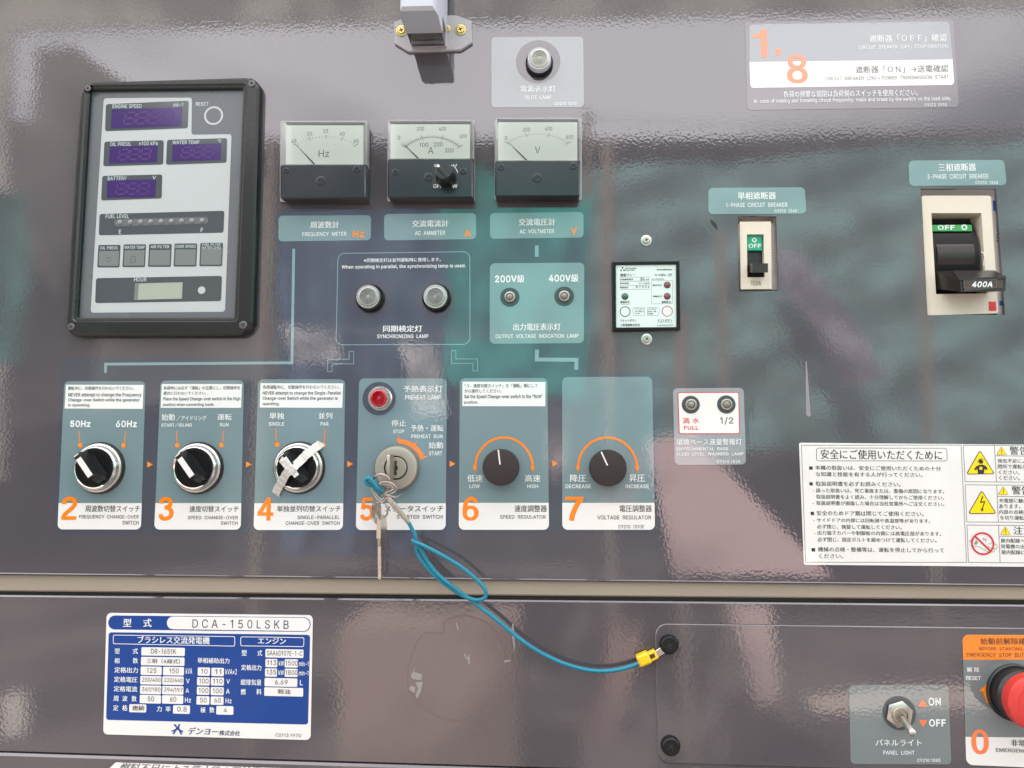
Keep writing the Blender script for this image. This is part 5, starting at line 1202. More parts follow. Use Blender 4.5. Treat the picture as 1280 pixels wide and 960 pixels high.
t5, h = step('step label 5, starter switch, with PREHEAT, STOP, RUN and START marks', ((636, 60), (1138, 60), (1130, 925), (617, 926)), 773, "5", (640, 740, 720, 872),
     [("予熱表示灯", (888, 100, 1112, 138), W_, .006), ("PREHEAT  LAMP", (898, 156, 1102, 180), W_, .014), ("停止", (820, 297, 903, 333), W_, .008), ("STOP", (830, 352, 892, 373), W_, .016), ("予熱・運転", (930, 325, 1117, 362), W_, .006), ("PREHEAT  RUN", (933, 380, 1112, 402), W_, .014),
      ("始動", (1033, 422, 1115, 460), W_, .008), ("START", (1035, 476, 1110, 500), W_, .016), ("スタータスイッチ", (782, 787, 1117, 822), I_, .006), ("STARTER  SWITCH", (850, 840, 1112, 862), I_, .012)])
c = uv(857, 572); R1, R2 = ln(166), ln(139)
A = [math.radians(90 - 5 * i) for i in range(15)]
flat('range_band', t5, [c + Vector((math.cos(a), math.sin(a))) * R1 for a in A] + [c + Vector((math.cos(a), math.sin(a))) * R2 for a in A[::-1]], 'orange', h + LAY)
for a in (90, 55, 22):
    v = Vector((math.cos(math.radians(a)), math.sin(math.radians(a)))); n = Vector((-v.y, v.x))
    flat('range_tick', t5, [c + v * ln(196), c + v * ln(150) + n * ln(7), c + v * ln(150) - n * ln(7)], 'orange', h + LAY * 1.5)
flat('lamp_opening', t5, circle(uv(750, 175), ln(97)), 'overlay', h + LAY)
frame()
zoom(560, 460, 4.57)
t6, h = step('step label 6, speed regulator, with orange arc from LOW to HIGH', ((68, 58), (568, 57), (577, 924), (62, 924)), 770, "6", (83, 735, 175, 872),
     [("低速", (110, 610, 198, 650), W_, .008), ("LOW", (123, 665, 182, 686), W_, .016), ("高速", (440, 610, 528, 650), W_, .008), ("HIGH", (452, 665, 515, 686), W_, .016), ("速度調整器", (380, 783, 565, 822), I_, .006), ("SPEED  REGULATOR", (297, 840, 558, 861), I_, .012)],
     ((83, 78), (556, 80), (556, 219), (82, 218)),
     [("「３．速度切替スイッチ」を「運転」側にして", (95, 90, 512, 112)), ("から操作してください。", (95, 120, 305, 142)), ('Set the Speed Change-over switch to the "RUN"', (92, 152, 538, 178)), ("position.", (92, 187, 173, 208))])
def arc(t, h, cx, ytop, x0, x1, ye):
    c = uv(cx, ye); R = (uv(x1, ye) - uv(x0, ye)).x / 2; H = (uv(cx, ytop) - c).y
    P = []
    for i in range(33):
        a = math.pi * i / 32; P.append(c + Vector((math.cos(a) * R, math.sin(a) * H)))
    flat('range_arc', t, stroke(P, ln(13)), 'orange', h + LAY)
    for k in (0, -1): flat('arc_end', t, [P[k] + Vector((ln(13), ln(4))), P[k] + Vector((ln(2), ln(-16))), P[k] + Vector((ln(-2), ln(-16))), P[k] + Vector((ln(-13), ln(4))), P[k] + Vector((0, ln(30)))], 'orange', h + LAY * 1.5)
arc(t6, h, 319, 397, 154, 484, 572); frame()
t7, h = step('step label 7, voltage regulator, with orange arc from DECREASE to INCREASE', ((652, 52), (1166, 50), (1182, 924), (653, 924)), 770, "7", (670, 735, 775, 872),
     [("降圧", (697, 608, 790, 650), W_, .008), ("DECREASE", (672, 665, 816, 687), W_, .016), ("昇圧", (1035, 608, 1125, 650), W_, .008), ("INCREASE", (1014, 665, 1147, 687), W_, .016), ("電圧調整器", (980, 783, 1165, 822), I_, .006), ("VOLTAGE  REGULATOR", (853, 842, 1160, 865), I_, .012), ("C9210  1510E", (973, 896, 1120, 916), I_, .006)])
arc(t7, h, 911, 397, 742, 1080, 572); frame()

# ------------------------------------------------------------------ rotary switches
zoom(0, 0, 1)
GR = 'black rotary switches with chrome rings'
def rotary(x, y, lab):
    t = thing('rotary_switch', lab, 'switch', uv(x, y), GR)
    lathe('base_gasket', t, None, [(20.6, 0.35), (20.6, 1.2), (19, 1.6)], 'black', 64)
    lathe('knurled_ring', t, None, [(19.4, 1.2), (19.6, 1.8), (19.4, 4.2), (18.6, 4.9), (17.6, 5.2)], 'steel', 120, knurl=(0, 2, .35))
    lathe('chrome_ring', t, None, [(18.0, 4.8), (17.4, 7.2), (16.6, 8.6), (15.9, 9.0), (15.2, 8.7), (14.9, 7.6)], 'chrome', 72, smooth=50, cap=False)
    lathe('disc', t, None, [(14.95, 7.4), (14.8, 7.9), (13.4, 8.1), (13.2, 7.5), (0, 7.5)], 'gloss', 64)
    c = uv(x, y); d = Vector((-0.60, 0.80)); n = Vector((-d.y, d.x))
    P = lambda a, b: c + d * a * .001 + n * b * .001
    def hexa(l0, l1, w0, w1): return [P(l0, -w0 * .55), P(l0, w0 * .55), P(l0 * .55, w1), P(-l1 * .75, w1), P(-l1, w1 * .6), P(-l1, -w1 * .6), P(-l1 * .75, -w1), P(l0 * .55, -w1)]
    loft('lever', t, [(hexa(14.6, 13.4, 6.0, 5.4), .0072), (hexa(14.4, 13.0, 5.0, 3.6), .0120), (hexa(13.6, 9.0, 4.4, 2.7), .0195), (hexa(13.2, 8.5, 4.4, 2.6), .0203)], 'black', smooth=25)
    slab('white_inlay', t, [P(9.6, -2.2), P(9.6, 2.2), P(-7.5, 2.2), P(-7.5, -2.2)], .019, .0206, 'white', .0001)
    slab('white_tip', t, [P(13.0, -2.1), P(13.0, 2.1), P(12.2, 2.1), P(12.2, -2.1)], .019, .0206, 'white', .0001)
    return t
s2 = rotary(125.5, 584.8, 'black rotary switch on label 2, pointing up left towards 50Hz')
s3 = rotary(248.2, 584.8, 'black rotary switch on label 3, pointing up left towards START/IDLING')
s4 = rotary(374.6, 584.6, 'black rotary switch on label 4, covered by strips of white tape')
# tape over switch 4
zoom(310, 460, 4.573)
def ribbon(name, t, pts, wd, m, th=.00015):
    P = []
    for x, y, hh in pts:
        q = uv(x, y, hh / 1000); P.append(Vector((q.x, -hh / 1000, q.y)))
    P = spline(P, 6)
    o3 = org_of(t); bm = bmesh.new(); rows = []
    for i, p in enumerate(P):
        a, b = P[max(0, i - 1)], P[min(len(P) - 1, i + 1)]
        d = (b - a); s = Vector((-d.z, 0, d.x)).normalized(); u = d.cross(s).normalized()
        if u.y > 0: u = -u
        ww = wd * (1 + .05 * math.sin(i * 2.1))
        rows.append([bm.verts.new(p + s * ww * j / 2 + u * (th * k + .0005 * math.sin(i * 1.7 + j * 2) + .0003 * math.sin(i * 3.1)) + d.normalized() * (.0007 * math.sin(j * 5 + i)) - o3) for j, k in ((-1, 0), (1, 0), (1, 1), (-1, 1))])
    for a, b in zip(rows, rows[1:]):
        for k in range(4): bm.faces.new((a[k], a[(k + 1) % 4], b[(k + 1) % 4], b[k]))
    bm.faces.new(rows[0]); bm.faces.new(rows[-1])
    bmesh.ops.recalc_face_normals(bm, faces=bm.faces)
    me = bpy.data.meshes.new(name); bm.to_mesh(me); bm.free()
    return finish(name, me, m, t, 40)
tp = thing('tape', 'white tape strips stuck diagonally across the switch of label 4', 'tape', uv(290, 570))
ribbon('long_strip', tp, [(420, 428, .8), (395, 448, 3), (345, 485, 9.6), (300, 530, 12.5), (262, 565, 20.6), (232, 590, 20.9), (212, 615, 16), (190, 655, 9.5), (170, 690, 4), (157, 725, .8)], .0068, 'tape')
ribbon('short_strip', tp, [(186, 520, 20.9), (212, 550, 21.3), (240, 580, 21.5), (266, 602, 21.2)], .0045, 'tape')

# ------------------------------------------------------------------ preheat lamp, regulators, starter switch
t = signal_lamp('preheat_lamp', 'red preheat lamp in a steel rim at the top of label 5', 758, 175, 9.6, 'redlens', rim='steel', base_m='steel', knurl=False, hgt=.7)
zoom(560, 460, 4.57)
GK = 'round matt black regulator knobs'
def regulator(x, y, lab, ang, r=14.1):
    c = uv(x, y)
    t = thing('regulator_knob', lab, 'knob', c, GK)
    lathe('knob_body', t, None, [(r, .6), (r, 2), (r * .985, 12.0), (r * .95, 12.9), (r * .86, 13.2)], 'knob', 96, knurl=(1, 2, .22))
    v = Vector((-math.sin(math.radians(ang)), math.cos(math.radians(ang)))); n = Vector((-v.y, v.x))
    P = [c + v * r * .00095 + n * .00055, c + v * r * .00095 - n * .00055, c + v * .0022 - n * .00055, c + v * .0022 + n * .00055]
    slab('index_line', t, P, .0128, .0135, 'white', .0001)
    return t
regulator(305, 566, 'matt black speed regulator knob on label 6, index nearly straight up', 7)
regulator(910, 570, 'matt black voltage regulator knob on label 7, index tilted to the left', 24)

zoom(430, 560, 4.8)
c = uv(322, 118)
ss = thing('starter_switch', 'round satin metal key switch of label 5 with a key in it', 'key switch', c)
lathe('barrel', ss, None, [(17.4, .4), (17.5, 3), (17.2, 6.2), (16.2, 7.6), (14.8, 7.9), (9.3, 7.7), (9.3, 5.5)], 'nickel', 72, smooth=40)
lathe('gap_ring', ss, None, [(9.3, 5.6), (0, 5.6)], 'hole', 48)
lathe('cylinder', ss, None, [(8.2, 5), (8.2, 7.5), (7.9, 7.8)], 'nickel', 48)
pl = c
slab('keyway', ss, [pl + Vector((-.0009, .0055)), pl + Vector((.0009, .0055)), pl + Vector((.0006, .002)), pl + Vector((.0016, .001)), pl + Vector((.0016, -.001)), pl + Vector((.0006, -.002)), pl + Vector((.0009, -.0055)), pl + Vector((-.0009, -.0055))], .007, .0082, 'hole', .00005)  # raised dark shape painting the shade of the key slot
def wire(name, par, pts, r, m='wire', closed=True): return tube(name, par, pts, r, m, closed, 6, 8)
# key in the switch: a thin plate standing out of the panel
kk = thing('ignition_key', 'metal key inserted in the starter switch, seen edge on', 'key', Vector((c.x, -.0085, c.y)))
o3 = ORG[kk.name]
zt, zb = uv(270, 38, .03).y, uv(270, 205, .03).y
prof = [(-.0075, c.y + .0036), (-.0105, c.y + .0040), (-.0112, zt - .002), (-.0125, zt - .0003), (-.014, zt), (-.0275, zt), (-.0285, zt - .0012), (-.0285, zb + .0012), (-.0275, zb), (-.014, zb), (-.0125, zb + .0003), (-.0112, zb + .002), (-.0105, c.y - .0040), (-.0075, c.y - .0036)]
bm = bmesh.new()
A = [bm.verts.new((c.x - .0026 - o3.x, y - o3.y, z - o3.z)) for y, z in prof]
B = [bm.verts.new((c.x - .0006 - o3.x, y - o3.y, z - o3.z)) for y, z in prof]
bm.faces.new(A); bm.faces.new(B[::-1])
for i in range(len(A)): bm.faces.new((A[i], A[(i + 1) % len(A)], B[(i + 1) % len(A)], B[i]))
bmesh.ops.recalc_face_normals(bm, faces=bm.faces)
bmesh.ops.bevel(bm, geom=[e for e in bm.edges], offset=.0003, segments=1, affect='EDGES')
me = bpy.data.meshes.new('key_bow'); bm.to_mesh(me); bm.free()
finish('key_bow', me, 'nickel', kk, 30)

# rings and wire loops
zoom(440, 560, 8)
kr = thing('key_ring', 'wire rings and bent clips hanging from the ignition key', 'key ring', Vector((uv(300, 400, .028).x, -.028, uv(300, 400, .028).y)))
wire('ring', kr, [(372, 300, 30), (300, 256, 31), (235, 275, 29), (195, 340, 27), (200, 420, 25), (260, 480, 25), (330, 455, 27), (378, 380, 29)], .0005)
wire('ring', kr, [(368, 305, 30), (302, 264, 31), (240, 283, 29), (201, 345, 27), (206, 425, 25), (262, 474, 25), (326, 450, 27), (374, 384, 29)], .0006)
wire('clip', kr, [(270, 365, 30), (310, 342, 31), (375, 345, 32), (425, 375, 32), (450, 408, 31), (425, 440, 30), (360, 470, 29), (330, 455, 29), (395, 425, 30), (425, 405, 31), (385, 372, 31), (340, 362, 30)], .0007)
wire('clip', kr, [(185, 375, 27), (195, 425, 27), (228, 480, 27), (262, 520, 27), (300, 545, 27), (335, 520, 28), (348, 480, 28), (335, 455, 29), (328, 485, 28), (300, 520, 27), (262, 490, 27), (215, 430, 27)], .0008)
wire('hook', kr, [(345, 475, 29), (385, 480, 29), (430, 495, 28), (470, 480, 28), (492, 458, 28)], .0007, closed=False)
for k, (a, b) in enumerate((((212, 560, 22), (250, 540, 23)), ((225, 575, 22), (262, 545, 23)), ((238, 585, 22), (275, 548, 23)))):
    x, y, hh = a; x2, y2, _ = b
    wire('split_ring', kr, [(x2, y2, 24), (x, y, 21), (x - 12, y + 60, 19), (x - 5, y + 130, 19), (x + 18, y + 175, 20), (x + 40, y + 130, 22), (x + 48, y + 50, 24)], .0006)
wire('ring', kr, [(275, 545, 25), (335, 560, 27), (356, 610, 27), (350, 660, 26), (320, 690, 24), (275, 690, 22), (245, 650, 21), (248, 590, 22)], .0007)
# crimp sleeves
cr = thing('cord_sleeve', 'long tapered metal crimp sleeve joining the blue cord to the key ring', 'sleeve', Vector((uv(470, 620, .024).x, -.024, uv(470, 620, .024).y)))
def sleeve(name, par, a, b, w0, w1, m, tk=.0016):
    A_, B_ = uv(*a[:2], a[2] / 1000), uv(*b[:2], b[2] / 1000)
    pa, pb = Vector((A_.x, -a[2] / 1000, A_.y)), Vector((B_.x, -b[2] / 1000, B_.y))
    d = (pb - pa).normalized(); s = d.cross(Vector((0, -1, 0))).normalized(); u = s.cross(d)
    bm = bmesh.new(); rows = []; o3 = org_of(par)
    for f, ww, tt in ((0, w0 * .8, tk * .7), (.04, w0, tk), (.3, w0 * 1.02, tk), (.8, (w0 + w1 * 2) / 3 * 1.0, tk * 1.1), (.94, w1, tk * 1.2), (1, w1 * .8, tk)):
        c_ = pa + (pb - pa) * f
        rows.append([bm.verts.new(c_ + s * ww * math.copysign(abs(math.cos(t_)) ** .6, math.cos(t_)) / 2 + u * tt * math.copysign(abs(math.sin(t_)) ** .6, math.sin(t_)) - o3) for t_ in [2 * math.pi * (i + .5) / 16 for i in range(16)]])
    for p, q in zip(rows, rows[1:]):
        for k in range(16): bm.faces.new((p[k], p[(k + 1) % 16], q[(k + 1) % 16], q[k]))
    bm.faces.new(rows[0]); bm.faces.new(rows[-1]); bmesh.ops.recalc_face_normals(bm, faces=bm.faces)
    me = bpy.data.meshes.new(name); bm.to_mesh(me); bm.free()
    return finish(name, me, m, par, 50)
sleeve('sleeve_body', cr, (392, 535, 26), (565, 745, 20), .0040, .0030, 'nickel')
sleeve('sleeve_head', cr, (345, 470, 27), (400, 545, 26), .0034, .0036, 'steel', .0013)

# blue cord
zoom(430, 560, 4.8)
cd = thing('lanyard_cord', 'blue plastic coated cord looping from the key ring down to the yellow lug', 'cord', Vector((uv(440, 560, .015).x, -.015, uv(440, 560, .015).y)))
tube('cord_end_loop', cd, [(232, 262, 27), (205, 240, 29), (175, 205, 30), (150, 180, 30), (133, 192, 29), (142, 215, 28), (180, 232, 27), (212, 262, 26), (226, 272, 26)], .00165, 'cord', k=8, seg=12)
main = [(388, 448, 20), (408, 485, 19), (427, 530, 18), (432, 570, 17), (440, 630, 15.5), (478, 690, 15), (550, 770, 14), (640, 842, 13.5), (720, 888, 13.5), (795, 912, 14), (848, 895, 15), (845, 848, 16), (790, 785, 17), (700, 712, 18), (590, 645, 19), (480, 588, 19), (420, 562, 19), (412, 556, 18.5), (425, 572, 17.5), (462, 610, 16.5), (500, 680, 15.5), (560, 755, 15.5), (630, 815, 15.5), (700, 868, 14), (760, 910, 13), (830, 965, 12)]
zoom(0, 0, 1)
main = [(430 + x / 4.8, 560 + y / 4.8, h_) for x, y, h_ in main] + [(625, 778, 11), (650, 799, 10), (676, 816, 9), (705, 829.5, 8), (735, 837.5, 7.5), (762, 838.5, 7), (785, 834, 6.5), (798, 829, 6)]
tube('cord_length', cd, main, .00150, 'cord', k=8, seg=12)

# second bunch: spare key
zoom(440, 560, 8)
sk = thing('spare_key', 'loose metal key hanging straight down from the key ring', 'key', Vector((uv(290, 680, .02).x, -.02, uv(290, 680, .02).y)))
P3 = lambda x, y, hh: (lambda q: Vector((q.x, -hh / 1000, q.y)))(uv(x, y, hh / 1000))
def prism3(name, par, front, back, m):
    o3 = org_of(par); bm = bmesh.new()
    a = [bm.verts.new(P3(*p) - o3) for p in front]; b = [bm.verts.new(P3(*p) - o3) for p in back]
    bm.faces.new(a); bm.faces.new(b[::-1]); n = len(a)
    for i in range(n): bm.faces.new((a[i], a[(i + 1) % n], b[(i + 1) % n], b[i]))
    bmesh.ops.recalc_face_normals(bm, faces=bm.faces)
    me = bpy.data.meshes.new(name); bm.to_mesh(me); bm.free()
    return finish(name, me, m, par)
prism3('key_bow', sk, [(250, 668, 23), (288, 668, 23), (286, 905, 20), (244, 905, 20)], [(312, 664, 11), (345, 700, 9), (352, 800, 8), (330, 905, 9)][:4], 'steel')
prism3('key_collar', sk, [(252, 905, 19.5), (286, 905, 19.5), (281, 990, 17.4), (260, 990, 17.4)], [(318, 900, 9), (330, 905, 9), (322, 990, 9), (300, 990, 9)], 'nickel')
zoom(430, 560, 4.8)
prism3('key_blade', sk, [(202, 590, 17.5), (222, 590, 17.5), (223, 640, 16.5), (220, 646, 16), (223, 652, 16), (223, 684, 15.5), (219, 690, 15), (223, 696, 15), (223, 730, 14.5), (220, 736, 14), (223, 742, 14), (222, 780, 13), (214, 792, 13), (204, 784, 13)], [(228, 590, 10), (246, 600, 9), (244, 640, 9), (234, 646, 9), (243, 652, 9), (241, 684, 9), (231, 690, 9), (240, 696, 9), (238, 730, 9), (230, 736, 9), (237, 742, 9), (234, 770, 9), (224, 788, 9), (216, 784, 9)], 'steel')

# lug and its screw
zoom(600, 720, 4)
lg = thing('cable_lug', 'yellow sleeved ring lug at the lower end of the blue cord', 'lug', Vector((uv(840, 412, .005).x, -.005, uv(840, 412, .005).y)))
def obl(name, par, a, b, w0, h0, h1, m, bev=.0005, r=.0005):
    A_, B_ = uv(*a, h1), uv(*b, h1); d = (B_ - A_).normalized(); n = Vector((-d.y, d.x)) * w0 / 2
    return slab(name, par, [A_ + n, B_ + n, B_ - n, A_ - n], h0, h1, m, bev, r=r)
obl('sleeve_body', lg, (792, 434), (850, 408), .0089, .0018, .0090, 'lug', .0016, .0014)
obl('sleeve_neck', lg, (846, 410), (884, 391), .0072, .0022, .0070, 'lug', .0010, .0010)
flat('stamp_mark', lg, quad((846, 396), (870, 386), (877, 406), (853, 417), h=.0071), 'tag', .0071)
obl('tongue', lg, (880, 394), (925, 365), .0052, .0020, .0032, 'steel', .0003)

# ------------------------------------------------------------------ access plate with toggle and emergency stop
zoom(0, 0, 1)
ap = thing('access_plate', 'raised grey brown cover plate with rounded corners on the lower panel', 'plate', uv(1050, 865))
Q = quad((818.5, 779), (1400, 786), (1400, 970), (822, 953))
slab('plate_sheet', ap, Q, .0001, .0016, 'lower', .0006, r=ln(14))
screw(836, 805, .0016, ap, r=7.2, hgt=4.2, m='darksteel', turn=25)
screw(838, 931.4, .0016, ap, r=7.2, hgt=4.2, m='darksteel', turn=40)
HA = .0016
zoom(1040, 780, 5.333)
tq = ((107, 400), (767, 399), (787, 929), (118, 926))
q = quad(*tq)
t = thing('panel_light_label', 'grey translucent label reading PANEL LIGHT with ON and OFF marks', 'label', sum(q, Vector((0, 0))) / 4)
flat('backing', t, rounded(q, ln(26)), 'dimtile', HA + .00022, .00012)
frame(*tq)
hh = HA + .00034
flat('switch_opening', t, circle(uv(440, 588), ln(104)), 'window', hh)
for s, bx, b in (("ON", (643, 491, 725, 544), .045), ("OFF", (647, 634, 758, 684), .045), ("パネルライト", (290, 770, 597, 812), .006), ("PANEL  LIGHT", (342, 844, 550, 871), .012), ("C9210 1083", (568, 898, 722, 919), .012)):
    text(s, bx, 'whiteink', t, hh, bold=b)
flat('on_arrow', t, [uv(595, 497), uv(628, 545), uv(565, 545)], 'peach', hh)
flat('off_arrow', t, [uv(570, 633), uv(627, 633), uv(598, 683)], 'peach', hh)
frame()
tg = thing('toggle_switch', 'metal toggle switch with hexagonal nut, lever down beside OFF', 'switch', uv(436, 592))
c = uv(436, 592)
hexp = [c + Vector((math.cos(math.radians(60 * i + 18)), math.sin(math.radians(60 * i + 18)))) * .0100 for i in range(6)]
loft('hex_nut', tg, [([*hexp], HA), ([*hexp], HA + .0024), ([c + (p - c) * .9 for p in hexp], HA + .003)], 'steel')
lathe('threaded_bush', tg, None, [(6.2, HA * 1000 + 2.6), (6.4, HA * 1000 + 3), (6.2, HA * 1000 + 5.2), (5.9, HA * 1000 + 5.6), (4.6, HA * 1000 + 5.6), (4.4, HA * 1000 + 4), (0, HA * 1000 + 3.6)], 'nickel', 40, smooth=30)
pts = [Vector((c.x, -.005, c.y)), Vector((c.x - .0001, -.0105, c.y - .0018)), Vector((c.x + .0002, -.0165, c.y - .0042)), Vector((c.x + .0005, -.0210, c.y - .0062)), Vector((c.x + .0006, -.0228, c.y - .0070)), Vector((c.x + .00065, -.0236, c.y - .0074))]
me = tube_mesh([p - ORG[tg.name] for p in pts], [.0020, .0023, .0026, .0029, .0025, .0012], seg=20)
finish('lever', me, 'steel', tg, 50)
flat('locating_key', tg, quad((425, 672), (452, 672), (452, 684), (425, 684)), 'brass', HA + .0006, .0005)

zoom(1180, 780, 5.333)
eq = ((114, 68), (760, 70), (770, 958), (140, 932))
q = quad(*eq)
t = thing('emergency_stop_label', 'orange, grey and white label around the red emergency stop button', 'label', uv(300, 500))
flat('backing', t, rounded(q, ln(40)), 'white', HA + .00022, .00012)
frame(*eq)
flat('orange_band', t, rounded(quad((114, 68), (760, 70), (760, 234), (118, 233)), [ln(40), 0, 0, 0]), 'orange', hh)
flat('grey_field', t, quad((118, 233), (760, 234), (765, 752), (133, 745)), 'dimtile', hh)
h4_ = hh + LAY
for s, bx, m_, b in (("始動前解除確認", (243, 93, 598, 137), 'tag', .0), ("BEFORE  STARTING,", (235, 155, 530, 180), 'tag', .0), ("EMERGENCY  STOP  BUTTON", (152, 193, 600, 219), 'tag', .0), ("解 除", (153, 288, 235, 321), 'whiteink', .0), ("RESET", (148, 347, 245, 374), 'whiteink', .016),
                     ("非常停止", (447, 773, 640, 817), 'ink', .0), ("EMERGENCY  STOP", (347, 833, 700, 858), 'ink', .006)):
    text(s, bx, m_, t, h4_, bold=b)
numeral("0", (183, 703, 298, 868), 'peach', t, h4_)
flat('reset_arrow', t, [uv(288, 382), uv(220, 443), uv(250, 443), uv(258, 480), uv(276, 522), uv(330, 520), uv(300, 470), uv(296, 440)], 'orange', h4_)
frame()
c = uv(460, 450)
es = thing('emergency_stop', 'big red ribbed mushroom button on a black collar at the lower right edge', 'button', c)
lathe('collar', es, None, [(20.6, 1.9), (20.6, 3.6), (19.6, 4.4), (18.6, 4.4), (18.2, 12), (16.0, 15), (13.5, 16)], 'black', 64, smooth=30)
lathe('button_head', es, None, [(12, 15.5), (16.5, 17), (19.0, 18.6), (19.6, 20), (19.6, 25), (19.0, 26.6), (17.6, 27.6), (13, 28.6), (12.4, 28.1), (11.2, 28.5), (7, 29.0), (6.4, 28.5), (0, 28.8)], 'redcap', 96, knurl=(3, 4, .6), smooth=35)

# ------------------------------------------------------------------ rating plate
zoom(120, 750, 4.571)
rc = ((63, 73), (1240, 86), (1227, 799), (43, 766))
t, h = sticker('rating_plate', 'white and blue rating plate headed DCA-150LSKB on the lower panel', 'plate', rc, 26, 'white', thick=.0004)
def cell(q4, r, m_, hh_, nm='data_field'): return flat(nm, t, rounded(quad(*q4), ln(r)), m_, hh_)
def rc_(bx, r, m_, hh_, nm='data_field'): return flat(nm, t, rounded(rect(*bx), ln(r)), m_, hh_)
a1_, a2_, a3_ = h + LAY, h + 2 * LAY, h + 3 * LAY
cell(((73, 87), (1228, 98), (1226, 181), (72, 167)), 38, 'blue', a1_, 'header_field')
cell(((408, 93), (1223, 101), (1222, 177), (408, 165)), 36, 'white', a2_, 'header_pill')
cell(((75, 183), (1225, 198), (1213, 710), (60, 683)), 16, 'blue', a1_, 'blue_field')
for s, bx, m_, b in (("型", (155, 107, 203, 153), W_, .03), ("式", (270, 107, 318, 155), W_, .03), ("D C A – 1 5 0 L S K B".replace('–', '-'), (550, 113, 1100, 162), 'blueink', .0)):
    text(s, bx, m_, t, a3_, bold=b)
for q4 in (((100, 197), (797, 206), (797, 264), (100, 250)), ((828, 207), (1192, 212), (1190, 267), (827, 262))):
    P = quad(*q4); flat('heading_box', t, [rounded(P, ln(10)), rounded(inset(P, ln(3.5)), ln(8))], 'white', a2_)
text("ブラシレス交流発電機", (237, 208, 650, 250), W_, t, a2_, bold=.01); text("エンジン", (925, 217, 1085, 251), W_, t, a2_, bold=.01)
CE = [((262, 270, 510, 317), "DB-1651K"), ((260, 325, 508, 373), "三相（4線式）"), ((258, 379, 378, 427), "125"), ((386, 381, 505, 429), "150"), ((256, 433, 376, 481), "200/400"), ((382, 435, 503, 483), "220/440"),
      ((255, 487, 375, 536), "361/180"), ((381, 490, 502, 538), "394/197"), ((253, 541, 374, 589), "50"), ((380, 543, 501, 591), "60"), ((193, 594, 290, 640), "連続"), ((443, 600, 539, 648), "0.8"), ((690, 604, 787, 653), "4"),
      ((584, 384, 654, 431), "10"), ((662, 386, 733, 433), "11"), ((580, 440, 652, 486), "100"), ((659, 441, 733, 487), "110"), ((579, 494, 650, 540), "100"), ((658, 496, 732, 542), "100"), ((577, 548, 650, 596), "50"), ((658, 550, 731, 597), "60"),
      ((970, 280, 1187, 328), "SAA6D107E-1-C"), ((970, 335, 1038, 382), "113"), ((1080, 337, 1155, 384), "1500"), ((968, 389, 1036, 436), "135"), ((1080, 391, 1154, 438), "1800"), ((965, 445, 1152, 493), "6.69"), ((963, 499, 1185, 548), "軽油")]
for bx, s in CE:
    f = rc_(bx, 6, 'white', a2_)
    cw = 18 * len(s) if all(ord(c_) < 200 for c_ in s) else 36 * len(s) - (60 if '三' in s else 0)
    mx_ = (bx[0] + bx[2]) / 2; my = (bx[1] + bx[3]) / 2; cw = min(cw, (bx[2] - bx[0]) * .93)
    if '/' in s: cw = (bx[2] - bx[0]) * .88
    text(s, (mx_ - cw / 2, my - 14, mx_ + cw / 2, my + 14), 'ink', t, a3_, bold=.004 if '連' not in s else .03)
for s, bx in (("型", (107, 276, 136, 306)), ("式", (210, 276, 240, 308)), ("相", (106, 331, 134, 362)), ("数", (210, 331, 240, 362)), ("定格出力", (105, 384, 240, 416)), ("定格電圧", (103, 438, 238, 470)), ("定格電流", (102, 492, 236, 524)),
              ("周", (100, 547, 128, 578)), ("波", (150, 547, 180, 578)), ("数", (203, 548, 232, 580)), ("定", (98, 600, 128, 632)), ("格", (150, 600, 180, 633)), ("力", (347, 606, 376, 638)), ("率", (397, 607, 427, 639)), ("極", (597, 612, 626, 644)), ("数", (648, 612, 677, 644)),
              ("単相補助出力", (580, 331, 763, 362)), ("kVA", (513, 390, 550, 422)), ("V", (515, 450, 535, 476)), ("A", (512, 505, 531, 530)), ("Hz", (508, 558, 543, 585)), ("kVA×2", (740, 394, 805, 425)), ("V", (745, 452, 765, 478)), ("A", (743, 508, 764, 535)), ("Hz", (740, 562, 775, 590)),
              ("型", (832, 285, 862, 318)), ("式", (922, 287, 950, 319)), ("定格出力", (830, 370, 945, 402)), ("kW", (1045, 348, 1074, 375)), ("kW", (1043, 401, 1073, 428)), ("min-1", (1160, 350, 1214, 378)), ("min-1", (1159, 403, 1213, 431)),
              ("総排気量", (827, 453, 945, 487)), ("L", (1165, 458, 1182, 487)), ("燃", (827, 508, 856, 541)), ("料", (917, 508, 946, 541))):
    text(s, bx, W_, t, a2_, bold=.012)
# maker's emblem: a small figure of three bars and a ring
em = [stroke([uv(450, 708), uv(466, 728), uv(444, 764)], ln(9)), stroke([uv(480, 707), uv(472, 728), uv(492, 766)], ln(9))]
flat('emblem', t, em[0], 'blue', a2_); flat('emblem', t, em[1], 'blue', a2_ + .00003)
flat('emblem', t, stroke([uv(434, 748), uv(468, 735), uv(500, 750)], ln(7)), 'blue', a2_ + .00006)
text("デンヨー", (527, 729, 700, 770), 'blueink', t, a2_, bold=.06, italic=.2); text("株式会社", (703, 746, 823, 775), 'blueink', t, a2_, bold=.02, italic=.2); text("C0113 1970", (1025, 763, 1172, 782), 'ink', t, a2_)
frame()

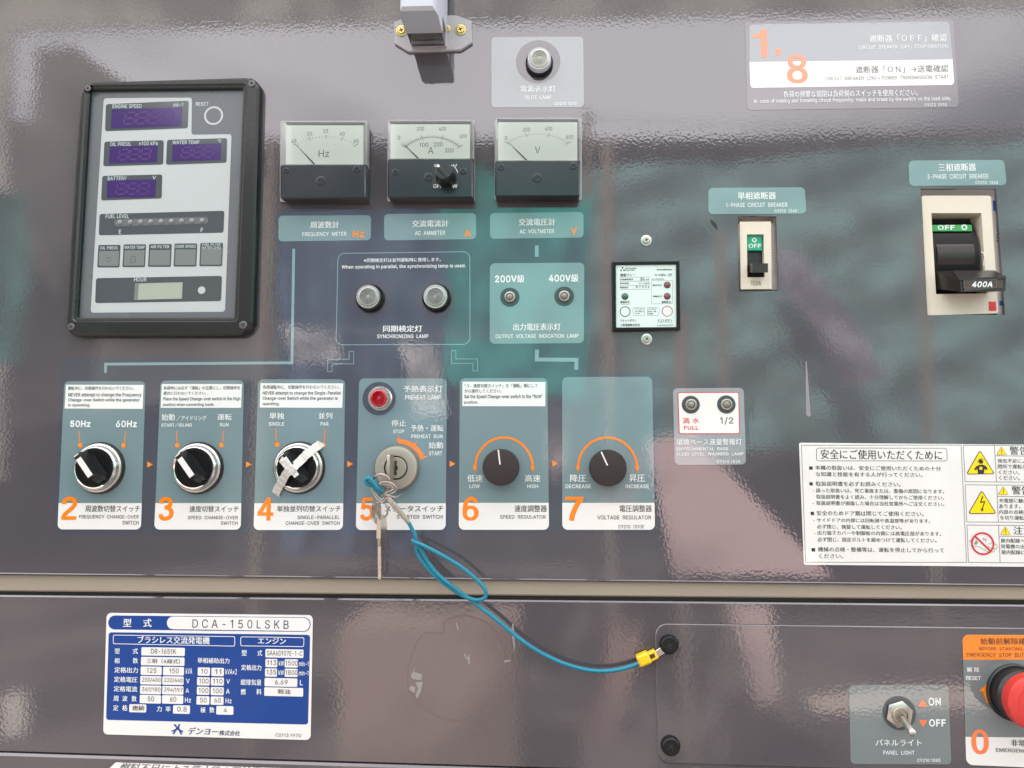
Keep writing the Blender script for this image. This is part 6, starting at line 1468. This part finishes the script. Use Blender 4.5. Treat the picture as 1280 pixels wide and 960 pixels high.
# ------------------------------------------------------------------ caution sheet
zoom(990, 540, 4.414)
cc = ((38, 59), (1420, 71), (1450, 745), (65, 732))
t, h = sticker('caution_sheet', 'large white safety instruction sheet with warning triangles at the right edge', 'sign', cc, 10, 'white')
b1, b2, b3 = h + LAY, h + 2 * LAY, h + 3 * LAY
def frame_line(q4, wd=2.2, nm='ruled_frame', r=0, m_='ink', ht=None):
    P = quad(*q4); flat(nm, t, [rounded(P, ln(r)) if r else P, rounded(inset(P, ln(wd)), ln(max(0, r - wd))) if r else inset(P, ln(wd))], m_, ht or b1)
frame_line(((50, 72), (933, 71), (963, 720), (73, 719)))
frame_line(((942, 72), (1400, 75), (1410, 279), (953, 275)))
frame_line(((953, 290), (1400, 293), (1412, 500), (962, 497)))
frame_line(((963, 512), (1400, 515), (1420, 724), (971, 720)))
def ruled(a, b, wd=2.2): flat('rule', t, stroke([uv(*a), uv(*b)], ln(wd)), 'ink', b1 + .00003)
ruled((1115, 72), (1127, 276)); ruled((1128, 291), (1137, 498)); ruled((1138, 513), (1147, 721))
ruled((1118, 131), (1400, 134)); ruled((1131, 355), (1400, 358)); ruled((1141, 574), (1405, 578))
frame_line(((133, 87), (855, 88), (857, 161), (133, 160)), 2.5, 'title_frame', 14)
text("安全にご使用いただくために", (157, 98, 828, 152), 'ink', t, b1)
for s, bx in (("本機の取扱いは、安全にご使用いただくための十分", (127, 187, 820, 212)), ("な知識と技能を有する人が行ってください。", (130, 222, 720, 247)), ("取扱説明書を必ずお読みください。", (130, 274, 598, 300)),
              ("誤った取扱いは、死亡事故または、重傷の原因になります。", (131, 313, 838, 337)), ("取扱説明書をよく読み、十分理解してからご使用ください。", (132, 348, 838, 372)), ("取扱説明書が損傷した場合は当社営業所へご注文ください。", (133, 383, 838, 407)),
              ("安全のためドア類は閉じてご使用ください。", (135, 436, 725, 463)), ("サイドドアの内部には回転部や高温部等があります。", (136, 477, 762, 500)), ("必ず閉じ、施錠して運転してください。", (138, 512, 605, 536)),
              ("出力端子カバーや制御板の内側には高電圧部があります。", (139, 547, 822, 571)), ("必ず閉じ、固定ボルトを締めつけて運転してください。", (140, 583, 797, 608)), ("機械の点検・整備等は、運転を停止してから行って", (142, 637, 838, 663)), ("ください。", (148, 673, 283, 697)),
              ("警告", (1200, 80, 1305, 126)), ("換気不足による中毒", (1135, 148, 1375, 172)), ("閉所で運転しないで", (1135, 179, 1378, 203)), ("ください。", (1140, 211, 1255, 235)), ("ください。", (1142, 242, 1257, 266)),
              ("警告", (1212, 299, 1315, 345)), ("充電部に触れると感", (1143, 367, 1380, 391)), ("あります。", (1143, 398, 1260, 422)), ("内部の点検はスイッ", (1143, 430, 1380, 454)), ("を切り運転を止めて", (1148, 462, 1384, 486)),
              ("注意", (1222, 520, 1325, 566)), ("屋内配線へ接続する", (1152, 588, 1388, 612)), ("発電機の出力端子は", (1152, 620, 1390, 644)), ("屋内配線に触れない", (1155, 652, 1392, 676))):
    text(s, bx, 'ink', t, b1)
for bx in ((94, 190, 113, 208), (95, 277, 114, 295), (102, 440, 121, 458), (107, 640, 127, 659)): flat('bullet', t, rect(*bx), 'ink', b1)
for x, y in ((116, 325), (118, 394), (121, 488), (124, 559)): flat('bullet_dot', t, circle(uv(x, y), ln(2.5), 10), 'ink', b1)
def tri(a, b, c_, r):
    P = [uv(*a), uv(*b), uv(*c_)]
    flat('triangle_edge', t, rounded(P, ln(r)), 'ink', b1 + .00003); flat('triangle', t, rounded(inset(P, ln(r * .5)), ln(r * .7)), 'yellow', b2)
tri((1035, 98), (1118, 232), (958, 234), 8); tri((1045, 319), (1128, 451), (969, 452), 8)
for x, y in ((1155, 78), (1164, 298), (1176, 519)):
    tri((x, y), (x + 30, y + 48), (x - 29, y + 48), 3); flat('exclamation', t, rect(x - 1.5, y + 13, x + 1.5, y + 35), 'ink', b3); flat('exclamation', t, rect(x - 1.5, y + 38, x + 1.5, y + 41.5), 'ink', b3)
# pictograms
flat('figure_head', t, circle(uv(1040, 163), ln(12)), 'ink', b3)
flat('figure_body', t, [[uv(*p) for p in ((1002, 205), (1015, 188), (1035, 180), (1052, 180), (1068, 188), (1078, 205), (1068, 210), (1060, 203), (1056, 229), (1024, 229), (1020, 203), (1010, 212))], circle(uv(1040, 200), ln(9))], 'ink', b3)
flat('fume_line', t, stroke([uv(1020, 170), uv(1028, 152), uv(1045, 146), uv(1062, 152)], ln(2)), 'ink', b3)
flat('lightning', t, [uv(*p) for p in ((1047, 352), (1034, 392), (1056, 388), (1045, 424), (1038, 420), (1045, 440), (1056, 426), (1051, 425), (1064, 380), (1043, 384), (1053, 354))], 'ink', b3)
c = uv(1050, 615)
flat('sketch_line', t, stroke([uv(*p) for p in ((975, 605), (992, 590), (1003, 600))], ln(2)), 'greyink', b2)
flat('sketch_line', t, stroke([uv(*p) for p in ((985, 598), (990, 628), (1030, 632), (1085, 665), (1112, 660), (1120, 640))], ln(2)), 'greyink', b2)
flat('sketch_line', t, stroke([uv(*p) for p in ((1078, 620), (1100, 610), (1130, 622), (1128, 645), (1098, 640), (1078, 632))], ln(2)), 'greyink', b2)
flat('sketch_line', t, stroke([uv(*p) for p in ((1008, 612), (1015, 600), (1022, 612), (1012, 620), (1003, 612))], ln(3)), 'ink', b2)
flat('sketch_line', t, stroke([uv(*p) for p in ((1052, 600), (1054, 585), (1064, 596), (1070, 580), (1068, 606))], ln(2)), 'ink', b2)
flat('ban_ring', t, [circle(c, ln(60)), circle(c, ln(51))], 'red', b3)
flat('ban_bar', t, stroke([c + Vector((-1, 1)) * ln(39), c + Vector((1, -1)) * ln(39)], ln(9)), 'red', b3 + .00003)
frame()

# ------------------------------------------------------------------ breaker labels and the 1./8. label
zoom(870, 0, 2.4)
t, h = sticker('breaker_check_label', 'wide label numbered 1. and 8. about circuit breaker OFF and ON confirmation', 'label', ((147, 66), (771, 57), (788, 322), (153, 331)), 14, 'mauve')
flat('grey_field', t, rounded(quad((160, 74), (759, 65), (769, 179), (160, 187)), [ln(14), ln(14), 0, 0]), 'greytile', h + LAY)
flat('white_field', t, rounded(quad((160, 187), (769, 179), (774, 255), (163, 264)), [0, 0, ln(10), ln(10)]), 'white', h + LAY)
for s, bx, m_, b in (("遮断器「ＯＦＦ」確認", (520, 103, 752, 125), W_, .004), ("CIRCUIT  BREAKER  [OFF]  CONFIRMATION", (488, 134, 754, 147), W_, .01),
                     ("遮断器「ＯＮ」→送電確認", (478, 196, 757, 218), 'greyink', .006), ("CIRCUIT  BREAKER  [ON] > POWER  TRANSMISSION  START", (387, 227, 758, 241), 'greyink', .01), ("負荷の頻繁な開閉は負荷側のスイッチを使用ください。", (262, 270, 665, 290), W_, 0.004),
                     ("In  case of making and breaking circuit frequently, make and break by the switch on the load side.", (172, 293, 763, 308), W_, .015), ("C9212  0910", (686, 310, 752, 319), W_, .012)):
    text(s, bx, m_, t, h + 2 * LAY, bold=b)
numeral('1', (171, 88, 214, 171), 'peach', t, h + 2 * LAY); numeral('8', (272, 164, 335, 250), 'peach', t, h + 2 * LAY)
flat('full_stop', t, rect(238, 148, 254, 166), 'peach', h + 2 * LAY)
frame()
caption('breaker_label', 'grey teal label reading 3-PHASE CIRCUIT BREAKER above the big breaker', ((637, 482), (924, 480), (932, 556), (640, 558)), 14, 'teal',
        [("三相遮断器", (727, 490, 840, 513), W_), ("3-PHASE  CIRCUIT  BREAKER", (694, 522, 877, 536), W_), ("C9210  1240", (838, 543, 906, 552), W_)], 'labels above the breakers')
caption('breaker_label', 'grey teal label reading 1-PHASE CIRCUIT BREAKER above the small breaker', ((37, 564), (326, 562), (331, 641), (37, 643)), 14, 'teal',
        [("単相遮断器", (125, 576, 240, 598), W_), ("1-PHASE  CIRCUIT  BREAKER", (90, 608, 274, 621), W_), ("C9210  1240", (235, 628, 303, 637), W_)], 'labels above the breakers')

# ------------------------------------------------------------------ three-phase breaker
zoom(1130, 190, 4.367)
hm = -.0015
bt = thing('circuit_breaker', 'large cream three phase breaker with black lever marked 400A', 'circuit breaker', Vector((uv(310, 550).x, .02, uv(310, 550).y)))
ctr = uv(300, 560, hm)
body_o = quad((96, 238), (474, 238), (515, 880), (128, 893), h=hm)
open_ = quad((149, 333), (423, 333), (450, 772), (175, 776), h=hm)
fm = flat('front_moulding', bt, [rounded(body_o, .0018), rounded(open_, .0006)], 'cream', hm, .016)
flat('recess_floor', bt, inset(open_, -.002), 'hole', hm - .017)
side = quad((466, 244), (520, 244), (565, 890), (508, 890), h=-.004)
slab('side_case', bt, side, -.04, -.004, 'sidecase', .0003)
flat('blue_mark', bt, quad((484, 265), (511, 265), (516, 322), (488, 322), h=-.0038), 'bluemark', -.0038)
flat('blue_mark', bt, quad((520, 813), (545, 813), (547, 838), (522, 838), h=-.0038), 'bluemark', -.0038)
for k in range(9): flat('side_lettering', bt, rect(506, 345 + k * 17, 515, 352 + k * 17, h=-.0038), 'ink', -.0038)
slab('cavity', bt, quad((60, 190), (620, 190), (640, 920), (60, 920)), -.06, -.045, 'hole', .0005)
# curved black drum in the opening
def drum(name, par, x0, x1, zt_, zb_, hm_, bulge, m_, n=14):
    o3 = org_of(par); bm = bmesh.new(); rows = []
    for i in range(n + 1):
        f = i / n; a = (f - .5) * 1.9
        z = zt_ + (zb_ - zt_) * (math.sin(a) / math.sin(.95) + 1) / 2
        y = -(hm_ + bulge * (math.cos(a) - math.cos(.95)) / (1 - math.cos(.95)))
        rows.append([bm.verts.new((x - o3.x, y - o3.y, z - o3.z)) for x in (x0, x1)] + [bm.verts.new((x1 - o3.x, .014 - o3.y, z - o3.z)), bm.verts.new((x0 - o3.x, .014 - o3.y, z - o3.z))])
    for a, b in zip(rows, rows[1:]):
        for k in range(4): bm.faces.new((a[k], a[(k + 1) % 4], b[(k + 1) % 4], b[k]))
    bm.faces.new(rows[0]); bm.faces.new(rows[-1]); bmesh.ops.recalc_face_normals(bm, faces=bm.faces)
    me = bpy.data.meshes.new(name); bm.to_mesh(me); bm.free()
    return finish(name, me, m_, par, 30)
dx0, dx1 = uv(150, 500, -.002).x, uv(416, 560, -.002).x
zt_, zb_ = uv(300, 372, -.006).y, uv(300, 776, -.006).y
drum('drum', bt, dx0, dx1, zt_, zb_, -.0125, .0095, 'gloss')
drum('drum_band', bt, uv(184, 560, -.002).x, uv(388, 560, -.002).x, uv(0, 478, -.003).y, uv(0, 650, -.003).y, -.0065, .0045, 'breakerblack')
gq = quad((157, 396), (373, 395), (376, 429), (160, 430), h=-.0045)
fo = flat('green_strip', bt, gq, 'green2', -.0055, .004)
text("OFF", (184, 399, 277, 425), 'whiteink', bt, -.0053, bold=.05)
flat('ring_symbol', bt, [circle(uv(329, 411, -.0053), ln(16)), circle(uv(329, 411, -.0053), ln(9))], 'whiteink', -.0053)
# lever
hh3 = .021
lf = lambda pts: [P3(*p) for p in pts]
prism3('lever', bt, [(304, 692, 20), (556, 682, 20), (553, 758, 20), (312, 765, 20)], [(176, 650, -2), (455, 646, -2), (450, 768, -4), (178, 748, -4)], 'breakerblack')
prism3('lever_lip', bt, [(300, 690, 21), (558, 680, 21), (556, 692, 21), (301, 700, 21)], [(262, 646, 4), (492, 646, 4), (556, 684, 19), (290, 695, 19)], 'breakerblack')
flat('rating_tag', bt, quad((326, 702), (540, 696), (539, 742), (328, 762), h=.0206), 'tag', .0206)
flat('tag_edge', bt, [quad((324, 699), (508, 694), (506, 742), (326, 744), h=.0208), quad((328, 702), (504, 698), (502, 739), (330, 741), h=.0208)], 'dialink', .0208)
text("400A", (370, 706, 482, 738), 'whiteink', bt, .0209, bold=.05, italic=.25)
flat('red_mark', bt, rect(463, 817, 503, 867, h=hm + .0002), 'redmark', hm + .0002)
tube('wire_clip', bt, [(420, 545, 3), (436, 560, 4), (437, 600, 4), (432, 640, 3)], .0005, 'steel', k=4, seg=6)

# ------------------------------------------------------------------ single-phase breaker
zoom(900, 230, 6.4)
hm = -.0015
b1t = thing('circuit_breaker', 'small beige single phase breaker with green OFF flag and black lever', 'circuit breaker', Vector((uv(290, 570).x, .02, uv(290, 570).y)))
body_o = quad((160, 302), (408, 300), (414, 840), (166, 842), h=hm)
open_ = quad((216, 402), (350, 402), (356, 746), (218, 746), h=hm)
flat('front_moulding', b1t, [body_o, open_], 'cream', hm, .012)
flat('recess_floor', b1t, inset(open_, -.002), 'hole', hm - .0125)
slab('side_case', b1t, quad((405, 315), (462, 315), (475, 850), (412, 850), h=-.006), -.04, -.006, 'sidecase', .0002)
for k in range(15): flat('side_scale', b1t, rect(436, 372 + k * 25, 450 if k % 5 else 455, 374.5 + k * 25, h=-.0058), 'tag', -.0058)
slab('top_case', b1t, quad((140, 262), (430, 262), (430, 300), (145, 300), h=-.012), -.04, -.012, 'sidecase', .0004)
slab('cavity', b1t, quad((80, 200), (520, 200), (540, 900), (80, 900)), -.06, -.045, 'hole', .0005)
slab('rocker', b1t, quad((216, 400), (346, 400), (352, 750), (218, 750), h=-.005), -.013, -.007, 'black', .0005)
slab('green_flag', b1t, quad((220, 404), (338, 404), (346, 530), (221, 530), h=-.003), -.0068, -.004, 'green', .0004)
flat('ring_symbol', b1t, [circle(uv(274, 448, -.0038), ln(19)), circle(uv(274, 448, -.0038), ln(10))], 'whiteink', -.0038)
text("OFF", (228, 478, 330, 512), 'whiteink', b1t, -.0038, bold=.03)
P4 = lambda x, y, h_: (x, y, h_)
prism3('lever', b1t, [(258, 636, 9), (384, 634, 9), (384, 708, 9), (258, 710, 9)], [(222, 645, -6), (338, 645, -6), (338, 706, -6), (222, 706, -6)], 'breakerblack')
text("100A", (248, 774, 328, 812), 'dialink', b1t, hm + .0002)

# ------------------------------------------------------------------ earth leakage relay
zoom(750, 310, 7.383)
hr = .0045
er = thing('leakage_relay', 'square black framed relay with white face, green lamp and red test ring', 'relay', uv(425, 445))
oq = quad((112, 129), (734, 119), (743, 755), (119, 766), h=hr)
iq = quad((147, 155), (703, 150), (706, 729), (149, 733), h=hr)
loft('frame', er, [(oq, 0), (oq, hr - .0004), (inset(oq, .0004), hr), (inset(iq, -.0003), hr), (iq, hr - .0004), (iq, hr - .0014)], 'gloss', cap1=False)
slab('face', er, quad((143, 150), (708, 145), (711, 734), (144, 738), h=hr - .0012), .0005, hr - .0012, 'relayface', .0001)
frame((147, 155), (703, 150), (706, 729), (149, 733))
he = hr - .0012 + LAY
def el(s, bx, b=0.0, m_='ink'): text(s, bx, m_, er, he, bold=b + .014)
for cx_, cy_ in ((208, 183), (194, 205), (222, 205)):
    flat('emblem', er, [uv(cx_, cy_ - 11, he), uv(cx_ + 8, cy_, he), uv(cx_, cy_ + 11, he), uv(cx_ - 8, cy_, he)], 'ink', he)
for s, bx, b in (("MITSUBISHI", (235, 182, 338, 195), .01), ("ELECTRIC", (235, 199, 322, 212), .01), ("漏電継電器", (523, 193, 665, 206), 0), ("漏電リレー", (185, 235, 325, 262), 0), ("形 名", (505, 240, 555, 256), 0), ("NV-ZF", (562, 237, 665, 262), .01),
                 ("定格感度電流", (185, 281, 305, 297), 0), ("30", (370, 274, 410, 300), .01), ("mA", (420, 282, 455, 297), 0), ("動作時間", (185, 318, 265, 334), 0), ("0.1 s以内", (360, 317, 458, 333), 0), ("製造番号", (185, 355, 262, 372), 0), ("N 7 0 0 2", (332, 348, 455, 368), 0),
                 ("(AC 100/200V)", (478, 281, 592, 295), 0), ("動作表示", (487, 335, 570, 352), 0), ("地絡表示", (487, 437, 570, 454), 0), ("電源表示", (187, 488, 275, 511), 0), ("漏電表示", (568, 488, 655, 508), 0), ("リセットボタン", (185, 656, 340, 681), 0), ("テストボタン", (530, 656, 665, 681), 0),
                 ("三菱電機株式会社", (185, 698, 370, 722), 0), ("LVA058A021", (525, 706, 672, 719), 0), ("リセットボタンを", (325, 556, 405, 570), 0), ("押すと復帰する", (325, 578, 405, 592), 0), ("まで押す", (325, 600, 370, 612), 0), ("テストボタンを", (442, 556, 520, 570), 0), ("時々押して動作", (442, 578, 520, 592), 0), ("を確認", (442, 600, 490, 612), 0)):
    el(s, bx, b)
for a, b in (((185, 270), (462, 268)), ((185, 307), (460, 305)), ((185, 345), (460, 343)), ((185, 382), (460, 380)), ((187, 520), (277, 519)), ((530, 686), (667, 685))):
    flat('rule', er, stroke([uv(*a, h=he), uv(*b, h=he)], ln(2)), 'ink', he)
for q4 in (((476, 300), (669, 298), (669, 513), (476, 516)), ((300, 572), (312, 549), (412, 547), (412, 624), (312, 626), ), ((436, 547), (538, 547), (550, 575), (538, 624), (436, 624))):
    P = quad(*q4, h=he); flat('ruled_box', er, [P, inset(P, ln(2))], 'dialink', he)
for (x, y), m_ in (((230, 447), 'greenled'), ((620, 341), 'redled'), ((620, 445), 'redled')):
    c = uv(x, y, he)
    flat('lamp_recess', er, circle(c, ln(32)), 'window', he + .00004)
    lathe('diode', er, c, [(2.3, .1), (2.2, .5), (1.4, .9), (0, 1.1)], m_, 20, y=he, smooth=60)
flat('reset_ring', er, [circle(uv(232, 587, he), ln(49)), circle(uv(232, 587, he), ln(42))], 'ink', he)
flat('test_ring', er, [circle(uv(621, 583, he), ln(50)), circle(uv(621, 583, he), ln(43))], 'red', he)
frame()
zoom(750, 280, 3)
GB = 'round head screws above and below the relay'
for x, y, lab in ((173, 62, 'round head screw above the leakage relay'), (174.5, 432, 'round head screw below the leakage relay')):
    c = uv(x, y)
    t = thing('panel_screw', lab, 'screw', c, GB)
    screw(x, y, 0.0, t, r=2.9, hgt=2.0, m='steel', name='screw_head', flange=4.3, turn=15 if y < 100 else 60)

# ------------------------------------------------------------------ environmental base lamps
zoom(820, 470, 8)
t, h = sticker('fluid_level_label', 'grey label with red framed white field reading FULL and 1/2', 'label', ((168, 124), (875, 118), (900, 885), (187, 889)), 44, 'greytile')
P = quad((214, 162), (829, 160), (839, 581), (228, 582))
flat('red_frame', t, rounded(P, ln(22)), 'red', h + LAY); flat('white_field', t, rounded(inset(P, ln(9)), ln(14)), 'white', h + 2 * LAY)
for s, bx, m_, b in (("満 水", (265, 418, 435, 475), 'red', 0), ("FULL", (280, 499, 425, 537), 'red', .03), ("1/2", (640, 410, 775, 485), 'greyink', .02), ("環境ベース液量警報灯", (205, 627, 858, 690), W_, .008),
                     ("ENVIRONMENTAL  BASE", (207, 713, 722, 745), W_, .016), ("FLUID  LEVEL  WARNING  LAMP", (207, 764, 875, 796), W_, .016), ("C9210 1520", (607, 842, 843, 872), W_, .016)):
    text(s, bx, m_, t, h + 3 * LAY, bold=b)
frame()
GF = 'fluid level warning lamps'
bead_lamp('warning_lamp', 'small round warning lamp above the red FULL mark', 346, 287, 4.7, GF, ln(89), t, h + 3 * LAY)
bead_lamp('warning_lamp', 'small round warning lamp above the 1/2 mark', 701, 285, 4.7, GF, ln(91), t, h + 3 * LAY)

# ------------------------------------------------------------------ label cut by the bottom edge of the picture
zoom(100, 920, 4)
q4 = ((178, 128), (1020, 157), (1000, 460), (120, 440))
q = quad(*q4)
t = thing('warning_label', 'white label with slanted grey lettering on the flange at the bottom edge', 'label', sum(q, Vector((0, 0))) / 4)
flat('backing', t, rounded([uv(*p) for p in ((185, 127), (1030, 157), (1030, 460), (120, 440), (120, 190))], ln(10)), 'white', .0021, .0003)
frame(*q4)
text("燃料不足による停止後の再始動", (190, 145, 905, 195), 'greyink', t, .0022, bold=.01, italic=.35)
frame()

zoom(900, 230, 6.4)
zoom(870, 0, 2.4)
dk = thing('dark_scuff', 'small dark scuff on the upper panel left of the small breaker', 'scuff', uv(54, 673))
flat('scuff_mark', dk, [uv(*p) for p in ((42, 660), (52, 663), (62, 672), (66, 690), (58, 684), (50, 676), (44, 668))], 'black', .0001)
